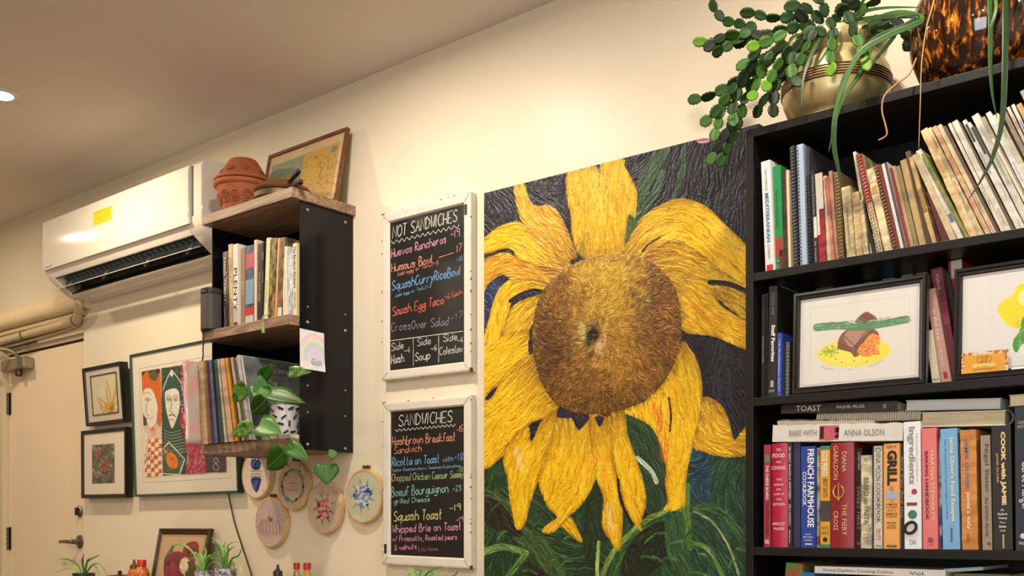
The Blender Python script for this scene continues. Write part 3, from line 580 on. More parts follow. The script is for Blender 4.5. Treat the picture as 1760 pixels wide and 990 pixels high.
# ---- lying things above the bottom row
def lying(label, ul, ur, vt, vb, yf, dep, col, kind='hard', marks=(), name='book', cat='book', pages_front=False, vr=None, pm=None, zfix=None, w2=None):
    L0 = at(ul, vb, yf); Lt = at(ul, vt, yf); R0 = at(ur, (vb if vr is None else vr), yf)
    o = Vector((L0.x, yf, zfix if zfix else L0.z)); H = Lt.z-L0.z; ex = (Vector((R0.x, yf, (R0.z if vr is not None else L0.z)))-L0); W = ex.length; ex.normalize()
    ez = Vector((-ex.z, 0, ex.x)); ey = Vector((0, 1, 0)); t = thing(name, label, cat, (o.x+W/2, yf+dep/2, o.z), 'books lying flat above the lowest full shelf' if o.z > Z3 else None)
    m = mat(col, .5, 0, .12, 40, .1, 150); ct = .002
    prof = [(0, dep), (0, 0), (H, 0), (H, dep), (H-ct, dep), (H-ct, .002), (ct, .002), (ct, dep)]
    if pages_front: prof = [(0, dep), (0, 0), (ct, 0), (ct, dep-.002), (H-ct, dep-.002), (H-ct, 0), (H, 0), (H, dep)]
    ns = 24 if kind == 'worn' else 1; rows = []
    for k in range(ns+1):
        dz = random.uniform(-.0012, .0012) if kind == 'worn' else 0
        rows += [o+ex*(W*k/ns)+ey*(y+(random.uniform(-.001, .001) if kind == 'worn' else 0))+ez*(z+(dz if z > H/2 else 0)) for z, y in prof]
    fs = [tuple(range(8)), tuple(ns*8+i for i in range(8))[::-1]]+[(j*8+i, j*8+(i+1) % 8, (j+1)*8+(i+1) % 8, (j+1)*8+i) for j in range(ns) for i in range(8)]
    MB().add(rows, fs).build('cover', m, t)
    MB().frame(o, ex, ey, ez, .002, W-.002, .0025 if not pages_front else .0015, dep-.003, ct, H-ct).build('pages', pm or M_PAGE, t)
    by = {}
    for mk in marks:
        if mk[0] == 'rect': MB().frame(o, ex, ey, ez, W*mk[1], W*mk[2], -.0008, .0005, H*mk[3], H*mk[4]).build('spine_picture', mat(mk[5], .5, 0, .4, 90), t); continue
        s, a0, a1, h0, h1, c_, bd = mk; add_text(by.setdefault(c_, MB()), s, o+ex*W*a0+ez*H*h0-ey*.0008, ex, ez, W*(a1-a0), H*(h1-h0), bd, Vector((0, -1, 0)), .0006)
    for c_, q in by.items(): q.build('lettering', mat(c_, .5, 0, 0), t)
    return t, o, ex, ey, ez, W, H
lying('worn white baking book lying across the top of the row', 1327, 1551, 731, 759.5, -.275, .22, 'd9d6cf', 'worn', [('BAKE WITH', .14, .36, .35, .68, '8a867e', .01), ('rect', .38, .53, .08, .92, 'c85a6a'), ('rect', .385, .415, .15, .85, '8a5a60'), ('rect', .5, .53, .2, .8, 'c23a50'), ('ANNA OLSON', .57, .87, .3, .68, '8a867e', .01)], vr=757.5)
t, o, ex, ey, ez, W, H = lying('tattered booklet with a dark patterned cover lying half open', 1336, 1502, 723, 731, -.262, .16, 'd9cdb4', 'worn', [], name='booklet', cat='booklet', vr=731)
MB().frame(o, ex, ey, ez, 0.004, W*.62, -.002, .1, H, H+.0025).build('loose_cover', mat('2c2622', .6, 0, .5, 60, col2='b09a80'), t)
t, o, ex, ey, ez, W, H = lying('cream comb-bound book lying under the black toast book', 1404, 1582, 711, 726, -.25, .2, 'cbc4ae', 'paper', [], vr=722)
cb = MB()
for k in range(44):
    a = .004+k*(W-.008)/43; cb.tube([o+ex*a+ez*(H*.5+.0105*math.cos(p))+ey*(-.001-.0075*math.sin(p)) for p in np.linspace(0, math.pi, 7)], .0016, 5)
cb.build('comb_binding', mat('cfc8b4', .4), t, smooth=True)
lying('flat black book lying on top with wide white capitals', 1342, 1542, 695, 711, -.262, .2, '2b2422', 'hard', [('TOAST', .14, .36, .2, .78, 'e6e2da', .0), ('RAQUEL PELZEL', .5, .74, .35, .7, 'd8d4cc', .0), ('rect', .885, .91, .3, .7, '8a8278')], vr=706)
lying('slim white ring binder lying above the cream photo album', 1556, 1720, 688, 706, -.262, .24, 'aeb3b5', 'paper', [], name='ring_binder', cat='binder', pages_front=True, vr=703, pm=mat('c9cdce', .6, 0, .35, 260, stretch=(.05, 1, 1)))
t, o, ex, ey, ez, W, H = lying('thick cream paged photo album lying with its round spine to the right', 1583, 1728, 709, 734, -.262, .24, 'ded6c0', 'paper', [], name='photo_album', cat='album', pages_front=True, vr=731, pm=mat('cfc3a3', .8, 0, .4, 240, stretch=(.05, 1, 1)))
c = o+ex*(W)+ez*(H*.5); MB().prism([c+ex*(.013*math.cos(a))*1.3+ez*(H*.5*math.sin(a)) for a in np.linspace(-math.pi/2, math.pi/2, 11)]+[c+ex*(.010*math.cos(a))*1.3+ez*((H*.5-.002)*math.sin(a)) for a in np.linspace(math.pi/2, -math.pi/2, 11)], ey*.24).build('round_spine', mat('59605f', .3, .1), t, smooth='auto')
lying('cream page block lying on the midnight blue book', 1734, 1815, 679, 699, -.262, .2, 'b5a98a', 'paper', [], pages_front=True)
# bottom glimpsed shelf
z4 = ZS[4]
lying('long white cooking course book lying under the lowest full shelf', 1400, 1625, 973, 985, -.275, .2, 'ebe8e4', 'hard', [('Grand Diplôme Cooking Course', .07, .62, .22, .72, '5a5650', .0), ('Vol.', .74, .86, .22, .7, '5a5650', .0)], vr=993)
lying('thin teal edged booklet lying beside the white course book', 1622, 1690, 978, 984, -.26, .2, '9db4b8', 'paper', [], name='booklet', cat='booklet', vr=980)
lying('olive grey book lying at the right of the glimpsed bottom shelf', 1640, 1735, 985, 1005, -.25, .2, '6a6650', 'hard')
book('green and red vegetable picture book tilted on the bottom shelf', 1350, 1378, 969, 1335, 1365, z4, col='4a8a3c', col2='b0442c', kind='hard', dep=.2)
book('bright blue book tilted beside the green vegetable book', 1372, 1400, 984, 1368, 1396, z4, col='2a78c8', kind='hard', dep=.2)
for i, (a, c_, lb) in enumerate([(1404, 'b03030', 'dark red book under the white course book'), (1432, 'c8b890', 'buff book under the white course book'), (1462, '385848', 'bottle green book under the white course book'), (1492, 'd8d0c0', 'off-white book under the white course book'), (1524, '7a4a30', 'brown leather book under the white course book'), (1560, '303848', 'slate blue book under the white course book'), (1596, 'c07830', 'amber book under the white course book')]):
    book(lb, a, a+25, 1030, a, a+25, z4, col=c_, kind='hard', dep=.19)

# ---- row two: dark books and leaning books behind the framed pictures
def b2(label, tl, tr, vt, bl, br, **k): return book(label, tl, tr, vt, bl, br, Z2, **k)
b2('thin black book with tiny spine lettering by the bookcase side', 1309, 1314, 507, 1308, 1314, yf=-.262, col='1b1d22', kind='paper', marks=[('SIX SUNDAY SUPPERS', .4, .66, .3, .7, 'b8b8b4', 0, 'd')])
b2('slim glossy black book second from the bookcase side', 1314.5, 1320, 505, 1314.5, 1320, yf=-.258, col='15171b', kind='gloss')
b2('black book with bold white staff title', 1321.5, 1335.5, 493, 1319.5, 1334, col='1a1a1b', kind='hard', dep=.21, marks=[('FOOD & WINE', .06, .26, .3, .7, '77777a', .0, 'd'), ('Staff Favorites', .35, .68, .35, .8, 'f0eee8', .03, 'd'), ('BOOKS', .93, .955, .15, .8, 'c8c4bc', .0, 'h'), ('rect', .85, .91, .3, .65, 'b8b4ac')])
b2('cobalt blue book with small white capitals', 1336, 1343.5, 573, 1335, 1343, col='2c46a8', kind='paper', dep=.17, marks=[('THE PROFESSIONAL PASTRY', .1, .92, .3, .62, 'dfe4f4', .0, 'd')])
b2('grey blue book standing behind the cobalt book', 1337, 1347, 494, 1336.5, 1346, yf=-.2, col='8aa0a8', kind='paper', dep=.15)
b2('thin dark teal book beside the cobalt book', 1344, 1348, 590, 1343.5, 1348, yf=-.262, col='1f3a48', kind='paper', dep=.16)
b2('black and cream checked booklet beside the picture frame', 1350, 1358, 588, 1349, 1357, yf=-.262, col='2a2826', kind='paper', dep=.16, marks=[('HHHHHHHHHHHHHHH', .02, .98, .1, .9, 'a8a294', .0, 'd')])
b2('dark red book peeking behind the first frame', 1362, 1374, 512, 1362, 1374, yf=-.16, col='7a2a28', kind='hard', dep=.12)
b2('plum red book leaning between the two pictures with a small title', 1600, 1617, 464, 1632, 1651, yf=-.225, col='6e1a34', kind='hard', dep=.18, marks=[('A Curious Life', .05, .19, .35, .7, 'd8b8c0', 0, 'd'), ('rect', .3, .5, 0, 1, '8a2c46'), ])
b2('pinkish book leaning under the plum red book', 1590, 1611, 500, 1618, 1637, yf=-.245, col='c8988a', kind='paper', dep=.18, marks=[('in the raw', .22, .55, .35, .7, 'ecdcd0', .01, 'd'), ('Kenney', .65, .83, .35, .62, 'ecdcd0', .0, 'd'), ('rect', .88, .95, .35, .7, 'a8242c', 'emblem')])
b2('short cream book leaning at the foot of the pinkish book', 1590, 1602, 570, 1603, 1617, yf=-.255, col='d8ccb0', kind='paper', dep=.15, marks=[('TIME LIFE', .9, .94, .1, .9, '3a3630', 0, 'h')])
b2('black book leaning behind the plum red book', 1618, 1632, 470, 1652, 1666, yf=-.2, col='181618', kind='hard', dep=.16)
b2('red and white book standing high behind the second frame', 1630, 1654, 450, 1634, 1658, yf=-.19, col='b8242c', kind='hard', dep=.15, marks=[('rect', .0, .14, .2, 1, 'dcd8cc', 'white_label')])
for i, (u0, u1, vt, c_, lb) in enumerate([(1402, 1432, 491, '7d6a48', 'rough brown bread-like parcel on top of the hidden books'), (1486, 1500, 486, '9aa6a0', 'pale green book corner above the first frame'), (1516, 1538, 480, '6fa0a8', 'turquoise book corner above the first frame'), (1549, 1570, 470, 'b8ad90', 'crumpled tan paper bundle above the first frame'), (1574, 1594, 468, 'a89c80', 'tan booklet corner above the first frame')]):
    book(lb, u0, u1, vt, u0+2, u1+2, Z2, yf=-.12, col=c_, kind='worn', dep=.09)
for (u0, u1, vt, c_, lb) in [(1662, 1690, 470, '3a4a3a', 'dark green book hidden behind the second frame'), (1694, 1725, 480, '704030', 'russet book hidden behind the second frame'), (1730, 1760, 476, 'b0a080', 'beige book hidden behind the second frame')]:
    book(lb, u0, u1, vt, u0, u1, Z2, yf=-.15, col=c_, kind='hard', dep=.12)

# ---- row one: the crowded top shelf
gr1 = 'worn cookbooks and magazines on the top shelf'
CR, TAN, WH = 'd9c9a4', 'a8875a', 'e6dfcf'
T1 = [ # label, tl, tr, vt, bl, br, colour, kind, extra
 ('thick white book with turquoise title at the left end of the top shelf', 1308, 1325, 279, 1316, 1332, 'e4e3e6', 'paper', dict(dep=.2, var=.03, marks=[('THE COMPLETE', .07, .27, .35, .6, '777a80', 0, 'd'), ('MEDITERRANEAN', .29, .73, .3, .7, '1f8aa8', .02, 'd'), ('COOKBOOK', .75, .88, .35, .6, '777a80', 0, 'd'), ('rect', .935, .995, .15, .85, 'c8283c', 'publisher_panel')])),
 ('dark red book set back behind the white Mediterranean book', 1326, 1336, 279, 1332.5, 1341, '7a2430', 'paper', dict(yf=-.2, dep=.17)),
 ('bright green book with a patterned lower spine', 1328, 1345, 287, 1334, 1348, '1f8a4a', 'paper', dict(marks=[('You and I Eat the Same', .22, .58, .25, .55, '0f4a28', 0, 'd'), ('rect', .68, .86, 0, .9, 'a83a2c', 'patterned_band'), ('rect', .8, 1, .5, 1, '6a2420', 'patterned_band'), ('dot', .9, .35, .32, '1f6a3a', 'emblem'), ('MAD', .89, .91, .2, .5, 'd8e4d0', 0, 'h')])),
 ('dark patterned booklet pressed beside the green book', 1346, 1350, 293, 1348.5, 1355, '5a2a24', 'paper', dict(col2='2c1c1c', yf=-.26)),
 ('thin cream booklet beside the black spiral notebook', 1351, 1356, 293, 1355.5, 1360, CR, 'paper', {}),
 ('tall black wire spiral notebook', 1358, 1366, 252, 1366, 1374, '2a2b30', 'paper', dict(marks=[('coil', .4, '8a8c92')])),
 ('tall pale blue wire spiral notebook', 1369, 1385, 250, 1376, 1387.5, 'a9bdd6', 'paper', dict(marks=[('coil', .02, '3a3c42')])),
 ('grey rounded folder behind the pale blue notebook', 1386, 1391.5, 253, 1388, 1393, '3a3c40', 'paper', dict(yf=-.265, dep=.2)),
 ('black comb-bound book next to the pale blue notebook', 1387, 1392, 300, 1393, 1398, '1c1c1e', 'paper', dict(marks=[('coil', .5, '2a2a2c')])),
 ('black treasury book with small white title', 1392, 1400, 294, 1399, 1407, '18181a', 'paper', dict(marks=[('My Treasury of Old and New', .06, .48, .3, .7, 'b8b8b4', 0, 'd'), ('rect', .5, .72, .35, 1, 'd8d4cc', 'torn_label'), ('My Treasury', .76, .98, .3, .7, 'c8c8c4', 0, 'd')])),
 ('red book partly covered by a torn white jacket', 1400.5, 1412, 300, 1408, 1421, 'a81828', 'worn', dict(marks=[('rect', 0, .4, .0, 1, 'c9c2b4', 'torn_jacket'), ('rect', .4, .68, 0, .35, 'd8d4cc', 'torn_jacket')])),
 ('thin buff booklet right of the torn red book', 1413, 1416, 304, 1421.5, 1429, CR, 'mag', dict(yf=-.262)),
 ('faded pink book with a worn red title', 1416.5, 1423, 306, 1429.5, 1435, 'c47a68', 'worn', dict(marks=[('FIVE ROSES COOK BOOK', .08, .45, .2, .75, '7a2a24', 0, 'd')])),
 ('dusty rose booklet right of the faded pink book', 1424, 1431, 295, 1435.5, 1441.5, 'b98a70', 'mag', dict(yf=-.262)),
 ('brown spiral-bound book under the hanging leaf tip', 1433, 1442, 297, 1442, 1452, '7a6240', 'paper', dict(marks=[('coil', .6, 'b8a070')])),
 ('thick cream cookbook with small black title down its spine', 1446, 1463, 323, 1456, 1471, 'd8c896', 'worn', dict(marks=[("KATE AITKEN'S CANADIAN COOK BOOK", .3, .88, .35, .6, '4a4230', 0, 'd')])),
 ('small browned cream book right of the thick cream cookbook', 1464, 1473, 332, 1472, 1484, 'c9ae78', 'worn', {}),
 ('short pale tan book with crackled spine', 1474, 1480, 345, 1485, 1494, 'd3bd92', 'worn', dict(marks=[('Cookbook', .55, .85, .3, .6, '6a5a40', 0, 'd')])),
 ('thin white leaning booklet beside the torn red spiral book', 1466, 1470, 262, 1495, 1500, 'd8d2c0', 'mag', dict(yf=-.25)),
 ('small black booklet below the torn red spiral book', 1480, 1486, 352, 1501, 1507, '1c1a1a', 'paper', dict(yf=-.255)),
 ('torn red cloth book coming off its cream spiral', 1471, 1484, 268, 1508, 1519, 'd8c8a0', 'worn', dict(marks=[('rect', 0, .5, 0, 1, 'a02028', 'torn_cloth'), ('rect', .5, .66, .3, 1, 'c8a878', 'torn_paper'), ('coil', .5, 'c8ba94')])),
 ('cream book with peeling orange patches', 1489, 1499, 293, 1521, 1535, 'dccba2', 'worn', dict(marks=[('rect', .22, .3, .1, .8, 'c08a50', 'torn_paper')])),
 ('maroon book with a thick brown spiral', 1502, 1514, 286, 1536, 1548, '6e2a24', 'paper', dict(marks=[('coil', .3, 'a8946a')])),
 ('white notebook edge with a speckled black stripe', 1515, 1526, 283, 1549, 1560, 'dcd8d0', 'paper', dict(marks=[('rect', 0, 1, .5, .95, '4a4648', 'speckled_stripe')])),
 ('narrow dark red spine beside the speckled notebook', 1528, 1532, 290, 1561, 1565, '8a2028', 'paper', {}),
 ('tan paper booklet right of the narrow dark red spine', 1533, 1539, 287, 1566, 1572, 'b39a6c', 'mag', {}),
 ('grey tan booklet second right of the narrow dark red spine', 1540, 1546, 287, 1573, 1580, '9a855c', 'mag', {}),
 ('thick tan magazine stack with a fanned edge', 1547, 1557, 277, 1581, 1592, 'b09668', 'mag', {}),
 ('dark brown booklet behind the torn tan spine', 1556, 1562, 262, 1593, 1602, '5a4530', 'paper', dict(yf=-.25)),
 ('torn tan spine with a ragged hole', 1562, 1569, 272, 1603, 1611, 'c2a26a', 'worn', dict(marks=[('rect', .38, .62, .1, .9, '9a7040', 'torn_paper')])),
 ('dark wine red short folder between the tan magazines', 1592, 1600, 330, 1620, 1633, '5c1020', 'hard', dict(yf=-.262)),
 ('cream magazine leaning over the wine red folder', 1568, 1573, 268, 1634, 1646, 'c9b892', 'mag', {}),
 ('bright white magazine with blue scribbles near its foot', 1574, 1581, 261, 1648, 1659, WH, 'mag', dict(marks=[('rect', .72, .8, .2, .8, '5a6a9a', 'scribble')])),
 ('green and yellow leaning magazine', 1583, 1588, 266, 1660, 1667, '8a8a3c', 'paper', dict(col2='5a6a34')),
 ('flaking cream magazine left of the browned one', 1582, 1590, 226, 1668, 1682, 'd9c294', 'worn', dict(col2='b08c58')),
 ('browned cream magazine with a dark speckled title', 1591, 1599, 224, 1683, 1694, 'dcc598', 'worn', dict(marks=[('GOURMET', .08, .2, .3, .7, '5a4630', 0, 'd'), ('the magazine', .5, .7, .3, .6, '5a4630', 0, 'd')])),
 ('ragged peach magazine with holes along its spine', 1602, 1610, 220, 1695, 1704, 'cfa884', 'worn', dict(col2='a87850')),
 ('cream magazine with red brown writing right of the ragged peach one', 1611, 1619, 217, 1706, 1714, 'd8c6a0', 'mag', dict(marks=[('EPICUREAN', .62, .8, .3, .7, '5a3a28', 0, 'd'), ('Bon Appetit', .88, .98, .3, .7, '3a2a20', 0, 'd')])),
 ('shadowy brown magazine between two cream ones', 1621, 1627, 219, 1715, 1721, '6e5440', 'mag', dict(yf=-.26)),
 ('narrow ivory magazine left of the plain white one', 1629, 1635, 214, 1722, 1728, 'ddd2b8', 'mag', dict(marks=[('THANKSGIVING', .6, .8, .3, .7, '6a4a3a', 0, 'd')])),
 ('plain white magazine titled near its foot', 1636, 1645, 211, 1729, 1740, 'dcd6c8', 'mag', dict(marks=[('GOURMET', .8, .94, .3, .75, '8a8478', 0, 'd')])),
 ('grey brown magazine right of the plain white one', 1647, 1653, 216, 1741, 1747, '70614c', 'mag', dict(yf=-.262)),
 ('white magazine with black blocks along the spine', 1654, 1661, 209, 1748, 1756, 'd8d4c8', 'mag', dict(marks=[('rect', .04, .2, .2, .8, '2a2a2c', 'black_block'), ('SAVEUR', .3, .5, .3, .7, '4a4640', 0, 'd')])),
 ('white magazine with a long black upper spine', 1662, 1668, 213, 1757, 1764, 'dcd8ce', 'mag', dict(marks=[('rect', .05, .3, .45, 1, '242426', 'black_block'), ('cooking', .55, .7, .3, .7, '4a4640', 0, 'd')])),
 ('wide greenish white magazine about restaurants', 1670, 1682, 201, 1766, 1780, 'dcdac8', 'mag', dict(marks=[('GOURMET', .1, .24, .35, .75, '9a9684', 0, 'd'), ('THE RESTAURANT ISSUE', .35, .62, .3, .7, '7a7668', 0, 'd')])),
 ('beige magazine tucked right of the restaurant one', 1685, 1693, 204, 1782, 1791, 'a89880', 'mag', dict(marks=[('rect', .2, 1, 0, .6, 'd8cfb8', 'pale_panel')])),
 ('clean white magazine behind the hanging green blades', 1694, 1703, 196, 1792, 1802, 'e8e6e2', 'mag', dict(marks=[('THE MAGAZINE OF', .45, .62, .3, .7, '7a7a80', 0, 'd')])),
 ('cream magazine with grey capitals behind the green blades', 1706, 1718, 200, 1803, 1815, 'd9d4bc', 'mag', dict(marks=[('GOURMET', .08, .22, .3, .75, '8a8470', 0, 'd')])),
 ('mauve grey magazine right of the green blades', 1721, 1729, 193, 1817, 1826, '9c8678', 'mag', {}),
 ('rose white magazine third from the right edge', 1730, 1736, 186, 1827, 1833, 'd8cabd', 'mag', dict(marks=[('GOURMET', .08, .2, .3, .75, '8a6a5a', 0, 'd')])),
 ('snow white magazine second from the right edge', 1737.5, 1744, 182, 1834, 1841, 'e4e0d6', 'mag', dict(marks=[('GOURMET', .14, .27, .3, .75, '6a6458', 0, 'd')])),
 ('orange cream magazine by the right edge', 1747, 1756, 181, 1843, 1853, 'dcb67a', 'mag', {}),
 ('tallest white magazine at the right edge', 1753, 1761, 158, 1855, 1864, 'dcd8c4', 'mag', {}),
]
for i, (lb, tl, tr, vt, bl, br, c_, kd, kw) in enumerate(T1):
    kw = dict(kw); kw.setdefault('yf', -.272+.004*((i*7) % 3)); kw.setdefault('dep', .16)
    book(lb, tl, tr, vt, bl, br, Z1, col=c_, kind=kd, name='magazine' if kd == 'mag' and 'magazine' in lb else 'book', cat='magazine' if 'magazine' in lb else 'book', **kw)

# ---- middle shelf of the wall unit
def bm_(label, tl, tr, vt, bl, br, **k):
    k['yf'] = -.236+.3*(k.get('yf', -.272)+.272); k['dep'] = min(k.get('dep', .2), .2); return book(label, tl, tr, vt, bl, br, ZM, **k)
bm_('short grey brown book beside the speaker with pale writing', 383, 392, 434, 385, 394, col='6e6360', kind='worn', marks=[('Heath Waters', .08, .62, .25, .75, 'd8cdc8', .01, 'd'), ('Simple Bites', .7, .97, .2, .5, 'c8bdb8', 0, 'd')])
bm_('cream book with raised lattice pattern on the wall shelf', 392.5, 400, 421, 395, 401, col='dcc79a', col2='c4a878', kind='hard', marks=[('SUNDAY', .15, .45, .25, .75, 'b08f60', 0, 'd')])
bm_('white book with large thin black capitals and a red foot', 400.5, 410.5, 421, 401.5, 409.5, col='ece6dc', kind='hard', marks=[('PLENTY', .28, .78, .1, .85, '1c1a18', .0, 'd'), ('rect', .915, .99, .1, .9, 'b8242c', 'publisher_panel')], dep=.22, yf=-.276)
bm_('narrow tan book right of the white capitals book', 414.5, 420.5, 427, 414.5, 421, col='9a7a5c', kind='hard', marks=[('Bistro', .42, .58, .3, .7, 'e0d0b8', 0, 'd')])
t = bm_('book with pink and blue fruit printed on its spine', 422.5, 435.5, 424, 421.5, 435.5, col='5a6a88', col2='34384a', kind='paper', marks=[('rect', .1, .28, 0, 1, 'c0566a', 'fruit_picture'), ('rect', .42, .72, 0, 1, '7f9fb8', 'fruit_picture'), ('rect', .76, .86, 0, 1, 'c8342c', 'fruit_picture'), ('rect', .86, .95, 0, 1, 'c8c4c0', 'fruit_picture')])
bm_('thin pinkish cream booklet on the wall shelf', 437, 442, 413, 437, 441, col='e4cbb0', kind='paper', yf=-.278)
bm_('black book with thin white centuries title', 443, 450.5, 420, 441.5, 450, col='26241f', kind='hard', marks=[('THE CENTURIES', .35, .72, .3, .6, 'c8c0ac', 0, 'd'), ('rect', .93, .97, .2, .8, 'b0242c')])
bm_('black vintage book with a pink patch at its top', 451, 456, 416, 450.5, 452.5, col='221a18', kind='hard', yf=-.268, marks=[('vintage', .35, .5, .2, .8, 'd8d0c4', .01, 'd'), ('rect', .12, .22, .2, .8, 'c88a94')])
bm_('cream book leaning with a tassel hanging below it', 458, 464.5, 410, 453, 459, col='e8dcb4', kind='paper', yf=-.28, marks=[('Good Food', .5, .75, .3, .7, '7a7048', 0, 'd')])
bm_('slim yellow green book on the wall shelf', 465, 469.5, 412, 460, 465, col='8e9a34', col2='2c2c20', kind='paper')
bm_('dark brown spined book with a photograph strip', 470, 476, 410, 465.5, 471, col='3c2a1c', col2='a07848', kind='paper')
bm_('dark photo cookbook with an orange spine edge and barcode', 477.5, 485, 411, 471.5, 484, col='4a3a2c', col2='8a6a4a', kind='hard', dep=.24, marks=[('rect', 0, 1, 0, .25, 'e0a860', 'orange_edge'), ('rect', .84, .95, .4, .95, 'dcd8d0', 'barcode')])
bm_('plain cream book third from the black side panel', 486, 493, 425, 486.5, 493.5, col='eadcb8', kind='paper', marks=[('food and seasons', .3, .9, .35, .6, 'c8a060', 0, 'd')])
bm_('white and blue watercolour spine beside the black lettered book', 494, 503, 427, 494, 503.5, col='dcdcd8', col2='90a4bc', kind='paper')
bm_('cream book with black script title against the side panel', 503.5, 510.5, 419, 504, 510.5, col='e6d6ac', kind='paper', yf=-.276, marks=[("The Barefoot Kitchen's", .04, .6, .15, .85, '2a2218', .01, 'd'), ('ANNUAL', .65, .88, .3, .75, 'b0583a', 0, 'd')])
# tassel bookmark
p = at(452.5, 545, -.302); tt = thing('bookmark_tassel', 'pale green tassel hanging over the edge of the middle wall shelf', 'bookmark', p)
MB().tube([p+Vector((0, .02, .012)), p+Vector((0, -.001, .004)), p], .0015, 6).build('cord', mat('8f9a6a', .8), tt)
tb = MB(); tb.lathe([(.0045, 0), (.0048, -.006), (.003, -.009), (.006, -.05), (.0075, -.058), (0, -.058)], p, 10)
tb.build('tassel', mat('9aa678', .9, 0, .4, 300, stretch=(1, 1, .1)), tt, smooth=True)

# ---- records on the bottom shelf
recs = [(346, 352, 'c8a468', 'ochre'), (350.5, 356, 'd8c094', 'buff'), (354.5, 359, 'cfb48c', 'tan'), (357, 362, '8a6a50', 'brown'), (360, 366, '7a2c38', 'wine red'), (363.5, 370, '4a5a8a', 'blue'), (367.5, 374, '50708a', 'slate blue'), (371, 377, '1c1c20', 'black'), (374, 381, '6e5a62', 'mauve'),
        (377.5, 385, '3c4a40', 'dark green'), (380, 387.5, 'c8ccb0', 'pale green'), (383, 391, '8c8470', 'grey'), (386, 394, 'd0a48c', 'salmon'), (389, 397, 'ddb89a', 'peach'), (392, 401, 'a86a50', 'rust'), (395, 404.5, 'd89a1c', 'amber yellow'), (399, 408, '8c5a28', 'copper'), (402, 411.5, '3a2c28', 'chocolate'), (405, 415, 'c4ac90', 'stone'), (408, 419, '5a4c48', 'umber'), (411, 422.5, '9a9288', 'dove grey')]
n = len(recs); GR = 'records on the bottom wall shelf'
for i in range(n):
    f = i/n; tl = 340.5+f*64; bl = 347.5+f*80; tw = 64/n*.98; bw = 80/n*.84
    _, _, c_, nm = recs[i]
    book('%s record sleeve standing among the records on the bottom wall shelf' % nm, tl, tl+tw, 614-f*2, bl, bl+bw, ZB, yf=-.312+.004*(i % 3), dep=.3, col=c_, kind='mag', name='record_sleeve', cat='record', group=GR, pages=mat('2a2622', .6), maxh=.318, var=.25)
M_PL = mat('d0cdcc', .18, 0, .25, 25, .6, 40, spec=.7)
for (tl, tr, bl, br, yf_, c_, lb) in ((405, 409, 428, 432, -.316, 'c9c4c2', 'record in a milky plastic sleeve left of the grey cover'), (409.5, 412.5, 432.5, 435.5, -.312, 'b8b4b4', 'second plastic wrapped record left of the grey cover')):
    book(lb, tl, tr, 604 if tl < 409 else 608, bl, br, ZB, yf=yf_, dep=.3, col=c_, kind='mag', name='record_sleeve', cat='record', pages=mat('2a2622', .6), rough=.2, maxh=.322)
# the grey record facing right
yf_ = -.318; x0 = at(437, 756, yf_).x; xt = at(414, 610, yf_).x; zt = at(414, 610, yf_).z
up = Vector((xt-x0, 0, .318)).normalized(); ex = Vector((up.z, 0, -up.x)); o = Vector((x0, yf_, ZB+.0005))
t = thing('record_sleeve', 'grey album with white title showing its whole cover behind the trailing plant', 'record', (x0, -.17, ZB))
MB().frame(o, ex, Vector((0, 1, 0)), up, -.0035, 0, 0, .315, 0, .318).build('sleeve', mat('c8c6c4', .4, 0, .1, 30), t)
TLc = o+up*.318+ex*.0006; cv = Canvas(TLc, TLc+Vector((0, .315, 0)), o+ex*.0006, 120, 120, '8f9397')
nzz = smooth_noise(120, 120, 18)+.5*smooth_noise(120, 120, 6); cv.C *= (1+.22*nzz)[..., None]
dd = np.hypot(cv.A-.62, cv.B-.45); cv.C *= np.clip(.55+1.2*np.exp(-(dd/.22)**2)*.9, .3, 1.7)[..., None]; cv.C[cv.A < .012] = lin('d8d6d4'); cv.C = np.clip(cv.C, 0, 1)
cv.build('cover_print', mat_attr(.3), t)
q = MB(); add_text(q, 'THE LUMINEERS', TLc+ex*.0006+Vector((0, .085, 0))-up*.05, Vector((0, 1, 0)), up, .16, .016, 0, ex, .0004); add_text(q, 'CLEOPATRA', TLc+ex*.0006+Vector((0, .135, 0))-up*.072, Vector((0, 1, 0)), up, .06, .009, 0, ex, .0004)
q.build('lettering', mat('dcdcd8', .5, 0, 0), t)
# loose plastic sleeve poking out at the left
t = thing('record_sleeve', 'pinkish record in clear plastic jutting out at the left of the records', 'record', (-3.46, -.2, ZB))
b = MB(); xx = at(345.5, 755, -.31).x; H_ = .318; ns = 14
pts = lambda y, k: Vector((xx-.002+.0035*math.sin(k*.9+y*40)-.026*(k/ns), y, ZB+.001+H_*k/ns))
vs = []; ys = np.linspace(-.372, -.06, 16)
for k in range(ns+1):
    for y in ys: vs.append(pts(y, k))
ny = len(ys); fs = [(k*ny+j, k*ny+j+1, (k+1)*ny+j+1, (k+1)*ny+j) for k in range(ns) for j in range(ny-1)]
s_ = b.add(vs, fs).build('plastic_sleeve', mat('d9a9a0', .15, 0, .2, 12, .5, 30, col2='c8bdb4', spec=.8, coat=.5), t, smooth=True)
s_.modifiers.new('thickness', 'SOLIDIFY').thickness = .0016
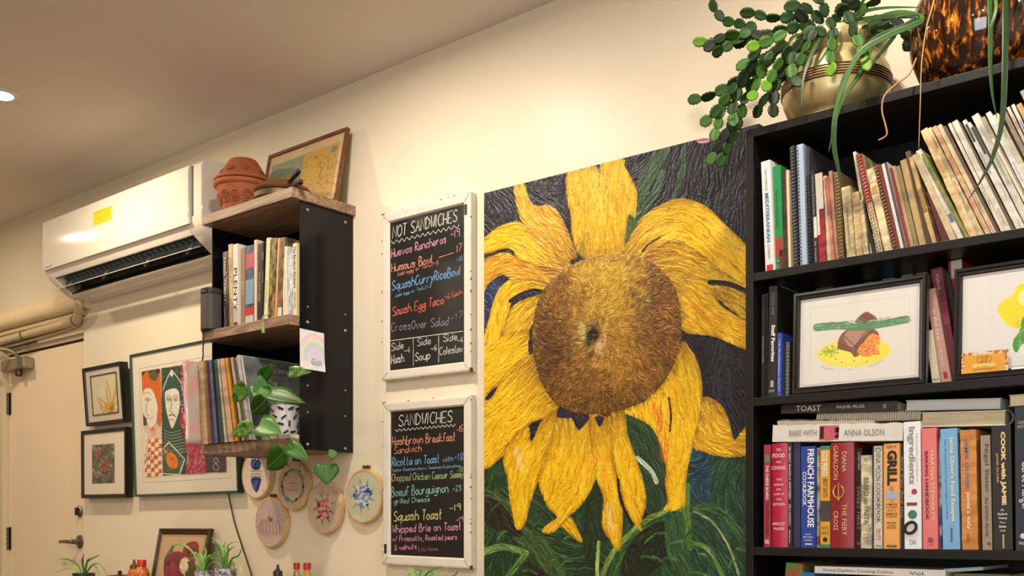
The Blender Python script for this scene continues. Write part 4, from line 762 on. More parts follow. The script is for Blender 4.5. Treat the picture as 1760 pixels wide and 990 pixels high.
# ================================================================== picture frames
M_BF = mat('16130f', .38, 0, .2, 8, spec=.5); M_GL = mat_glass(.8)
def frame_local(bl, br, tl, yb):
    O = at(*bl, yb); Pr = at(*br, yb); ex = (Pr-O); W = ex.length; ex.normalize(); T = atx(tl[0], tl[1], O.x); ez = T-O; ez = ez-ex*ez.dot(ex); H = ez.length; ez.normalize()
    return O, ex, ez, W, H
def rings(mb, O, ex, ez, n, W, H, prof):
    P = []
    for (ins, c) in prof:
        P += [O+ex*ins+ez*ins+n*c, O+ex*(W-ins)+ez*ins+n*c, O+ex*(W-ins)+ez*(H-ins)+n*c, O+ex*ins+ez*(H-ins)+n*c]
    m = len(prof); fs = []
    for j in range(m):
        for i in range(4):
            a = j*4+i; b = j*4+(i+1) % 4; c = ((j+1) % m)*4+(i+1) % 4; d = ((j+1) % m)*4+i; fs.append((a, b, c, d))
    return mb.add(P, fs)
def framed(name, label, cat, loc, bar, depth, mframe, mount='e8dfc8', mount_w=0, art=None, glass=True, prof=None, back=.004, mount_lift=.0):
    O, ex, ez, W, H = loc; n = ex.cross(ez).normalized()
    t = thing(name, label, cat, O+ex*W/2)
    pr = prof or [(0, 0), (0, -depth), (bar, -depth), (bar, -.006), (bar*.75, -.001), (bar*.3, 0)]
    rings(MB(), O, ex, ez, n, W, H, pr).build('frame', mframe, t)
    d = -min(depth*.5, .008)-mount_lift
    I = O+ex*bar*.9+ez*bar*.9; w_, h_ = W-bar*1.8, H-bar*1.8
    MB().frame(I, ex, ez, n, 0, w_, 0, h_, d-.002, d).build('mount', mat(mount, .8, 0, .03, 6), t)
    if art:
        (a0, a1, b0, b1, nx, ny, base, fn) = art; y = d+.0006
        P = lambda a, b: I+ex*w_*a+ez*h_*(1-b)+n*y
        cv = Canvas(P(a0, b0), P(a1, b0), P(a0, b1), nx, ny, base); fn(cv); cv.build('artwork', mat_attr(.6), t)
    if glass: MB().frame(I, ex, ez, n, 0, w_, 0, h_, -.0055, -.004).build('glass_pane', M_GL, t)
    return t, O, ex, ez, n, W, H
def dot_art(spec): pass
# shadow box with golden plant
def art_gold(cv):
    cv.noise(.03, 20)
    for (x1, y1, x2, y2, x3, y3, wd) in [(197, 704, 186, 690, 183, 668, 2.4), (190, 703, 190, 680, 183, 655, 2), (191, 700, 196, 680, 201, 656, 2.4), (193, 700, 200, 676, 203, 668, 2), (190, 700, 180, 692, 168, 684, 2.5), (190, 702, 178, 700, 170, 690, 2.5), (188, 706, 178, 706, 172, 698, 2.4), (190, 706, 200, 692, 204, 690, 2.4), (188, 708, 182, 716, 178, 710, 3), (192, 706, 198, 712, 203, 702, 3), (188, 704, 190, 716, 184, 712, 3), (190, 704, 196, 718, 192, 712, 3)]:
        cv.line([(x1, y1), (x2, y2), (x3, y3)], wd, 'c79a28', 1, 5); cv.line([(x1, y1), (x2+.6, y2), (x3+.5, y3)], wd*.3, 'e8c860', 1, 5)
    for k in range(40): cv.ell(188+random.uniform(-6, 6), 700+random.uniform(-5, 6), 4, 2, random.choice(['b98a1c', 'd8ae38', 'a87818']), random.uniform(0, 3))
loc = frame_local((147.7, 733), (213, 725), (140.6, 633.8), -.042)
framed('shadow_box', 'black shadow box with a golden dried plant beside the door', 'picture', loc, .017, .04, M_BF, 'd9cdbf', art=(.14, .9, .14, .86, 90, 100, 'e0d8b8', art_gold))
O, ex, ez, W, H = loc; n = ex.cross(ez).normalized()
rings(MB(), O+ex*W*.18+ez*H*.17, ex, ez, n, W*.68, H*.68, [(0, -.004), (0, -.007), (.004, -.007), (.004, -.004)]).build('inner_border', mat('4a3c22', .6), [o for o in bpy.data.objects if o.get('label', '').startswith('black shadow box')][0])
def art_dark(cv):
    for cell, a in ((14, .4), (7, .4), (4, .2)): cv.noise(a, cell)
    for k in range(60):
        x = random.uniform(158, 203); y = random.uniform(762, 832); cv.line([(x, y), (x+random.uniform(-6, 6), y+random.uniform(2, 10)), (x+random.uniform(-8, 8), y+random.uniform(4, 16))], 1.2, random.choice(['8f8a7c', 'b5aea0', '3e3428', '5a5244']), .7, 4)
    for (x, y, r_) in [(166, 777, 6), (180, 803, 6), (184, 795, 4), (197, 812, 4), (198, 826, 5), (178, 808, 3)]: cv.ell(x, y, r_, r_*1.2, 'b03a34', .3, .8, .5)
loc = frame_local((139.5, 856.5), (216, 855), (138.5, 741), -.042)
framed('framed_picture', 'black framed dark red and grey abstract print below the shadow box', 'picture', loc, .018, .036, M_BF, 'efe4d0', art=(.20, .75, .19, .82, 90, 130, '6e6656', art_dark))
# large print in green frame
XF = lambda L_: [(120+x/3.3, 580+y/3.3) for x, y in L_]
def art_big(cv):
    W_, O_, GN, MG, PU = 'f1ead8', 'df6a1c', '22453a', 'b32050', '4a3442'
    cv.poly(XF([(398, 188), (518, 175), (528, 788), (412, 792)]), 'd8cdb4')
    cv.poly(XF([(398, 190), (500, 176), (520, 300), (400, 330)]), '6a5230')
    for (x, y) in [(412, 200), (435, 188), (460, 182), (500, 190), (410, 350), (425, 400), (430, 450)]: cv.ell(*XF([(x, y)])[0], 4, 4, '3a2a1c', 0, 1)
    cv.poly(XF([(402, 340), (402, 270), (412, 225), (440, 190), (455, 235), (490, 245), (515, 205), (520, 480), (495, 482), (490, 380), (465, 300), (430, 290), (404, 345)]), O_, 4)
    cv.poly(XF([(400, 335), (425, 345), (430, 440), (440, 500), (400, 500)]), '4a4236')
    cv.poly(XF([(403, 345), (430, 290), (468, 300), (494, 370), (498, 440), (490, 480), (470, 512), (448, 500), (436, 460), (420, 440), (408, 390)]), W_, 5)
    for L_ in ([(415, 320), (440, 312), (462, 325)], [(425, 350), (440, 340), (460, 352), (442, 362), (426, 352)], [(438, 370), (432, 410), (440, 440), (452, 442)], [(440, 455), (460, 462), (468, 450)], [(470, 512), (492, 480), (498, 420)]): cv.line(XF(L_), .9, '7a4a20', 1, 4)
    cv.ell(*XF([(443, 352)])[0], 2, 1.5, '7a4a20')
    for k in range(9):
        a = R(20+k*17); cx, cy = XF([(470, 510)])[0]; ex_, ey_ = cx+20*math.cos(a)*1.1, cy+22*math.sin(a)*1.3
        cv.poly([(cx, cy), (cx+16*math.cos(a-.15), cy+20*math.sin(a-.15)), (ex_, ey_), (cx+16*math.cos(a+.15), cy+20*math.sin(a+.15))], W_); cv.line([(cx, cy), (ex_, ey_)], 1.1, O_)
    cv.ell(*XF([(530, 505)])[0], 3.5, 8, W_, 0); cv.line(XF([(515, 490), (530, 530), (520, 550)]), 1, O_, 1, 4)
    for r_ in range(9):
        for c_ in range(5):
            x0, y0 = 414+c_*22+3*math.sin(r_), 575+r_*24+4*math.sin(c_*2)
            cv.poly(XF([(x0, y0), (x0+22, y0-2), (x0+22, y0+22), (x0, y0+24)]), O_ if (r_+c_) % 2 else W_)
    cv.poly(XF([(412, 560), (450, 540), (440, 650), (415, 680)]), W_); cv.line(XF([(420, 560), (418, 640), (425, 680)]), 1, O_); cv.line(XF([(445, 555), (432, 650)]), 1, O_)
    for (x, y) in [(440, 668), (470, 672)]: cv.ell(*XF([(x, y)])[0], 3.4, 3.8, '6a3a18'); cv.ell(*XF([(x, y)])[0], 2.4, 2.8, W_)
    # dark green knight
    cv.poly(XF([(520, 175), (628, 160), (645, 300), (640, 520), (668, 640), (660, 775), (524, 783)]), GN)
    for k in range(40): x = random.uniform(525, 630); y = random.uniform(180, 300); cv.line(XF([(x, y), (x+random.uniform(-12, 12), y+10)]), .8, '6f8a7c', .7)
    cv.poly(XF([(525, 320), (530, 290), (548, 250), (575, 195), (605, 230), (635, 270), (640, 330), (642, 470), (620, 515), (540, 515), (526, 450)]), '2c5044', 4)
    cv.line(XF([(528, 300), (545, 250), (575, 190), (590, 200), (632, 262), (642, 330)]), 1.3, W_, 1, 4)
    cv.poly(XF([(565, 205), (575, 182), (588, 205), (580, 225)]), W_)
    cv.poly(XF([(540, 330), (545, 305), (590, 288), (618, 310), (622, 400), (606, 460), (580, 515), (562, 470), (545, 400)]), W_, 4)
    cv.line(XF([(530, 296), (580, 285), (640, 262)]), 1.4, GN, 1, 4)
    for sx in (560, 600):
        cv.line(XF([(sx-14, 340), (sx, 328), (sx+14, 340)]), 1, GN, 1, 4); cv.ell(*XF([(sx, 352)])[0], 4, 3, GN); cv.ell(*XF([(sx, 352)])[0], 2.8, 1.8, W_); cv.ell(*XF([(sx, 352)])[0], 1.3, 1.3, GN)
    cv.line(XF([(578, 350), (574, 400), (568, 420), (590, 424)]), 1, GN, 1, 4); cv.line(XF([(565, 445), (580, 436), (598, 448)]), 2, GN, 1, 4); cv.line(XF([(566, 472), (580, 462), (592, 474)]), 1, GN, 1, 4)
    for k in range(8): y = 530+k*17; cv.line(XF([(535, y-4), (575, y+10), (625+k*6, y-4)]), .9, 'a9c0ae', 1, 4)
    cv.poly(XF([(520, 640), (560, 590), (655, 690), (625, 780), (524, 775)]), W_); cv.poly(XF([(524, 640), (562, 600), (648, 690), (620, 775), (528, 770)]), '3a5a48')
    for k in range(50): x = random.uniform(528, 640); y = random.uniform(620, 770); cv.line(XF([(x, y), (x+8, y-8)]), .8, 'b8c4b0', .6)
    cv.ell(*XF([(580, 700)])[0], 9.5, 15, 'ee8418', -.35); cv.poly(XF([(540, 660), (528, 625), (560, 650)]), 'ee8418')
    for L_ in ([(570, 690), (585, 680), (580, 705)], [(590, 720), (602, 700)], [(575, 740), (595, 745)]): cv.line(XF(L_), 1, '3a2a18', 1, 3)
    # magenta figure
    cv.poly(XF([(628, 155), (690, 145), (760, 150), (760, 620), (660, 640), (640, 520), (620, 480), (642, 380), (638, 260)]), MG)
    for k in range(26):
        x = random.uniform(635, 745); y = random.uniform(170, 600); r_ = random.uniform(5, 16); cv.line(XF([(x+r_*math.cos(a), y+r_*1.2*math.sin(a)) for a in np.linspace(0, 4.5, 8)]), .9, 'f0c4cc', .9)
    cv.ell(*XF([(655, 450)])[0], 4, 6, 'f0b8c0'); cv.line(XF([(632, 308), (672, 312)]), 1.2, '3a1020'); cv.line(XF([(630, 205), (670, 205)]), 1.2, 'f0c4cc')
    cv.poly(XF([(655, 620), (750, 605), (745, 650), (772, 700), (770, 772), (655, 777), (672, 680)]), 'b02a54', 0)
    for k in range(60): x = random.uniform(660, 765); y = random.uniform(615, 770); cv.line(XF([(x, y), (x+random.uniform(-3, 3), y+14)]), .8, 'eeb6c4', .8)
    cv.poly(XF([(765, 400), (888, 400), (888, 765), (770, 768), (772, 700), (750, 650), (755, 600)]), PU)
    cv.line(XF([(828, 680), (815, 695), (828, 712), (842, 700), (828, 680)]), 1, 'b8b4b0', 1, 4); cv.line(XF([(828, 712), (812, 735), (828, 755), (845, 740), (828, 712)]), 1, 'b8b4b0', 1, 4)
    cv.line(XF([(398, 186), (628, 158)]), .8, '6a6458', .6); cv.noise(.05, 4)
loc = frame_local((230.6, 854), (409, 847.3), (222.6, 610), -.034)
O, ex, ez, W, H = loc; n = ex.cross(ez).normalized(); d = -.008+.0006
# artwork rectangle measured on the frame plane
def plane_ab(u, v, O, ex, ez, n):
    r_ = ray(u, v); k = (O-CAMP).dot(n)/r_.dot(n); P = CAMP+r_*k-O; return P.dot(ex), P.dot(ez)
a0, b0 = plane_ab(*XF([(398, 184)])[0], O, ex, ez, n); a1, b1 = plane_ab(*XF([(888, 768)])[0], O, ex, ez, n); bar = .011; w_, h_ = W-bar*1.8, H-bar*1.8
fa = lambda a: (a-bar*.9)/w_; fb = lambda b: 1-(b-bar*.9)/h_
M_GF = mat('37584f', .3, .3, .15, 10)
t, *_r = framed('framed_print', 'large green-framed print of a jester and a knight behind the wall shelf', 'picture', loc, bar, .03, M_GF, 'efe8d4', art=(fa(a0), fa(a1), fb(b0)+.012, fb(b1), 190, 250, 'd9cdb4', art_big))
rings(MB(), O+ex*(a0-.018)+ez*(b1-.022), ex, ez, n, a1-a0+.036, b0-b1+.03, [(0, -.0079), (0, -.0074), (.001, -.0074), (.001, -.0079)]).build('paper_edge', mat('9a927e', .7), t)

# ------------------------------------------------------------------ chalkboards
M_WF = mat('e7dfd0', .5, 0, .1, 12, .3, 60); M_CB = mat('100f0e', .5, 0, .35, 5)
def chalkboard(label, bl, br, tl, inner, org, sc, lines, yb=-.03, lock=None):
    O, ex, ez, W, H = frame_local(bl, br, tl, yb); ez = Vector((0, 0, 1)) if abs(ez.y) < .05 else ez
    n = Vector((0, -1, 0)); t = thing('chalkboard_menu', label, 'menu board', O+ex*W/2)
    (il, it), (ir, ib) = inner; I0 = at(il, ib, yb); I1 = at(ir, it, yb)
    bw = ((I0.x-O.x)+(O.x+W*ex.x-I1.x))/2*.92
    rings(MB(), O, ex, ez, n, W, H, [(0, -.004), (0, -.028), (bw, -.028), (bw, -.008), (bw*.85, -.001), (bw*.25, 0), (.003, -.001)]).build('frame', M_WF, t)
    bw *= 1.0
    # mitre joints
    q = MB()
    for (cx, cz, sx, sz) in ((0, 0, 1, 1), (W, 0, -1, 1), (0, H, 1, -1), (W, H, -1, -1)):
        A_ = O+ex*(cx+sx*.004)+ez*(cz+sz*.004)+n*.0003; B_ = O+ex*(cx+sx*bw*.8)+ez*(cz+sz*bw*.8)+n*.0003; q.tube([A_, B_], .0006, 4)
    q.build('mitre_joint', mat('6a5f4e', .8), t)
    MB().frame(O+ex*bw*.92+ez*bw*.92, ex, ez, n, 0, W-bw*1.84, 0, H-bw*1.84, -.014, -.010).build('slate', M_CB, t)
    by = {}; Yt = yb+.0095
    for L_ in lines:
        k = L_[0]
        if k == 'zig':
            _, x0, y0, x1, y1, nn, amp, c_ = L_; P = [(x0+(x1-x0)*i/(nn*2), y0+(y1-y0)*i/(nn*2)+(amp if i % 2 else -amp), 0) for i in range(nn*2+1)]; P = cr(P, 3)
            ribbon(by.setdefault(c_, MB()), [(org[0]+p.x/sc, org[1]+p.y/sc) for p in P], .0022, Yt)
        elif k == 'ln':
            _, x0, y0, x1, y1, c_ = L_; ribbon(by.setdefault(c_, MB()), [(org[0]+(x0+(x1-x0)*i/8)/sc, org[1]+(y0+(y1-y0)*i/8)/sc) for i in range(9)], .0024, Yt)
        else:
            s, x0, y0, x1, y1, h, c_ = L_; chalk(by.setdefault(c_, MB()), s, x0, y0, x1, y1, h, Yt, .0032 if h > 38 else .0023 if h > 24 else .0015, org, sc)
    for c_, m_ in by.items(): m_.build('chalk_lettering', mat(c_, .9, 0, .3, 180), t)
    # clasp and chipped corner pieces
    if lock: p = at(*lock, yb-.0005); MB().frame(p, Vector((1, 0, 0)), Vector((0, -1, 0)), Vector((0, 0, 1)), -.005, .005, 0, .0015, -.017, .017).build('hanging_slot', mat('1a1714', .6), t)
    for (cx, cz) in ((.0, H), (W, 0)):
        MB().frame(O+ex*cx+ez*cz, ex, n, ez, -.002 if cx else -.001, .001 if cx else .012, -.012, .0008, -.001 if cz else -.002, .001 if cz else .012).build('chipped_corner', mat('5a4632', .8), t)
    q = MB()
    for k in range(26):
        a = random.random(); e_ = random.choice([0, 1, 2, 3]); P = O+ex*(W*a if e_ < 2 else (0 if e_ == 2 else W))+ez*((0 if e_ == 0 else H) if e_ < 2 else H*a); l_ = .001+.003*random.random(); (q.frame(P, ex, n, ez, -l_, l_, -.006, .0004, -.0006, .0006) if e_ < 2 else q.frame(P, ex, n, ez, -.0006, .0006, -.006, .0004, -l_, l_))
    q.build('paint_chip', mat('7a6a54', .8), t, kind='stuff')
    return t
WHT, PNK, ORG, BLU, RED, PUR, GRN, TEA, YEL = 'dcdad2', 'e09ab8', 'ec9a80', '74b0e0', 'e4685c', '8c7c90', 'a4c48a', '84c0ba', 'e6e28c'
chalkboard('upper chalkboard menu headed not sandwiches in a chipped white frame', (656, 654.5), (808.5, 637.5), (653.5, 368), ((669, 380), (795, 626)), (640, 310), 2.828, [
 ('NOT SANDWICHES', 98, 282, 410, 198, 58, WHT), ('zig', 92, 303, 422, 222, 13, 8, WHT), ('Huevos Rancheros', 92, 376, 358, 302, 42, PNK), ('-19', 380, 280, 422, 272, 38, PNK),
 ('Hummus Bowl', 92, 446, 288, 402, 42, ORG), ('ln', 322, 375, 395, 352, ORG), ('17', 408, 350, 432, 342, 36, ORG), ('Add egg or Tofu?-3', 122, 466, 320, 408, 20, ORG), ('-18', 408, 398, 438, 388, 24, BLU),
 ('SquashCurryRiceBowl', 95, 536, 425, 460, 46, BLU), ('add egg or Tofu?-3', 112, 568, 285, 520, 16, BLU), ('Smash Egg Taco', 98, 660, 345, 600, 44, RED), ('-6 Each', 352, 580, 435, 553, 25, RED),
 ('CrossOver Salad', 92, 735, 368, 703, 42, PUR), ('-17', 378, 685, 438, 665, 30, PUR), ('ln', 86, 780, 440, 733, WHT), ('ln', 199, 766, 199, 902, WHT), ('ln', 322, 748, 322, 884, WHT),
 ('Side', 92, 830, 150, 818, 38, WHT), ('Hash', 92, 892, 152, 882, 42, WHT), ('-4', 154, 842, 182, 836, 28, WHT), ('Side', 218, 806, 283, 795, 38, WHT), ('Soup', 208, 878, 280, 868, 40, WHT), ('-6', 284, 832, 312, 826, 28, WHT),
 ('Side', 345, 784, 412, 776, 36, WHT), ('Coleslaw', 326, 850, 438, 834, 38, WHT), ('-4', 413, 792, 438, 788, 28, WHT)], lock=(800.5, 360))
chalkboard('lower chalkboard menu headed sandwiches in a white frame', (657, 970), (808.3, 978.3), (654.5, 691.7), ((672, 706), (796.5, 955)), (640, 660), 3.0, [
 ('SANDWICHES', 135, 218, 410, 195, 58, WHT), ('zig', 118, 240, 428, 212, 14, 6, WHT), ('Hashbrown Breakfast', 102, 317, 428, 292, 45, ORG), ('-15', 434, 250, 466, 242, 30, ORG), ('Sandwich', 112, 362, 252, 347, 38, ORG),
 ('Ricotta on Toast', 102, 424, 345, 405, 44, BLU), ('with', 365, 402, 415, 397, 26, BLU), ('-18', 420, 395, 467, 390, 36, BLU), ('Zaatar Roasted cherry Tomatoes & pistachios', 102, 452, 456, 428, 15, BLU), ('Chopped Chicken Caesar Sammy', 100, 502, 468, 482, 38, GRN), ('-18', 435, 458, 466, 452, 24, GRN),
 ('Boeuf Bourguignon', 98, 582, 390, 558, 48, TEA), ('-23', 413, 555, 458, 548, 28, TEA), ('grilled Cheese', 112, 618, 295, 606, 28, TEA), ('Squash Toast', 110, 708, 358, 695, 52, YEL), ('-19', 398, 656, 452, 650, 34, YEL), ('-19', 430, 714, 466, 708, 26, PNK),
 ('Whipped Brie on Toast', 104, 768, 458, 752, 40, PNK), ('w/ Proscuitto, Roasted pears', 104, 812, 436, 802, 28, PNK), ('& walnuts', 115, 858, 228, 850, 28, PNK), ('& Hot Honey', 236, 864, 340, 858, 20, 'b0607a')], lock=(662.5, 943))

# ------------------------------------------------------------------ embroidery hoops
class Polar(Canvas):
    def __init__(s, c, rad, na, nr, base):
        s.nx, s.ny = na, nr; s.TL = Vector(c)+Vector((-rad, 0, rad)); s.TR = Vector(c)+Vector((rad, 0, rad)); s.BL = Vector(c)+Vector((-rad, 0, -rad))
        A, B = np.meshgrid(np.linspace(0, 2*math.pi, na), np.linspace(.001, 1, nr)); s.A, s.B = A, B
        s.P = np.stack([c[0]+rad*B*np.cos(A), np.full(A.shape, c[1]), c[2]+rad*B*np.sin(A)], -1)
        d = s.P-np.array(CAMP); f = d@np.array(FW); s.U = CX+FPX*(d@np.array(RT))/f; s.V = CY-FPX*d[..., 2]/f
        s.C = np.ones((nr, na, 3))*np.array(lin(base)); s.H = np.zeros((nr, na))
def e_heart(cv):
    cx = 440
    for (x, y, rx, ry) in [(436, 797, 5, 8), (444, 797, 5, 8), (440, 802, 8, 6)]: cv.ell(x, y, rx, ry, '2c3f78')
    for k in range(14): x = cx+random.uniform(-7, 7); y = random.uniform(790, 806); cv.line([(x, y), (x+2, y-6)], .9, '6a80b4', .9)
    for x in (434, 439, 445): cv.line([(x, 790), (x-1, 786)], 1.6, '1c2448')
    for y, a in ((810, 9), (815, 8), (819, 9)): cv.line([(cx-a, y), (cx+a, y-.6)], 1.6, '3a3a44', .75)
    cv.poly([(432, 822), (448, 821), (447, 834), (441, 847), (434, 836)], '2f4688', 3)
    for k in range(12): x = cx+random.uniform(-6, 6); y = random.uniform(824, 838); cv.line([(x, y), (x+1, y+6)], .8, '6d84bc', .8)
    cv.ell(453, 843, 1, 1, '3a3a44')
def e_wreath(cv):
    cx, cy, rx, ry = 503, 835, 18, 27
    for k in range(80):
        a = 2*math.pi*k/80; x, y = cx+rx*math.cos(a)*(1+random.uniform(-.08, .08)), cy+ry*math.sin(a)*(1+random.uniform(-.06, .06))
        cv.line([(x, y), (x+2.5*math.cos(a+1.4), y+3*math.sin(a+1.4))], 1.6, random.choice(['6a5a48', '5a6a58', '8a6a58', '7a7468']))
    for (x, y, r_, c_) in [(515, 812, 3, '4f7a72'), (494, 858, 3.6, '4f86a0'), (491, 815, 2.4, '5a4038'), (521, 836, 2.2, '4a4a50'), (485, 836, 2.4, '5a4a50'), (509, 858, 2, '5a4038')]:
        for a in range(6): cv.ell(x+r_*.6*math.cos(a), y+r_*.6*math.sin(a), r_*.5, r_*.6, c_)
    for (y, w_) in ((830, 5), (836, 1), (842, 7)): cv.line([(cx-w_, y), (cx+w_, y)], 1.4, '7a6a5c', .8)
def e_pumpkin(cv):
    for k in (-3, -2, -1, 0, 1, 2, 3):
        cx = 465+k*4.3; cv.line([(cx-k*.5, 893), (cx+k*1.6-1.5, 905), (cx+k*.8, 919)], 1.4, 'a8685c', .95, 5); cv.line([(cx-k*.5-1, 893), (cx+k*1.6-4, 905), (cx+k*.8-1, 919)], .6, '9a6a64', .7, 5)
    cv.line([(450, 900), (449, 912), (458, 921), (473, 921), (480, 910), (478, 893)], 1, 'c0887c', 1, 5)
    cv.line([(465, 888), (462, 880), (466, 875), (469, 882), (467, 889)], 1, 'b89080', 1, 4); cv.line([(471, 886), (478, 888), (481, 884)], .9, 'b89080', 1, 4)
    for k in range(12): cv.ell(466+random.uniform(-6, 6), 892+random.uniform(-4, 4), 1.6, 1.8, random.choice(['7a4a48', '8a6a50', 'c09a90', '5a4a3a']))
def flowers(cv, cx, cy, rx, ry, cols, leaf, n=95):
    for k in range(9):
        a = 2*math.pi*k/9+.3; x, y = cx+rx*1.0*math.cos(a), cy+ry*1.0*math.sin(a); cv.line([(x, y), (x+5*math.cos(a), y+8*math.sin(a))], 1.6, leaf)
    for k in range(n):
        a = random.uniform(0, 2*math.pi); r_ = random.uniform(.25, 1.0); cv.ell(cx+rx*r_*math.cos(a), cy+ry*r_*math.sin(a), random.uniform(1.6, 3), random.uniform(2, 4), random.choice(cols), random.uniform(0, 3))
HO = [('embroidery hoop with a blue stitched anatomical shape and words, partly under the shelf', (440, 816), 40, 'efdccb', e_heart, 0),
 ('embroidery hoop with a thin flower wreath under the trailing vine', (503.5, 835), 40.5, 'c8b598', e_wreath, 1),
 ('mauve embroidery hoop stitched with a pumpkin, lowest on the wall', (464.5, 898), 41.5, 'c9b4ae', e_pumpkin, 1),
 ('embroidery hoop with a cluster of pink flowers', (556.5, 873), 43.5, 'cbb99c', lambda cv: flowers(cv, 556, 874, 13, 19, ['b5605a', 'd8948a', 'c87a70', 'e4b4a8', '8a3e3c'], '5a5a3c'), 1),
 ('pale green embroidery hoop with blue flowers beside the chalkboard', (624.5, 853), 45, 'cbc9aa', lambda cv: flowers(cv, 623, 852, 15, 20, ['33508e', '6a84b4', 'b8c4cc', '8a9cb0', 'dcdcd0'], '6a7a58'), 1)]
M_HP = mat_wood('d8bb88', 'b89866', .5, 12)
for (lb, (u, v), ry, base, fn, scr) in HO:
    yb = -.022; c = at(u, v, yb); rad = ry/FPX*((yb-CAMP.y)/ray(u, v).y)
    t = thing('embroidery_hoop', lb, 'embroidery', (c.x, yb, c.z), 'embroidery hoops under the wall shelf')
    cv = Polar((c.x, yb, c.z), rad*.96, 96, 44, base); cv.noise(.04, 3); fn(cv); cv.build('fabric', mat_attr(.95, .1), t)
    A_ = Vector((0, -1, 0)); MB().lathe([(rad*.955, -.018), (rad*1.0, -.018), (rad*1.0, .001), (rad*.955, .001), (rad*.955, -.018)], (c.x, yb, c.z), 56, A_, cap=False).build('inner_ring', M_HP, t, smooth='auto')
    MB().lathe([(rad*1.003, -.019), (rad*1.05, -.019), (rad*1.05, -.002), (rad*1.003, -.002), (rad*1.003, -.019)], (c.x, yb, c.z), 56, A_, cap=False).build('outer_ring', M_HP, t, smooth='auto')
    if scr:
        top = Vector((c.x+.004, yb+.01, c.z+rad*1.055)); s_ = MB(); s_.box(top.x-.012, top.x-.006, top.y-.006, top.y+.006, top.z-.004, top.z+.012); s_.box(top.x+.006, top.x+.012, top.y-.006, top.y+.006, top.z-.004, top.z+.012)
        s_.tube([top+Vector((-.022, 0, .007)), top+Vector((.02, 0, .007))], .002, 8); s_.lathe([(.005, 0), (.005, .006), (0, .006)], top+Vector((.014, 0, .007)), 10, Vector((1, 0, 0))); s_.build('tension_screw', mat('9a7a4c', .35, .9), t)
    else:
        top = Vector((c.x+.004, yb+.01, c.z+rad*1.055)); MB().tube([top+Vector((-.018, 0, .004)), top+Vector((.018, 0, .004))], .003, 8).build('tension_screw', mat('9a7a4c', .35, .9), t)

# ------------------------------------------------------------------ framed watercolours in the bookcase
def art_meat(cv):
    X = lambda L_: [(1280+x/3.81, 440+y/3.81) for x, y in L_]
    Y_ = 'eee23c'
    cv.ell(1468, 606, 68, 26, Y_, -.08, .95, .12); cv.ell(1460, 612, 56, 18, 'f2ea6a', -.1, .7, .6)
    cv.poly(X([(608, 600), (615, 545), (650, 495), (720, 470), (840, 475), (880, 520), (840, 560), (760, 640), (720, 662), (690, 630), (612, 610)]), '8a5a48', 4)
    cv.poly(X([(655, 510), (720, 480), (800, 490), (740, 560), (700, 600), (660, 560)]), 'b58a7c', 4)
    for L_ in ([(612, 570), (660, 590), (700, 600)], [(612, 590), (660, 612), (700, 620)], [(640, 510), (690, 560), (730, 600)], [(840, 480), (790, 540), (740, 600), (720, 640)], [(800, 478), (760, 540), (720, 600)]): cv.line(X(L_), 1.4, '4c2c24', .9, 4)
    cv.poly(X([(725, 440), (745, 400), (790, 366), (820, 372), (868, 410), (850, 445)]), '8e6450', 3); cv.poly(X([(750, 410), (795, 372), (850, 405), (800, 430)]), '7a4a3a', 3)
    cv.poly(X([(740, 610), (780, 560), (830, 510), (885, 530), (880, 570), (850, 590), (870, 620), (830, 655), (780, 660), (745, 640)]), 'ec9a4a', 4)
    for k in range(150): a, b = random.uniform(745, 880), random.uniform(530, 650); cv.ell(*X([(a, b)])[0], 1.3, 1.3, random.choice(['d97a2c', 'f2b05c', 'e88a3a'])) if b > 1120-a*.7 else None
    for k in range(16): cv.ell(*X([(random.uniform(760, 860), random.uniform(560, 650))])[0], .8, .8, '4a3020')
    cv.line([(1404, 563), (1440, 560), (1480, 562), (1520, 556), (1558, 549)], 13, '4f8a62', .95, 4)
    for k in range(220): x = random.uniform(1400, 1562); y = 562-(x-1400)*.085+random.uniform(-6, 6); cv.line([(x, y), (x+random.uniform(3, 8), y-.6)], .8, random.choice(['2f6a48', '7fb08a', '3f7a55', 'a8cbb0']), .8)
    for k in range(26): a = random.uniform(0, 6.28); cv.line([(1428, 604), (1428+14*math.cos(a), 604+10*math.sin(a))], .9, random.choice(['5f9a3c', '86b83c']), .85)
    for (x, y) in [(1411, 609), (1447, 623), (1490, 621), (1468, 620), (1430, 595), (1436, 617)]: cv.ell(x, y, 1.1, 1.1, '4a4420')
    cv.line([(1412, 630), (1420, 634), (1432, 635)], .9, '6a5a30', .8); cv.line([(1457, 635), (1463, 635)], .9, '6a5a30', .8); cv.line([(1492, 630), (1505, 626), (1518, 619)], .9, '6a5a30', .8)
    cv.line([(1394, 530), (1392, 648)], .8, 'b8b4a8', .5); cv.line([(1392, 530), (1560, 508)], .8, 'b8b4a8', .6); cv.line([(1563, 505), (1566, 640)], .8, 'b8b4a8', .5)
M_BK = mat('141414', .25, 0, .1, 10, spec=.6)
PR2 = [(0, -.004), (0, -.02), (.019, -.02), (.019, -.009), (.015, -.007), (.0135, -.002), (.009, -.003), (.0075, 0), (.002, 0)]
loc = frame_local((1360, 677), (1590, 660), (1367.5, 504.5), -.283)
O, ex, ez, W, H = loc; O.z = Z2+.001; ez = Vector((0, .04, 1)).normalized(); loc = (O, ex, ez, W, .247)
ex2 = Vector((1, 0, 0)); loc = (O, ex2, ez, W, (at(1367.5, 504, -.273).z-O.z)/ez.z)
framed('framed_watercolour', 'black framed watercolour of meat and asparagus on yellow in the bookcase', 'picture', loc, .019, .02, M_BK, 'dfddd6', art=(.02, .98, .02, .98, 300, 240, 'e1dfd8', art_meat), prof=PR2)
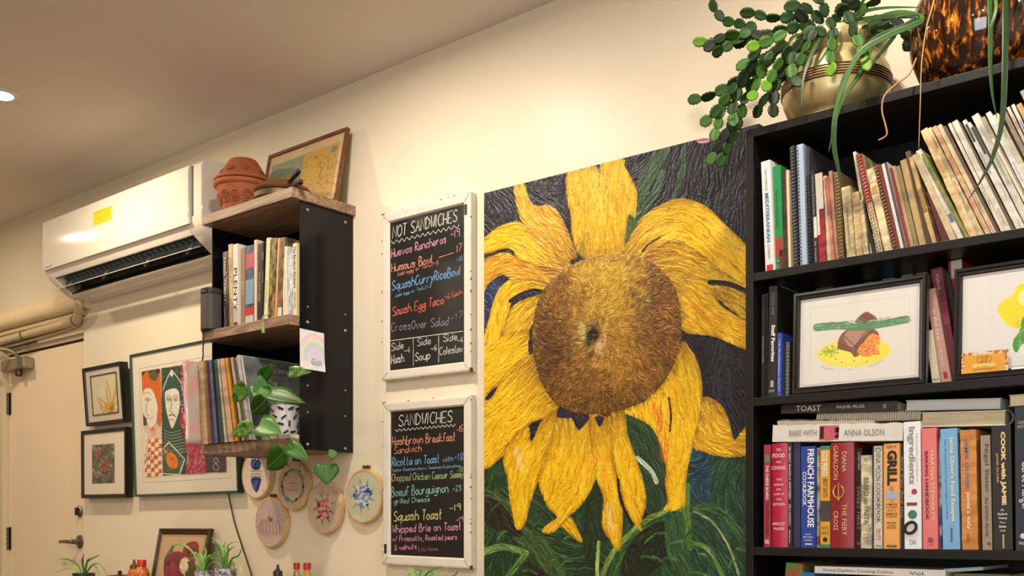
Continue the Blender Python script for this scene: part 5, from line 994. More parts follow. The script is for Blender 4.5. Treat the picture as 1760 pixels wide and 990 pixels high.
def art_lemon(cv):
    cv.poly([(1714, 533), (1722, 518), (1740, 508), (1748, 492), (1762, 488), (1800, 500), (1800, 560), (1760, 562), (1742, 564), (1726, 552)], 'f2dc1c', 4)
    for k in range(160): x = random.uniform(1718, 1790); y = random.uniform(500, 560); cv.line([(x, y), (x+2, y+2)], 1, random.choice(['f6e850', 'e0c414', 'f8ee70']), .5)
    cv.ell(1768, 512, 18, 16, 'f6f0a0'); 
    for a in range(8): cv.line([(1768, 512), (1768+16*math.cos(a*.8), 512+14*math.sin(a*.8))], .9, 'e2cc30', .8)
    cv.poly([(1741, 598), (1742, 584), (1752, 570), (1757, 548), (1768, 540), (1790, 545), (1800, 600), (1760, 590), (1748, 606)], '3f9a3c', 3)
    for k in range(70): x = random.uniform(1745, 1780); y = random.uniform(548, 598); cv.line([(x, y), (x-3, y+5)], 1, random.choice(['2a7a34', '7cc04c', 'b8dc70']), .7)
    cv.line([(1702, 480), (1702, 562)], .9, 'c8c6c0', .7); cv.line([(1702, 480), (1760, 470)], .8, 'c8c6c0', .5)
O2 = Vector((at(1637, 655, -.283).x, -.283, Z2+.001)); x1 = O2.x+.31; ez = Vector((0, .04, 1)).normalized(); H2 = (at(1640, 462.5, -.273).z-O2.z)/ez.z
t, O, ex, ez, n, W, H = framed('framed_watercolour', 'black framed lemon watercolour with an orange card at the right edge', 'picture', (O2, Vector((1, 0, 0)), ez, min(.33, BXR-.024-O2.x), H2), .019, .02, M_BK, 'dfdeda', art=(.02, .98, .02, .98, 300, 240, 'e1e0dc', art_lemon), prof=PR2)
a0, b0 = plane_ab(1653, 608, O, ex, ez, n); a1, b1 = plane_ab(1733, 636, O, ex, ez, n); a2, b2 = plane_ab(1733, 597, O, ex, ez, n)
P_ = lambda a, b: O+ex*a+ez*b+n*.0008
b_lo = max(.012, plane_ab(1653, 643, O, ex, ez, n)[1]); cv = Canvas(P_(a0, b0), P_(a1, b0), P_(a0, b_lo), 90, 46, 'e9a52c')
edge = (cv.B < .14) | (cv.A < .05) | (cv.A > .93); nz = smooth_noise(46, 90, 4); cv.C[edge & (nz > .2)] = lin('b06a50'); cv.C[edge & (nz < -.3)] = lin('e8dcc8'); cv.noise(.05, 10)
cc = (a0+a1)/2
tt = single(MB().frame(P_(a0, b_lo), ex, ez, n, 0, a1-a0, 0, b0-b_lo, -.0006, -.0001), 'business_card', mat('e9a52c', .6), 'orange floral card tucked into the lemon picture frame', 'card')
cv.C *= .85; cvb = cv.build('card_print', mat_attr(.6), tt)
q = MB(); add_text(q, '@SydsEggs', P_(a0+(a1-a0)*.24, b_lo+(b0-b_lo)*.24), ex, ez, (a1-a0)*.5, (b0-b_lo)*.2, .02, n, .0004); q.build('lettering', mat('f6e68a', .6, 0, 0), tt)
q = MB(); add_text(q, 'ILLUSTRATIONS & DESIGN', P_(a0+(a1-a0)*.26, b_lo+(b0-b_lo)*.12), ex, ez, (a1-a0)*.46, (b0-b_lo)*.07, 0, n, .0004)
for k in (-1, 0, 1): q.tube([P_(a0+(a1-a0)*.49+k*.008+.0065*math.cos(s), b_lo+(b0-b_lo)*.62+.0065*math.sin(s)) for s in np.linspace(0, 6.28, 14)], .0005, 4)
q.build('emblem', mat('6a3a20', .6, 0, 0), tt)
# ================================================================== sunflower painting (thick oil relief)
PYF = -.032; tl_ = at(832, 332, PYF); tr_ = at(1305, 213, PYF); PX0, PX1 = tl_.x, tr_.x; PZ1, PZ0 = tl_.z, .80
t = thing('sunflower_painting', 'huge thick oil painting of a yellow sunflower between menus and bookcase', 'painting', ((PX0+PX1)/2, PYF, PZ0))
MB().box(PX0+.001, PX1-.001, PYF+.001, -.001, PZ0, PZ1-.014).build('canvas_edge', mat('1c1a20', .8, 0, .3, 40), t)
cv = Canvas(tl_, tr_, (PX0, PYF, PZ0), 560, 820, '15151f'); 
U, V = cv.U, cv.V; ny, nx = U.shape
TH_ = np.zeros(U.shape+(2,)); TH_[..., 0] = .35; TH_[..., 1] = 1.0         # stroke direction in px
big = smooth_noise(ny, nx, 70); ang = 1.3+.9*big; up_ = V < 520; ang2 = 2.0+.35*big
TH_[..., 0] = np.where((U > 1080) & up_, np.cos(ang2), np.cos(ang)); TH_[..., 1] = np.where((U > 1080) & up_, np.sin(ang2), np.sin(ang))
import numpy as _n
HB = np.zeros(U.shape); KA = np.full(U.shape, .5); C2 = np.ones(U.shape+(3,))*np.array(lin('312f3e')); C3 = np.ones(U.shape+(3,))*np.array(lin('121118'))
def setcol(m, c1, c2, c3): cv.C[m] = lin(c1); C2[m] = lin(c2); C3[m] = lin(c3)
# background: navy black above, greens below
m = V > 778; setcol(m, '1f3a22', '3f6a38', '12200f')
m = (V > 770) & (U > 1180); setcol(m, '1e4030', '3f7040', '0e1f18'); m = (V > 770) & (V < 860) & (U > 1188) & (U < 1225); setcol(m, '1d3c4c', '2f6a78', '12222c')
m = cv.mask([(1075, 760), (1160, 760), (1180, 870), (1140, 900), (1080, 880)]); setcol(m, '1c1f30', '30344a', '0e1018')
m = cv.mask([(832, 470), (850, 475), (868, 490), (850, 520), (835, 560), (832, 610)]); setcol(m, '22284a', '3c4a80', '12142a')
def A_(L_): return [(820+x/2.606, 220+y/2.606) for x, y in L_]
def B_(L_): return [(820+x/2.4146, 580+y/2.4146) for x, y in L_]
def direct(m, spine, jit=0):
    sp = [(p.x, p.y) for p in cr([(x, y, 0) for x, y in spine], 6)]; u = U[m]; v = V[m]; bx = np.zeros(u.shape); by = np.zeros(u.shape); ws = np.zeros(u.shape); best = np.full(u.shape, 1e9); tt_ = np.zeros(u.shape)
    for i in range(len(sp)-1):
        mx_, my_ = (sp[i][0]+sp[i+1][0])/2, (sp[i][1]+sp[i+1][1])/2; dx, dy = sp[i+1][0]-sp[i][0], sp[i+1][1]-sp[i][1]; l = math.hypot(dx, dy)+1e-6
        d2 = (u-mx_)**2+(v-my_)**2+30; w_ = 1/d2**1.5; bx += w_*dx/l; by += w_*dy/l; ws += w_; c = d2 < best; best[c] = d2[c]; tt_[c] = i/(len(sp)-2)
    l = np.hypot(bx, by)+1e-9; TH_[m] = np.stack([bx/l, by/l], -1); return tt_
def petal(pts, spine, c1='f2bc06', c2='ffe040', c3='a06808', base=.42, basecol='8f6218', rim=True):
    m = cv.mask(pts, 5)
    if not m.any(): return
    setcol(m, c1, c2, c3); tpos = direct(m, spine)
    k = (np.clip(1-tpos/base, 0, 1)**1.3*.75)[:, None]; cv.C[m] = cv.C[m]*(1-k)+np.array(lin(basecol))*k; C2[m] = C2[m]*(1-k*.6)+np.array(lin('c8962c'))*k*.6
    HB[m] = .35
    if rim:
        pp = [(p.x, p.y) for p in cr([(a, b, 0) for a, b in pts], 5, True)]; pp.append(pp[0]); D = dist_line(pp, m); e = np.clip(1-D/7, 0, 1)**1.3; cv.C[m] = cv.C[m]*(1-.7*e[:, None])+np.array(lin('7e4c08'))*.7*e[:, None]; HB[m] += .3*np.clip(1-np.abs(D-4)/4, 0, 1)
def dist_line(pts, m):
    u = U[m]; v = V[m]; D = np.full(u.shape, 1e9)
    for i in range(len(pts)-1):
        ax, ay = pts[i]; bx, by = pts[i+1]; L2 = (bx-ax)**2+(by-ay)**2+1e-9; t_ = np.clip(((u-ax)*(bx-ax)+(v-ay)*(by-ay))/L2, 0, 1); D = np.minimum(D, np.hypot(u-ax-t_*(bx-ax), v-ay-t_*(by-ay)))
    return D
def strokeband(pts, wd, c1, c2, c3, h=.2):
    pp = [(p.x, p.y) for p in cr([(a, b, 0) for a, b in pts], 5)]; al = np.ones(U.shape, bool); xs = [p[0] for p in pp]; ys = [p[1] for p in pp]
    m = (U > min(xs)-wd) & (U < max(xs)+wd) & (V > min(ys)-wd) & (V < max(ys)+wd); D = dist_line(pp, m); mm = np.zeros(U.shape, bool); mm[m] = D < wd*(.5+.25*np.random.rand()); setcol(mm, c1, c2, c3); direct(mm, pts); HB[mm] = h
# green blades, upper right
strokeband(A_([(835, 95), (770, 210), (720, 330), (690, 480)]), 16, '2c4a2a', '5a7a48', '141f14'); strokeband(A_([(925, 80), (920, 200), (880, 310)]), 8, '2c4632', '4f6e50', '16201a'); strokeband(A_([(830, 200), (800, 290), (720, 400)]), 9, '2c4a2a', '5a7a48', '141f14')
strokeband(A_([(1000, 300), (1040, 330), (1010, 360)]), 6, '22382a', '3c5a40', '141c16')
# lower leaves
strokeband(B_([(620, 340), (690, 420), (740, 540), (775, 680)]), 62, '26402a', '3c5c30', '101c10'); strokeband(B_([(665, 500), (720, 550), (745, 600)]), 7, 'b8c8b0', 'e8ece0', '5a7a58', .5)
strokeband(B_([(485, 620), (480, 760), (478, 1000)]), 20, '1c301a', '2f4c26', '0e180c'); strokeband(B_([(505, 850), (500, 930), (500, 1000)]), 4, 'a8b86c', 'd0dc9a', '4a6a30', .5)
strokeband(B_([(520, 990), (560, 900), (620, 830), (700, 760), (800, 722), (880, 730)]), 9, '6a8a3c', 'b8c868', '2c4a20', .5); strokeband(B_([(560, 990), (610, 890), (700, 800), (840, 750)]), 16, '2c5a2c', '5a8a40', '142c14')
m = cv.mask(B_([(700, 790), (800, 760), (820, 800), (800, 900), (700, 990), (600, 990), (620, 880)]), 4); setcol(m, '1a2416', '30402a', '0c120a')
strokeband(B_([(870, 730), (960, 700), (1060, 780), (1110, 860)]), 14, '2c5030', '5a7c44', '162a18'); strokeband(B_([(880, 850), (960, 880), (1020, 990)]), 6, '6a8a48', 'a8bc70', '2a4a28', .4); strokeband(B_([(900, 720), (980, 770), (1050, 880), (1085, 985)]), 4, '8a9a68', 'c0c8a0', '3a5a38', .4)
strokeband(B_([(870, 620), (868, 720), (880, 870)]), 12, '4a7a34', 'b0a83c', '20401c', .4); strokeband(B_([(820, 760), (830, 880), (880, 990)]), 26, '2c5030', '4a7440', '162a18')
strokeband(B_([(30, 670), (100, 700), (170, 800), (260, 870), (330, 985)]), 22, '33502c', '6a8448', '182814'); strokeband(B_([(30, 890), (110, 870), (200, 895)]), 9, '5a8440', 'a8c070', '28481f', .4); strokeband(B_([(200, 900), (130, 990)]), 9, '4a7838', '8ab060', '22401c', .4)
m = cv.mask(B_([(200, 930), (260, 960), (300, 990), (205, 990)]), 3); setcol(m, '241c18', '4a3a30', '120e0c')
m = cv.mask(B_([(30, 660), (110, 700), (175, 790), (180, 830), (100, 810), (30, 760)]), 3); setcol(m, '221f18', '3a3a26', '100f0c')
for k in range(26):
    x0, y0 = random.uniform(832, 1281), random.uniform(860, 985); a = random.uniform(-.6, 1.2); l = random.uniform(14, 40); strokeband([(x0, y0), (x0+l*.5*math.cos(a), y0-l*.6*math.sin(a)-4), (x0+l*math.cos(a), y0-l*math.sin(a))], 3, random.choice(['2f5c2c', '3a6a34', '24482a']), '6a9a50', '142a14', .25)
# back petals then front petals
petal(A_([(1048, 688), (1130, 700), (1200, 735), (1260, 760), (1260, 880), (1200, 860), (1120, 800), (1068, 750)]), A_([(1050, 700), (1120, 750), (1230, 830)]), c1='b8860f', c3='6a4408')
petal(A_([(165, 260), (212, 250), (225, 290), (255, 345), (330, 348), (375, 392), (405, 455), (432, 525), (445, 580), (370, 600), (290, 560), (235, 470), (200, 420), (182, 370), (172, 320)]), A_([(420, 570), (330, 460), (240, 380), (190, 262)]), c1='e2a912', c3='b06a10')
petal(A_([(32, 492), (100, 440), (190, 420), (245, 470), (305, 540), (410, 590), (410, 640), (300, 640), (200, 600), (160, 562), (110, 545), (60, 560), (10, 560), (10, 500)]), A_([(420, 625), (300, 560), (190, 480), (20, 520)]))
petal(A_([(10, 615), (60, 575), (130, 558), (200, 590), (300, 620), (400, 640), (390, 690), (330, 705), (260, 690), (180, 700), (120, 660), (60, 690), (10, 760)]), A_([(400, 660), (250, 640), (130, 610), (15, 690)]), c1='d89a20', c3='8c4a10', basecol='7a4418')
petal(B_([(600, 305), (700, 262), (730, 200), (800, 120), (850, 20), (880, 40), (915, 100), (935, 200), (930, 330), (900, 440), (880, 520), (865, 620), (865, 695), (820, 720), (775, 715), (790, 680), (780, 600), (785, 550), (760, 440), (720, 370), (650, 330)]), B_([(790, 60), (840, 200), (860, 350), (820, 710)]), base=.3)
petal(B_([(935, 250), (1000, 268), (1040, 330), (1065, 420), (1085, 408), (1130, 360), (1130, 480), (1030, 497), (950, 480), (895, 450), (920, 350)]), B_([(925, 280), (980, 400), (1120, 445)]), c1='dca414')
petal(A_([(640, 570), (690, 480), (740, 400), (820, 345), (900, 316), (970, 325), (1040, 360), (1100, 420), (1260, 590), (1260, 740), (1100, 690), (1000, 680), (880, 690), (800, 650), (720, 600)]), A_([(670, 570), (760, 450), (900, 400), (1050, 500), (1240, 680)]), base=.35)
petal(A_([(745, 590), (830, 520), (900, 500), (1000, 560), (1100, 640), (1200, 705), (1080, 690), (960, 700), (860, 690)]), A_([(740, 590), (860, 580), (1000, 620), (1180, 700)]), c1='cf9a14', c3='7a4c0c', base=.8)
petal(A_([(870, 700), (950, 675), (1045, 685), (1065, 740), (1100, 800), (1200, 860), (1260, 890), (1260, 1010), (1180, 985), (1060, 935), (930, 915), (895, 850)]), A_([(880, 730), (980, 780), (1090, 880), (1230, 960)]), c1='e8ae14')
petal(A_([(405, 200), (470, 180), (528, 168), (548, 198), (552, 155), (655, 138), (665, 175), (700, 240), (718, 300), (708, 400), (680, 392), (668, 480), (645, 580), (560, 600), (470, 580), (428, 500), (420, 400), (400, 300)]), A_([(560, 590), (555, 400), (550, 140)]), base=.4)
petal(A_([(130, 690), (200, 680), (330, 700), (320, 735), (240, 740), (160, 775), (140, 850), (110, 940), (105, 1120), (60, 1180), (10, 1200), (10, 990), (32, 930), (50, 860), (80, 760)]), A_([(330, 715), (170, 710), (90, 850), (40, 1180)]), base=.35)
petal(A_([(305, 752), (295, 830), (240, 900), (165, 930), (120, 1000), (90, 1010), (120, 900), (145, 820), (180, 785), (240, 758)]), A_([(300, 765), (200, 840), (105, 990)]), c1='d8a818')
petal([(915, 567), (921, 585), (914, 605), (905, 620), (868, 650), (845, 668), (826, 690), (826, 600), (850, 590), (868, 575)], [(918, 580), (880, 610), (830, 660)])
petal(B_([(250, 75), (285, 160), (315, 240), (345, 280), (330, 330), (250, 345), (215, 365), (130, 440), (110, 490), (5, 545), (5, 290), (60, 250), (115, 150), (215, 70)]), B_([(290, 190), (200, 280), (100, 380), (20, 500)]))
petal(B_([(145, 425), (212, 368), (225, 432), (270, 345), (345, 285), (345, 340), (300, 450), (255, 590), (218, 700), (200, 772), (165, 797), (140, 700), (128, 600), (108, 500)]), B_([(320, 310), (240, 450), (180, 600), (180, 785)]))
petal(B_([(345, 772), (385, 742), (420, 800), (437, 852), (395, 828)]), B_([(350, 760), (430, 850)]), base=.2)
petal(B_([(335, 320), (380, 310), (412, 372), (430, 350), (470, 325), (505, 400), (512, 520), (480, 620), (430, 700), (380, 745), (330, 800), (290, 815), (270, 800), (300, 770), (332, 745), (290, 700), (255, 610), (262, 560), (300, 450)]), B_([(400, 330), (400, 480), (370, 640), (285, 805)]))
petal(B_([(465, 325), (540, 330), (575, 330), (562, 480), (585, 600), (605, 720), (600, 830), (588, 887), (550, 840), (518, 780), (525, 680), (508, 620), (490, 560)]), B_([(520, 335), (545, 600), (585, 880)]))
petal(B_([(555, 315), (612, 312), (625, 400), (660, 500), (692, 600), (702, 690), (680, 770), (685, 806), (650, 770), (612, 700), (588, 600), (560, 480)]), B_([(585, 320), (630, 540), (680, 800)]))
# slits, accents
for L_, wd, c in [(A_([(742, 552), (770, 520), (822, 490)]), 3.5, '15150f'), (A_([(545, 165), (548, 195)]), 5, '201a14'), (A_([(150, 775), (200, 745), (260, 728), (318, 745)]), 7, '181a2c'), (A_([(95, 552), (140, 545), (165, 560)]), 4, '181a24'), (A_([(1045, 692), (1120, 698), (1200, 728)]), 9, '1a1a22'),
                  (B_([(795, 250), (805, 320), (800, 390)]), 3, '241a12'), (B_([(585, 590), (598, 680), (640, 770)]), 5, '16182a')]:
    pp = [(p.x, p.y) for p in cr([(a, b, 0) for a, b in L_], 5)]; al = np.ones(U.shape, bool); D = np.full(U.shape, 1e9); xs = [p[0] for p in pp]; ys = [p[1] for p in pp]
    m = (U > min(xs)-8) & (U < max(xs)+8) & (V > min(ys)-8) & (V < max(ys)+8); d_ = dist_line(pp, m); mm = np.zeros(U.shape, bool); mm[m] = d_ < wd/2; setcol(mm, c, c, '0c0c12'); HB[mm] = 0
for tri in [B_([(345, 285), (385, 300), (410, 330), (345, 335), (330, 320)]), B_([(410, 322), (470, 328), (420, 388)]), B_([(490, 330), (528, 332), (508, 372)]), A_([(235, 905), (275, 860), (265, 940), (245, 985)]), B_([(215, 8), (245, 0), (240, 60), (216, 70)])]:
    m = cv.mask(tri, 3); setcol(m, '1b1d30', '2c3048', '0e0f18'); HB[m] = 0
def tint(L_, wd, col, a):
    pp = [(p.x, p.y) for p in cr([(x, y, 0) for x, y in L_], 5)]; xs = [p[0] for p in pp]; ys = [p[1] for p in pp]
    m = (U > min(xs)-wd) & (U < max(xs)+wd) & (V > min(ys)-wd) & (V < max(ys)+wd); D = dist_line(pp, m); k = (np.clip(1-D/wd, 0, 1)*a)[:, None]; cv.C[m] = cv.C[m]*(1-k)+np.array(lin(col))*k
tint(B_([(735, 290), (770, 380), (785, 500)]), 12, 'e8701c', .8); tint(A_([(980, 810), (1060, 860)]), 14, 'e8801c', .7); tint(B_([(500, 480), (450, 560)]), 10, 'f08a1c', .6); tint(B_([(530, 480), (535, 640)]), 7, 'f0881c', .6); tint(A_([(660, 300), (650, 380)]), 9, 'ec8c1c', .6); tint(B_([(165, 470), (180, 540)]), 8, 'fff0b0', .6); tint(B_([(545, 700), (560, 800)]), 7, 'fff0a0', .6)
tint(A_([(460, 560), (490, 480)]), 14, '6a7a20', .6); tint(A_([(670, 500), (700, 420)]), 10, '4a6a24', .7); tint(A_([(1080, 430), (1180, 560)]), 9, 'f6d870', .5); tint(A_([(300, 590), (380, 620)]), 16, '9a5a18', .5); tint(A_([(530, 200), (560, 400)]), 14, 'ffe468', .5)
# flower head
DC = [(985, 455), (1020, 442), (1060, 438), (1110, 446), (1148, 475), (1168, 520), (1170, 590), (1152, 640), (1120, 680), (1075, 702), (1030, 712), (985, 708), (950, 688), (926, 645), (916, 590), (920, 535), (940, 490)]
m = cv.mask(DC, 5); setcol(m, '7e541c', 'c08a34', '3c240c'); HB[m] = .8
u, v = U[m]-1040, V[m]-575; rr = np.hypot(u, v); sw = np.arctan2(v, u)+.3+.75*smooth_noise(ny, nx, 7)[m]; TH_[m] = np.stack([np.cos(sw), np.sin(sw)], -1)
def blob(cx, cy, rx, ry, col, a, col2=None, c3=None, rot=0):
    c, n_ = math.cos(rot), math.sin(rot); x = U-cx; y = V-cy; d = np.sqrt(((x*c+y*n_)/rx)**2+((-x*n_+y*c)/ry)**2); d += .25*smooth_noise(ny, nx, 10); k = (np.clip(1.3-d, 0, 1)*a*m)[..., None]
    cv.C[:] = cv.C*(1-k)+np.array(lin(col))*k
    if col2: C2[:] = C2*(1-k)+np.array(lin(col2))*k
    if c3: C3[:] = C3*(1-k)+np.array(lin(c3))*k
blob(945, 610, 40, 80, '4a2c10', .95, '8a5c24', '24140a'); blob(1130, 560, 45, 110, '6c4216', .85, 'a87030', '341e0a'); blob(1040, 690, 90, 28, '5c3a12', .85, '9c6c28', '2c1a0a')
blob(1045, 505, 60, 80, 'b88e22', 1, 'e8c454', '6a4810'); blob(1035, 462, 62, 30, 'd0a428', .9, 'f2d060', '7a5414'); blob(1070, 600, 34, 60, 'a8791f', .7, 'd8a844', '5a3c10')
blob(1110, 520, 10, 24, '4a5028', .7); blob(1090, 505, 8, 14, '4a5028', .6); blob(1012, 575, 30, 40, 'a88434', .7, 'dcc07a', '5a4014')
blob(1018, 578, 16, 25, '17120a', 1.0, '4a3c1c', '0c0a06'); blob(1000, 572, 7, 18, 'b89a54', .8, 'e8d8a4', '6a5020'); blob(1034, 596, 8, 16, 'd4a468', .9, 'f2d8a8', '8a6030'); blob(1028, 625, 10, 12, 'b8862c', .7, 'f0d890'); blob(1016, 610, 8, 9, '34301a', .8)
# ragged dark fringe where petals meet the head
pp = [(p.x, p.y) for p in cr([(a, b, 0) for a, b in DC], 5, True)]; pp.append(pp[0]); allm = (U > 890) & (U < 1200) & (V > 410) & (V < 740); D = np.full(U.shape, 1e9); D[allm] = dist_line(pp, allm); D += 5*smooth_noise(ny, nx, 5)
k = (np.clip(1-D/9, 0, 1)*np.where(V < 500, .0, .6))[..., None]; cv.C = cv.C*(1-k)+np.array(lin('5a3a10'))*k
# line-integral strokes
dUdx = np.gradient(U, axis=1); dUdy = np.gradient(U, axis=0); dVdx = np.gradient(V, axis=1); dVdy = np.gradient(V, axis=0); det = dUdx*dVdy-dUdy*dVdx
gx = (dVdy*TH_[..., 0]-dUdy*TH_[..., 1])/det; gy = (-dVdx*TH_[..., 0]+dUdx*TH_[..., 1])/det; l = np.hypot(gx, gy)+1e-9; gx /= l; gy /= l
def lic(src, n, st=1.0):
    acc = src.copy(); J, I = np.meshgrid(np.arange(nx, dtype=float), np.arange(ny, dtype=float))
    for sg in (1, -1):
        x, y = J.copy(), I.copy()
        for _ in range(n):
            xi = np.clip(x.round().astype(int), 0, nx-1); yi = np.clip(y.round().astype(int), 0, ny-1); x = x+sg*gx[yi, xi]*st; y = y+sg*gy[yi, xi]*st
            acc += src[np.clip(y.round().astype(int), 0, ny-1), np.clip(x.round().astype(int), 0, nx-1)]
    acc -= acc.mean(); return acc/acc.std()
inD = m.astype(float)
DIR0 = (gx.copy(), gy.copy()); wob = .22*smooth_noise(ny, nx, 9)+.12*smooth_noise(ny, nx, 3); gx, gy = gx*np.cos(wob)-gy*np.sin(wob), gx*np.sin(wob)+gy*np.cos(wob)
n1 = lic(RNG.standard_normal((ny, nx)), 8); n1s = lic(RNG.standard_normal((ny, nx)), 4); n2 = lic(smooth_noise(ny, nx, 2.0), 12); n2s = lic(smooth_noise(ny, nx, 1.6), 5); n1 = n1*(1-inD)+n1s*inD; n2 = n2*(1-inD)+n2s*inD
sel = np.clip(.75*n1+.6*n2, -2.5, 2.5)
hi = (np.clip(sel-.25, 0, 1.3)*.62)[..., None]; lo = (np.clip(-sel-.35, 0, 1.3)*.5)[..., None]
cv.C = cv.C*(1-hi)+C2*hi; cv.C = cv.C*(1-lo)+C3*lo; cv.C = np.clip(cv.C*(1+.05*RNG.standard_normal((ny, nx)))[..., None], 0, 1)
def _bl(a, n):
    for _ in range(n): a = (a+np.roll(a, 1, 0)+np.roll(a, -1, 0)+np.roll(a, 1, 1)+np.roll(a, -1, 1))/5
    return a
HB = _bl(HB, 10); cv.H = np.clip(.6*n1+.4*n2, -2, 2)*(.4-.08*inD)+HB
eg = np.minimum(np.minimum(cv.A, 1-cv.A)*nx, cv.B*ny); cv.H *= np.clip(eg/3, 0, 1)
cv.build('painted_surface', mat_attr(.42, .32), t, hscale=.0022)

# ================================================================== things on top of the wall shelf
TC = mat('b4643c', .75, 0, .22, 8, .25, 90); TC2 = mat('a85a36', .75, 0, .2, 8)
c = atz(408, 350, ZT); ctr = Vector((-3.405, -.16, ZT))
t = thing('terracotta_pot', 'terracotta pot with scroll relief standing on top of the wall shelf', 'pot', ctr)
MB().lathe([(0, 0), (.062, 0), (.068, .01), (.088, .09), (.098, .118), (.106, .122), (.110, .128), (.110, .137), (.104, .1385), (.098, .13), (.05, .02), (0, .02)], ctr, 48, cap=False).build('body', TC, t, smooth='auto')
def scroll(mb, c, r0, r1, z, a0, size, flip=1):
    P = []
    for s in np.linspace(0, 1, 20):
        th = s*4.2*math.pi*flip; rr_ = size*(1-s)**.8; da = rr_*math.cos(th)/((r0+r1)/2); dz = rr_*math.sin(th); zz = z+dz; rad = r0+(r1-r0)*(dz/size*.5+.5)+.0014; a = a0+da; P.append(c+Vector((rad*math.cos(a), rad*math.sin(a), zz)))
    mb.tube(P, .0026, 6)
q = MB()
for k in range(12): scroll(q, ctr, .081, .0915, .078, 2*math.pi*k/12+.1, .020, 1 if k % 2 else -1)
for k in range(12):
    a = 2*math.pi*(k+.5)/12+.1; q.tube([ctr+Vector((.082*math.cos(a+s), .082*math.sin(a+s), .058+.006*math.cos(s*18))) for s in np.linspace(-.3, .3, 9)], .0018, 6)
q.build('scroll_relief', mat('ac5c38', .75, 0, .2, 8), t, smooth=True)
c2 = ctr+Vector((.006, 0, .139)); t = thing('terracotta_bowl', 'upturned terracotta bowl used as a lid on the scroll pot', 'pot', c2)
MB().lathe([(.107, .0), (.112, .004), (.111, .012), (.098, .018), (.09, .024), (.07, .062), (.055, .086), (.05, .09), (0, .091)], c2, 48, cap=False).build('body', TC2, t, smooth='auto')
q = MB()
for k in range(8): scroll(q, c2, .090, .066, .045, 2*math.pi*k/8+.3, .013, 1 if k % 2 else -1)
q.build('scroll_relief', mat('a35432', .75, 0, .2, 8), t, smooth=True)
c = Vector((-3.125, -.185, ZT)); t = thing('tortilla_press', 'round bronze cast press with two black handles on the wall shelf top', 'press', c)
MBR = mat('7a6a4c', .35, .75, .25, 12); MBK = mat('121214', .2, 0, .1)
MB().lathe([(0, 0), (.09, 0), (.104, .012), (.106, .028), (.100, .034), (0, .036)], c, 44, cap=False).build('base_plate', MBR, t, smooth='auto')
MB().lathe([(0, .037), (.1, .037), (.106, .044), (.100, .054), (.084, .062), (.078, .07), (.05, .08), (0, .084)], c, 44, cap=False).build('top_plate', mat('9a6a48', .35, .6, .3, 12), t, smooth='auto')
for (px, py, qx, qy, Y) in ((499, 311, 513, 295, -.25), (498, 323, 517, 313, -.27)):
    p0 = at(px, py, Y+.02); p1 = at(qx, qy, Y-.012); h_ = MB().tube(cr([p0+(p0-p1)*.3, p0, p0+(p1-p0)*.5, p1], 4), .0085, 12, lambda s: .75+.35*s); h_.ball(p1, .0092); h_.build('handle', MBK, t, smooth=True)
# map frame leaning on the wall
O = Vector((-3.40, -.098, ZT+.001)); T_ = Vector((-3.40, -.040, 2.520)); ez = (T_-O).normalized()
def art_map(cv):
    cv.noise(.06, 12); A, B = cv.A, cv.B; nz = smooth_noise(cv.ny, cv.nx, 9)+.6*smooth_noise(cv.ny, cv.nx, 4)
    sea = (A < .47+.05*nz) & (B > .14) & (B < .95) & (A > .04); cv.C[sea] = lin('8b9678')
    lnd = (A > .47+.05*nz) & (A < .94) & (B > .14) & (B < .93); cv.C[lnd] = lin('c9a052'); cv.C[lnd & (B < .6) & (A < .75)] = lin('caa23e')
    is1 = np.hypot((A-.26-.02*nz)/.15, (B-.62)/.22) < 1; cv.C[is1] = lin('c29448'); is2 = np.hypot((A-.56)/.12, (B-.86-.05*nz)/.14) < 1; cv.C[is2] = lin('6f7c48'); cv.C[(np.hypot((A-.88)/.04, (B-.22)/.05) < 1)] = lin('7a8a68')
    for k in range(26): x = random.uniform(.1, .9); y = random.uniform(.2, .9); d = np.abs((A-x)*math.cos(k)+(B-y)*math.sin(k)+.02*nz); kk = (d < .0035) & (np.hypot(A-x, B-y) < .2) & ~sea; cv.C[kk] *= .6
    for k in range(240): x = random.uniform(.08, .92); y = random.uniform(.18, .9); kk = (np.abs(A-x) < random.uniform(.005, .02)) & (np.abs(B-y) < .006); cv.C[kk] *= .62
    br = (np.abs(A-.04) < .003) | (np.abs(A-.94) < .003) | (np.abs(B-.13) < .004) | (np.abs(B-.94) < .004); cv.C[br & (A > .03) & (A < .95) & (B > .12) & (B < .95)] *= .45
framed('framed_map', 'antique map in a brown wooden frame leaning on top of the wall shelf', 'picture', (O, Vector((1, 0, 0)), ez, .468, (T_-O).length), .013, .016, mat_wood('7a4a2a', '4a2a18', .4, 10), 'd6b48a', art=(.0, 1, 0, 1, 200, 130, 'd8b88c', art_map))
# speaker and its cable
sx, sy = -3.437, -.279; t = thing('smart_speaker', 'slim dark grey speaker at the left end of the middle wall shelf', 'speaker', (sx, sy, ZM))
def rr(cx, cy, hw, hd, r_, z, n=5):
    P = []
    for (qx, qy, a0) in ((1, 1, 0), (-1, 1, 90), (-1, -1, 180), (1, -1, 270)):
        for k in range(n+1): a = R(a0+90*k/n); P.append((cx+qx*(hw-r_)+r_*math.cos(a), cy+qy*(hd-r_)+r_*math.sin(a), z))
    return P
def rrsolid(prof, cx, cy, r_):
    b = MB(); m_ = None; n = 24; vs = []
    for (hw, hd, z) in prof: vs += rr(cx, cy, hw, hd, r_, z)
    fs = [tuple(range(n))[::-1], tuple((len(prof)-1)*n+i for i in range(n))]+[(j*n+i, j*n+(i+1) % n, (j+1)*n+(i+1) % n, (j+1)*n+i) for j in range(len(prof)-1) for i in range(n)]
    return b.add(vs, fs)
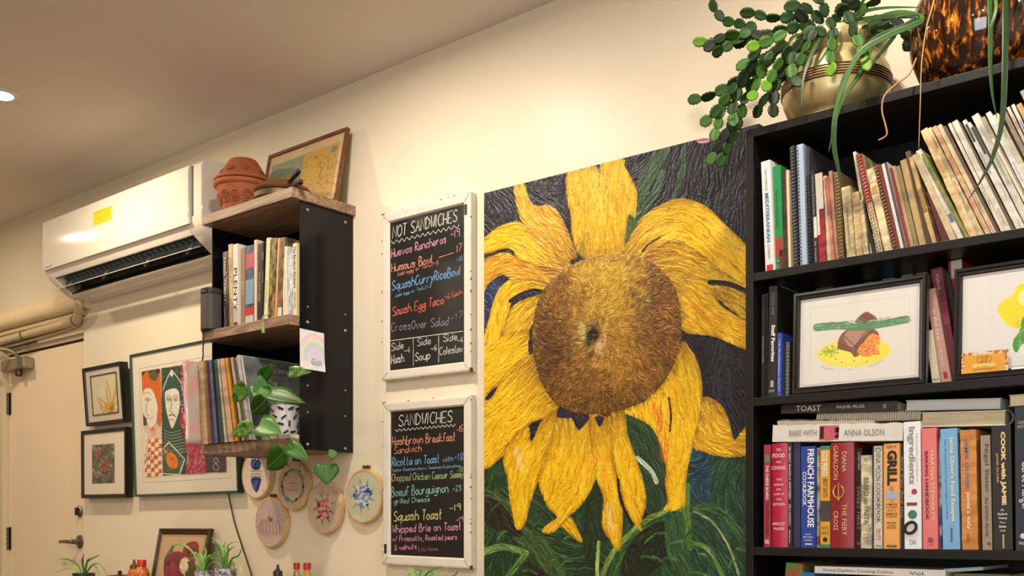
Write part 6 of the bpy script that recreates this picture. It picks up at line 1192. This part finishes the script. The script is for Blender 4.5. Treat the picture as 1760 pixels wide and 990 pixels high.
rrsolid([(.0345, .034, ZM+.006), (.0345, .034, ZM+.136)], sx, sy, .022).build('grille', mat('4c4a46', .55, .3, .15, 200, .3, 900), t, smooth='auto')
rrsolid([(.031, .031, ZM), (.0335, .033, ZM+.003), (.0335, .033, ZM+.006)], sx, sy, .022).build('base', mat('1a1a1a', .4), t, smooth='auto')
rrsolid([(.0335, .033, ZM+.136), (.0345, .034, ZM+.139), (.0345, .034, ZM+.158), (.032, .031, ZM+.161)], sx, sy, .022).build('top_cap', mat('26241f', .35), t, smooth='auto')
q = MB(); add_text(q, 'SONOS', Vector((sx-.011, sy-.0341, ZM+.146)), Vector((1, 0, 0)), Vector((0, 0, 1)), .022, .005, 0, Vector((0, -1, 0)), .0004); q.build('lettering', mat('b8b4ac', .5, 0, 0), t)
pts = [Vector((sx-.005, -.24, ZM+.004)), Vector((sx-.035, -.302, ZM+.002)), at(352, 572, -.304), at(350, 590, -.304), at(349, 612, -.31), at(350, 700, -.38)]
P = [Vector((-3.46, -.25, ZM+.006)), Vector((-3.472, -.298, ZM+.003)), at(350, 575, -.302), at(349, 600, -.302), at(349, 614, -.302)]
P2 = [Vector((-3.4785, -.30, 1.60)), Vector((-3.481, -.22, 1.50)), Vector((-3.4825, -.1, 1.38)), Vector((-3.482, -.02, 1.33)), at(386, 800, -.01), at(391, 840, -.01), at(400, 885, -.01), at(405, 905, -.01), at(418, 945, -.01), at(428, 975, -.01), at(434, 995, -.01), at(440, 1020, -.01)]
single(MB().tube(cr(P+P2, 6), .0028, 7), 'speaker_cable', mat('0e0d0d', .4), 'black power cable hanging from the speaker down the wall', 'cable', smooth=True)

# ================================================================== plants
LG = [mat(c, .42, 0, .25, 22, .08, 60, spec=.35) for c in ('285a14', '33681c', '1f4610', '427a2a')]
LV = mat('2e6018', .32, 0, .2, 40, col2='6f9648', spec=.35)
def leafmesh(base, tip, width, nrm, kind='heart', fold=.25, droop=.12, n=9):
    b, t_ = Vector(base), Vector(tip); d = t_-b; L_ = d.length; d.normalize(); nrm = (nrm-d*nrm.dot(d)).normalized(); s = d.cross(nrm).normalized(); V_ = []; 
    for i in range(n+1):
        f = i/n
        if kind == 'heart': w_ = (math.sin(math.pi*min(1, f**.62))**.8)*(1-.15*f) if 0 < f < 1 else 0; back = -.16*max(0, 1-f*3.2)*(1 if 0 < f else 0)
        elif kind == 'cactus': w_ = [.15, .55, .68, .92, .82, 1.0, .82, .86, .55, .2][i % 10]; back = 0
        else: w_ = math.sin(math.pi*f)**.5; back = 0
        p = b+d*L_*f-nrm*droop*L_*f*f
        for e in (-1, -.5, 0, .5, 1):
            V_.append(p+s*(width/2*w_*e)+nrm*(abs(e)*fold*width/2*w_*(1 if kind != 'cactus' else .3))+d*(back*L_*abs(e)))
    F_ = [(i*5+j, i*5+j+1, (i+1)*5+j+1, (i+1)*5+j) for i in range(n) for j in range(4)]
    return V_, F_
TOCAM = (CAMP-Vector((-3.1, -.25, 1.4))).normalized()
# potted pothos
pc = Vector((-3.072, -.215, ZB+.0145)); 
t = thing('book', 'cream book lying flat under the black and white pot', 'book', (-3.05, -.15, ZB)); MB().box(-3.120, -2.950, -.285, -.1, ZB+.0004, ZB+.014).build('pages', mat('e3dbc2', .7, 0, .05, 60), t, bevel=.001)
t = thing('potted_pothos', 'trailing pothos in a white pot with black dashes on the wall shelf', 'plant', pc)
pr_ = [(0, 0), (.042, 0), (.049, .006), (.054, .06), (.056, .112), (.053, .113), (.05, .1), (0, .1)]
po = MB().lathe(pr_, pc, 40, cap=False).build('pot', mat('e8e4e6', .4, 0, .03), t, smooth='auto')
MB().lathe([(0, .1), (.0495, .101)], pc, 24, cap=False).build('soil', mat('2a1d14', .95, 0, .4, 60, .6, 200), t)
for r_ in range(4):
    for k in range(10):
        a0 = 2*math.pi*(k+.5*(r_ % 2))/10+random.uniform(-.1, .1); z0 = .016+r_*.027+random.uniform(-.003, .003); an = random.uniform(0, math.pi); l_ = .0105; P = []
        for s in (-1, 0, 1):
            z = z0+l_*s*math.sin(an); z = min(max(z, .006), .108); rad = .0495+.006*(z/.11)+.0008; a = a0+l_*s*math.cos(an)/.053; P.append(pc+Vector((rad*math.cos(a), rad*math.sin(a), z)))
        MB().tube(P, .004, 6).build('dash', mat('17171a', .5), po) if math.sin(a0-YAW) < .35 or True else None
YP = -.33
def P3(u, v, y=YP): return at(u, v, y)
PL = [((449, 650), (470, 626), 20, -.30, 0), ((497, 640), (530, 638), 17, -.36, 4), ((463, 676), (519, 686), 27, -.34, 0), ((452, 690), (447, 643), 26, -.31, 1), ((462, 690), (428, 660), 22, -.33, 3), ((424, 664), (397, 690), 27, -.35, 4), ((458, 686), (432, 712), 28, -.36, 2),
      ((434, 733), (392, 746), 23, -.37, 4), ((445, 730), (480, 742), 34, -.37, 3), ((490, 776), (455, 808), 34, -.36, 4), ((494, 764), (527, 789), 25, -.35, 1), ((561, 798), (562, 832), 35, -.26, 1), ((575, 786), (566, 772), 13, -.25, 3), ((470, 668), (452, 655), 22, -.29, 2)]
for (b_, t_, wd, y, mi) in PL:
    B3, T3 = P3(*b_, y), P3(*t_, y-.012); dpt = (B3-CAMP).dot(FW); W_ = wd/FPX*dpt*1.3; nn = (CAMP-B3).normalized()+Vector((random.uniform(-.25, .25), 0, random.uniform(.1, .45)))
    V_, F_ = leafmesh(B3, T3, W_, nn, 'heart', .22, .1, 10); lo_ = MB().add(V_, F_).build('leaf', LV if mi == 4 and wd < 30 else LG[mi % 4], t, smooth=True); lo_.modifiers.new('thickness', 'SOLIDIFY').thickness = .0006
    MB().tube(cr([B3+(T3-B3)*.04, B3+(T3-B3)*.5-nn.normalized()*.001, T3*.9+B3*.1], 3), .0008, 5).build('midrib', mat('7fae4c', .4), lo_, smooth=True)
ST = mat('54743a', .5); 
for L_ in ([(487, 690, -.22), (475, 690, -.27), (463, 694, -.3), (456, 710, -.33), (457, 727, -.35)], [(489, 690, -.22), (470, 680, -.28), (452, 690, -.32)], [(434, 733, -.36), (450, 742, -.37), (463, 752, -.37), (478, 775, -.36), (498, 803, -.33), (523, 815, -.29), (545, 809, -.27), (561, 799, -.26)], [(561, 799, -.26), (570, 790, -.25), (576, 784, -.25)],
           [(478, 742, -.37), (477, 757, -.37), (474, 768, -.365)], [(424, 664, -.35), (415, 690, -.35), (424, 706, -.35), (452, 709, -.35), (460, 700, -.31), (475, 692, -.26)], [(457, 727, -.35), (450, 735, -.37), (434, 733, -.36)], [(497, 641, -.33), (490, 655, -.3), (489, 690, -.23)], [(490, 776, -.36), (492, 782, -.35)], [(524, 815, -.29), (515, 800, -.3), (519, 789, -.34)], [(487, 690, -.22), (470, 672, -.3), (462, 660, -.3)]):
    MB().tube(cr([at(*p) for p in L_], 5), .0019, 7).build('stem', ST, t, smooth=True)

# brass pot with holiday cactus and spider plant blades
ZBC = ZS[0]; bc = Vector((0, 0, 0)); r_ = ray(1437, 150); yy = -.158; bp = at(1437, 150, yy); bc = Vector((bp.x, yy, ZBC))
BR = mat('cdbd86', .34, .6, .12, 7, .05, 40); BRD = mat('6a3e22', .35, .8, .2)
t = thing('brass_planter', 'round brass planter of arching green plants on top of the bookcase', 'planter', bc)
prof = [(0, 0), (.096, 0), (.1, .003), (.101, .012), (.095, .018), (.112, .034), (.124, .062), (.1275, .09), (.1275, .104), (.124, .128), (.112, .15), (.106, .157), (.106, .162), (.116, .172), (.122, .19), (.121, .2), (.114, .206), (.108, .2), (.1, .165), (0, .165)]
MB().lathe(prof, bc, 56, cap=False).build('pot', BR, t, smooth='auto')
for z in (.083, .089, .095, .101, .107): MB().lathe([(.1272, z-.002), (.1297, z), (.1272, z+.002)], bc, 56, cap=False).build('band', BRD, t, smooth=True)
MB().lathe([(0, .168), (.1, .17)], bc, 24, cap=False).build('soil', mat('231a12', .95, 0, .4, 60, .6, 200), t)
CG = [mat(c, .5, 0, .3, 18, .1, 40, spec=.2) for c in ('1f3815', '264218', '1a2e12', '3a621e', '2b4a1b')]; CBR = mat('5f8a22', .5, 0, .2, spec=.2); CDK = mat('182211', .6, 0, .3, spec=.2)
chains = [ # px polyline, depth start/end, tip bright
 ([(1400, 40), (1360, 48), (1320, 58), (1285, 70), (1250, 78), (1222, 72), (1193, 72)], -.2, -.34, 1), ([(1390, 30), (1350, 30), (1322, 32), (1296, 22), (1274, 22)], -.16, -.24, 0), ([(1300, 50), (1270, 40), (1243, 36), (1232, 22), (1222, 2)], -.22, -.26, 0),
 ([(1345, 60), (1310, 62), (1275, 68), (1250, 80), (1225, 92)], -.22, -.34, 0), ([(1380, 60), (1340, 85), (1312, 105), (1288, 122), (1265, 140), (1245, 152), (1215, 168), (1184, 172)], -.24, -.34, 0),
 ([(1265, 142), (1255, 160), (1240, 178), (1224, 200), (1206, 214)], -.33, -.36, 0), ([(1345, 80), (1305, 105), (1278, 125), (1266, 150), (1248, 172), (1240, 196), (1232, 218), (1226, 240)], -.25, -.36, 3), ([(1330, 95), (1300, 130), (1285, 160), (1275, 188), (1268, 214), (1256, 240), (1246, 264), (1234, 284)], -.25, -.35, 0),
 ([(1385, 70), (1355, 105), (1338, 130), (1331, 160), (1328, 200)], -.26, -.31, 2), ([(1350, 70), (1322, 100), (1305, 130), (1295, 160), (1291, 172)], -.27, -.33, 1), ([(1360, 80), (1335, 115), (1322, 140), (1313, 155)], -.28, -.34, 1), ([(1370, 100), (1345, 130), (1325, 155), (1308, 180), (1297, 200)], -.24, -.3, 2),
 ([(1352, 55), (1325, 70), (1300, 78), (1286, 82)], -.3, -.36, 1), ([(1400, 45), (1383, 62), (1366, 82), (1360, 108), (1362, 132), (1375, 145)], -.29, -.33, 0), ([(1425, 30), (1432, 60), (1428, 92), (1430, 128)], -.3, -.34, 1), ([(1455, 20), (1470, 55), (1482, 90), (1492, 118)], -.3, -.34, 1),
 ([(1415, 40), (1395, 20), (1372, 8), (1350, 12)], -.16, -.22, 0), ([(1420, 30), (1415, 8), (1400, -10)], -.18, -.2, 2), ([(1440, 30), (1450, 5), (1460, -15)], -.18, -.2, 0), ([(1470, 30), (1490, 10), (1510, 0)], -.18, -.22, 0), ([(1490, 40), (1520, 30), (1545, 40), (1558, 62), (1562, 85)], -.2, -.22, 2),
 ([(1400, 55), (1388, 40), (1380, 25), (1370, 18)], -.22, -.25, 2), ([(1430, 50), (1440, 25), (1455, 12), (1475, 5)], -.24, -.28, 0), ([(1480, 60), (1500, 45), (1520, 50), (1535, 45)], -.2, -.26, 0), ([(1320, 60), (1300, 92), (1285, 105), (1268, 118)], -.3, -.34, 0), ([(1300, 100), (1275, 140), (1262, 170), (1258, 195), (1262, 215)], -.3, -.34, 0),
 ([(1395, 50), (1380, 75), (1372, 95), (1378, 60)], -.25, -.3, 0), ([(1420, 60), (1400, 50), (1385, 85), (1372, 110)], -.28, -.32, 0), ([(1270, 205), (1250, 222), (1240, 245), (1228, 262), (1218, 282)], -.33, -.36, 2), ([(1312, 66), (1290, 56), (1262, 60), (1238, 64), (1212, 86)], -.26, -.33, 2)]
nseg = 0
for (L_, y0, y1, tipc) in chains:
    n_ = len(L_); P = [at(u, v, y0+(y1-y0)*i/(n_-1)) for i, (u, v) in enumerate(L_)]; path = cr(P, 12); Ls = [0]
    for i in range(1, len(path)): Ls.append(Ls[-1]+(path[i]-path[i-1]).length)
    tot = Ls[-1]; k = max(2, round(tot/.0335)); cuts = []
    for j in range(k+1):
        d = tot*j/k; i = min(range(len(Ls)), key=lambda q_: abs(Ls[q_]-d)); cuts.append(path[i])
    for j in range(k):
        a, b_ = cuts[j], cuts[j+1]
        if (b_-a).length < .006: continue
        nn = (CAMP-a).normalized()+Vector((random.uniform(-.7, .7), random.uniform(-.3, .3), random.uniform(-.5, .7)))
        b2_ = b_+(b_-a)*.1; V_, F_ = leafmesh(a, b2_, random.uniform(.025, .032), nn, 'cactus', .5, random.uniform(-.08, .12), 9)
        last = j == k-1; m_ = CBR if (last and tipc == 1) else (CG[3] if tipc in (1, 3) and j >= k-3 else (CDK if tipc == 2 and random.random() < .5 else random.choice(CG)))
        o_ = MB().add(V_, F_).build('cactus_segment', m_, t, smooth=True); md = o_.modifiers.new('thickness', 'SOLIDIFY'); md.thickness = .0028; md.offset = 0; nseg += 1
fb = at(1222, 240, -.36); MB().add(*leafmesh(fb, at(1197, 243, -.362), .011, (CAMP-fb).normalized(), 'x', .6, .0, 6)).build('flower_bud', mat('e2a8b8', .5), t, smooth=True, label='pale pink flower bud').modifiers.new('thickness', 'SOLIDIFY').thickness = .006
def blade(L_, wd, m_, par, name='leaf_blade', tw=0, fold=.35):
    P = cr([at(*p) for p in L_], 8); n_ = len(P); V_ = []
    for i, p in enumerate(P):
        f = i/(n_-1); t_ = (P[min(i+1, n_-1)]-P[max(i-1, 0)]).normalized(); nn = (CAMP-p).normalized()+Vector((.3*math.sin(tw+f*2), 0, .2)); nn = (nn-t_*nn.dot(t_)).normalized(); s = t_.cross(nn); w_ = wd*.72*(.55+.9*f if f < .35 else .865*(1-((f-.35)/.65)**1.6))*.5+.0003
        V_ += [p-s*w_+nn*w_*fold, p-s*w_*.12-nn*.0002, p+s*w_*.12-nn*.0002, p+s*w_+nn*w_*fold]
    F_ = [(i*4+j, i*4+j+1, (i+1)*4+j+1, (i+1)*4+j) for i in range(n_-1) for j in range(3)]
    o_ = MB().add(V_, F_).build(name, m_, par, smooth=True); o_.modifiers.new('thickness', 'SOLIDIFY').thickness = .0006; return o_
SG = [mat(c, .42, 0, .2, 20, spec=.3) for c in ('2c4c20', '365a26', '26421e', '42682c')]
BL = [([(1440, 45, -.2), (1470, 25, -.24), (1520, 14, -.28), (1598, 13, -.33)], .014), ([(1450, 60, -.2), (1500, 42, -.25), (1545, 28, -.29), (1582, 24, -.32)], .014), ([(1455, 40, -.2), (1490, 32, -.26), (1570, 28, -.3), (1560, 42, -.31), (1500, 70, -.33), (1455, 125, -.35), (1440, 175, -.36), (1428, 238, -.37)], .018),
      ([(1470, 45, -.2), (1540, 22, -.26), (1585, 34, -.3), (1530, 60, -.33), (1480, 90, -.35), (1452, 140, -.36), (1434, 200, -.37), (1432, 250, -.37), (1444, 305, -.375)], .02), ([(1430, 40, -.22), (1412, 62, -.28), (1392, 100, -.32), (1380, 140, -.34), (1378, 186, -.35)], .015), ([(1455, 35, -.2), (1440, 60, -.28), (1420, 90, -.33), (1400, 118, -.34)], .012),
      ([(1480, 60, -.2), (1520, 62, -.26), (1570, 45, -.3), (1578, 38, -.31)], .013), ([(1500, 80, -.28), (1478, 125, -.33), (1455, 160, -.36), (1440, 195, -.37), (1424, 262, -.375)], .014), ([(1495, 40, -.2), (1540, 50, -.25), (1515, 90, -.3), (1480, 130, -.33), (1450, 170, -.35)], .013), ([(1460, 40, -.2), (1478, 10, -.24), (1500, -20, -.26)], .014), ([(1437, 200, -.37), (1434, 250, -.375), (1441, 290, -.378), (1446, 322, -.38)], .016)]
for i, (L_, wd) in enumerate(BL): blade(L_, wd, SG[i % 4], t, tw=i)
DRY = mat('b48a58', .7, 0, .25, 40)
MB().tube(cr([at(1575, 100, -.29), at(1562, 128, -.31), at(1540, 145, -.33), at(1520, 165, -.35), at(1516, 190, -.35), at(1522, 215, -.35), at(1524, 232, -.35), at(1510, 241, -.35)], 5), .0018, 6).build('dry_runner', DRY, t, smooth=True)
# glazed vase
vp = at(1690, 90, -.165); vc = Vector((vp.x, -.165, ZBC)); VG = bpy.data.materials.new('tortoiseshell_glaze'); VG.use_nodes = True; nt = VG.node_tree; N = nt.nodes; Lk = nt.links; b_ = N['Principled BSDF']; b_.inputs['Roughness'].default_value = .06; b_.inputs['Coat Weight'].default_value = .6
tc = N.new('ShaderNodeTexCoord'); mp = N.new('ShaderNodeMapping'); mp.inputs['Scale'].default_value = (80, 80, 22); Lk.new(tc.outputs['Object'], mp.inputs[0]); nz = N.new('ShaderNodeTexNoise'); nz.inputs['Scale'].default_value = 1.2; nz.inputs['Detail'].default_value = 7; nz.inputs['Distortion'].default_value = .6; Lk.new(mp.outputs[0], nz.inputs['Vector'])
rp = N.new('ShaderNodeValToRGB'); e = rp.color_ramp.elements; e[0].position = .48; e[0].color = (*lin('1c0c06'), 1); e[1].position = .66; e[1].color = (*lin('c8781c'), 1); x_ = rp.color_ramp.elements.new(.57); x_.color = (*lin('5a2a0c'), 1); Lk.new(nz.outputs[0], rp.inputs[0]); Lk.new(rp.outputs[0], b_.inputs['Base Color'])
t = thing('glazed_vase', 'big glossy tortoiseshell brown vase on top of the bookcase', 'vase', vc)
MB().lathe([(0, 0), (.085, 0), (.1, .006), (.132, .04), (.151, .09), (.155, .13), (.149, .18), (.125, .23), (.09, .262), (.055, .28), (.05, .3), (.06, .32), (.053, .32), (.044, .3), (0, .29)], vc, 64, cap=False).build('body', VG, t, smooth=True)
tb = thing('spider_plant', 'long green arching blades hanging over the bookcase at the right edge', 'plant', (at(1715, -200, -.3).x, -.15, ZBC+.322))
pv = Vector((vc.x, vc.y, ZBC+.32))
sh = lambda L_: L_
for i, (L_, wd) in enumerate([([(1700, -180, -.2), (1695, -80, -.27), (1702, 20, -.33), (1702, 110, -.35), (1706, 165, -.36), (1714, 204, -.365)], .016), ([(1720, -180, -.2), (1726, -80, -.27), (1728, 20, -.33), (1727, 120, -.36), (1722, 210, -.37), (1706, 270, -.375), (1685, 312, -.38), (1664, 344, -.385)], .019), ([(1710, -180, -.2), (1700, -60, -.27), (1712, 10, -.33), (1700, 60, -.34), (1705, 110, -.345)], .012), ([(1740, -180, -.2), (1750, -60, -.26), (1760, 20, -.3)], .014)]): blade(L_, wd, SG[(i+1) % 4], tb, tw=i*2, fold=.2)
MB().lathe([(0, -.03), (.03, -.02), (.034, .01), (0, .02)], Vector(tb.location), 14).build('root_ball', mat('3a2a1a', .9), tb)
MB().tube(cr([at(1612, -30, -.3), at(1603, 10, -.33), at(1592, 50, -.335), at(1584, 110, -.345), at(1582, 170, -.35), at(1579, 255, -.35)], 5), .0017, 6, lambda s: 1.2-.7*s).build('dry_runner', mat('c09a58', .7, 0, .2), tb, smooth=True)

# ================================================================== things on the ledge
ZL = .7455
O = Vector((-4.178, -.105, ZL)); ez = Vector((0, .055, .295)).normalized()
def art_rose(cv):
    cv.noise(.04, 8)
    cv.poly([(285, 1000), (282, 965), (292, 952), (310, 948), (318, 962), (312, 1000)], '8a2432', 4); cv.poly([(314, 955), (316, 940), (325, 932), (339, 932), (342, 948), (334, 966), (322, 966)], '9a2a30', 4)
    cv.poly([(308, 975), (312, 962), (320, 958), (328, 966), (326, 985), (314, 986)], 'e6dcc0', 4); cv.poly([(322, 966), (334, 965), (338, 985), (322, 1000), (318, 985)], '5a4a24', 3)
    for (cx_, cy_, rr_) in ((299, 975, 15), (329, 948, 12)):
        for k in range(16): a_ = random.uniform(0, 6.28); q_ = random.uniform(.2, .9)*rr_; cv.ell(cx_+q_*math.cos(a_)*.8, cy_+q_*math.sin(a_), random.uniform(3, 6), random.uniform(4, 8), random.choice(['6a1420', '9a2c38', 'b04450', '7c1c28', '521018']), random.uniform(0, 3), .8, .3)
    for k in range(9): a_ = k*.7; cv.ell(316+5*math.cos(a_), 974+7*math.sin(a_), 3, 4.5, random.choice(['efe8d0', 'dccfae']), a_, 1, .2)
    for k in range(30): x = random.uniform(284, 340); y = random.uniform(935, 990); cv.line([(x, y), (x+3, y+5)], .9, random.choice(['6a1420', 'b04450', '4a1018']), .5)
    for L_ in ([(284, 962), (290, 950), (294, 945)], [(296, 955), (296, 942), (299, 938)], [(345, 960), (348, 950), (350, 946)]): cv.line(L_, 4, '4a5430', .9, 3)
framed('framed_needlework', 'dark wooden framed red rose picture leaning on the wall at the bottom', 'picture', (O, Vector((1, 0, 0)), ez, .392, .300), .03, .022, mat_wood('4a3420', '2a1c10', .4, 10), 'b89a60', art=(.03, .97, .04, .97, 110, 90, 'd6b48c', art_rose), prof=[(0, -.004), (0, -.022), (.03, -.022), (.03, -.014), (.024, -.012), (.018, -.006), (.012, -.007), (.006, 0)])
def on_ledge(u, v, y): p = at(u, v, y); return Vector((p.x, y, ZL)), p.z
M_MUG = mat('d9d9dd', .3, 0, .3, 70, col2='5a6272')
GB = [mat(c, .4, 0, .2, 20) for c in ('5f9a34', '78b048', '4c8a2c', '8abc58')]
def spider(label, u, vtop, y, rad, blades, potmat, seed):
    base, zt = on_ledge(u, vtop, y); t = thing('spider_plant', label, 'plant', base, 'small spider plants along the ledge'); h = zt-ZL
    MB().lathe([(0, 0), (rad*.82, 0), (rad*.86, .004), (rad, h), (rad*.93, h), (rad*.9, h-.012), (0, h-.012)], base, 28, cap=False).build('pot', potmat, t, smooth='auto')
    for i, L_ in enumerate(blades): 
        c0 = base+Vector((0, 0, h-.014)); pu = proj(c0); k = len(L_); LL = [(pu[0]+random.uniform(-4, 4), pu[1]+2, y)]+[(a, b, y+(i % 3-1)*.05*(j+1)/k) for j, (a, b) in enumerate(L_)]
        blade(LL, .010 if i % 2 else .013, GB[(i+seed) % 4], t, tw=i)
spider('leftmost small spider plant in a dark pot below the door handle', 144, 985, -.2, .05, [[(150, 965), (162, 958), (172, 953)], [(148, 970), (156, 962), (171, 955)], [(134, 972), (118, 962), (99, 961)], [(132, 980), (115, 978), (92, 985)], [(158, 972), (166, 976), (171, 992)], [(160, 970), (174, 972), (184, 990)], [(142, 968), (142, 960), (145, 952)], [(125, 975), (112, 968), (110, 975)]], mat('2e3a40', .4), 0)
spider('spider plant in a patterned white mug in front of the rose picture', 350, 981, -.24, .034, [[(335, 955), (318, 938), (300, 937), (289, 943)], [(340, 965), (330, 958), (322, 962)], [(348, 965), (346, 955), (345, 948)], [(356, 965), (368, 952), (382, 950), (392, 958)], [(352, 965), (360, 955), (366, 962)], [(338, 972), (328, 980), (326, 990)], [(344, 962), (336, 950), (325, 955)], [(360, 970), (372, 966), (378, 972)], [(350, 962), (354, 950), (352, 940)]], M_MUG, 1)
spider('fuller spider plant in a patterned white mug right of the rose picture', 388, 977, -.22, .042, [[(380, 955), (372, 935), (361, 922)], [(384, 950), (376, 932), (366, 926)], [(386, 950), (384, 938), (380, 945)], [(392, 950), (392, 938), (402, 932), (412, 931)], [(398, 962), (410, 955), (416, 940)], [(396, 965), (402, 972), (398, 985)], [(382, 960), (372, 952), (364, 958)], [(390, 955), (386, 940), (388, 930)], [(378, 965), (366, 966), (360, 975)], [(400, 968), (412, 972), (416, 985)], [(388, 958), (396, 944), (404, 940)]], M_MUG, 2)
spider('spider plant tips showing below the lower chalkboard', 722, 1006, -.16, .05, [[(715, 985), (705, 978), (695, 984)], [(722, 985), (722, 978), (720, 975)], [(730, 988), (740, 983), (748, 990)], [(735, 985), (760, 975), (775, 985)], [(712, 990), (704, 986), (700, 994)], [(728, 985), (712, 978), (708, 975)], [(738, 990), (778, 990), (787, 978)]], mat('b8b0a0', .5), 3)
def bottle(label, u, vtop, y, r, kind, body, cap_, name='sauce_bottle'):
    b, zt = on_ledge(u, vtop, y); h = zt-ZL; t = thing(name, label, 'bottle', b)
    if kind == 'squeeze':
        MB().lathe([(0, 0), (r, 0), (r, h*.62), (r*.8, h*.72), (r*.62, h*.76), (0, h*.76)], b, 24, cap=False).build('body', body, t, smooth='auto'); MB().lathe([(0, h*.76), (r*.7, h*.76), (r*.66, h*.84), (r*.3, h*.87), (r*.14, h), (0, h)], b, 20, cap=False).build('nozzle', cap_, t, smooth='auto')
    elif kind == 'sriracha':
        MB().lathe([(0, 0), (r, 0), (r, h*.62), (r*.75, h*.76), (r*.5, h*.82), (0, h*.82)], b, 24, cap=False).build('body', body, t, smooth='auto'); MB().lathe([(0, h*.82), (r*.56, h*.82), (r*.56, h*.98), (r*.5, h), (0, h)], b, 20, cap=False).build('cap', cap_, t, smooth='auto')
    else:
        MB().lathe([(0, 0), (r, 0), (r, h*.5), (r*.45, h*.78), (r*.36, h*.86), (0, h*.86)], b, 24, cap=False).build('body', body, t, smooth='auto'); MB().lathe([(0, h*.86), (r*.5, h*.86), (r*.5, h), (0, h)], b, 20, cap=False).build('cap', cap_, t, smooth='auto')
REDC = mat('c8281e', .35, 0, .08); 
bottle('orange sauce bottle with a bright red cap left of the rose picture', 243.5, 962, -.2, .034, 'sriracha', mat('b8541c', .2, 0, .3, 60, col2='d88838'), REDC)
bottle('orange sauce bottle with a brown pointed nozzle beside the red cap', 230.5, 961.5, -.2, .027, 'squeeze', mat('c86a3c', .25, 0, .25, 60), mat('5a4636', .4))
bottle('dark squeeze bottle standing alone under the pumpkin hoop', 477.5, 970, -.12, .026, 'squeeze', mat('4a423a', .3), mat('3a332c', .4))
bottle('left of the two small glass bottles with red caps', 510, 967.5, -.12, .024, 'hot', mat('c8b48a', .15, 0, .2, 40, col2='a86a2c'), REDC, 'hot_sauce_bottle')
bottle('right of the two small glass bottles with red caps', 528, 967.5, -.12, .029, 'hot', mat('cf9a3c', .15, 0, .2, 40), REDC, 'hot_sauce_bottle')
b, zt = on_ledge(206, 989, -.2); t = thing('condiment_jar', 'jar with a dark knobbed lid left of the orange sauce bottles', 'jar', b)
MB().lathe([(0, 0), (.05, 0), (.052, .01), (.052, zt-ZL-.01), (0, zt-ZL-.01)], b, 26, cap=False).build('body', mat('a0a098', .2), t, smooth='auto'); MB().lathe([(0, zt-ZL-.01), (.055, zt-ZL-.01), (.055, zt-ZL), (.02, zt-ZL+.004), (.008, zt-ZL+.006), (.009, zt-ZL+.02), (0, zt-ZL+.021)], b, 26, cap=False).build('lid', mat('26241f', .4), t, smooth='auto')
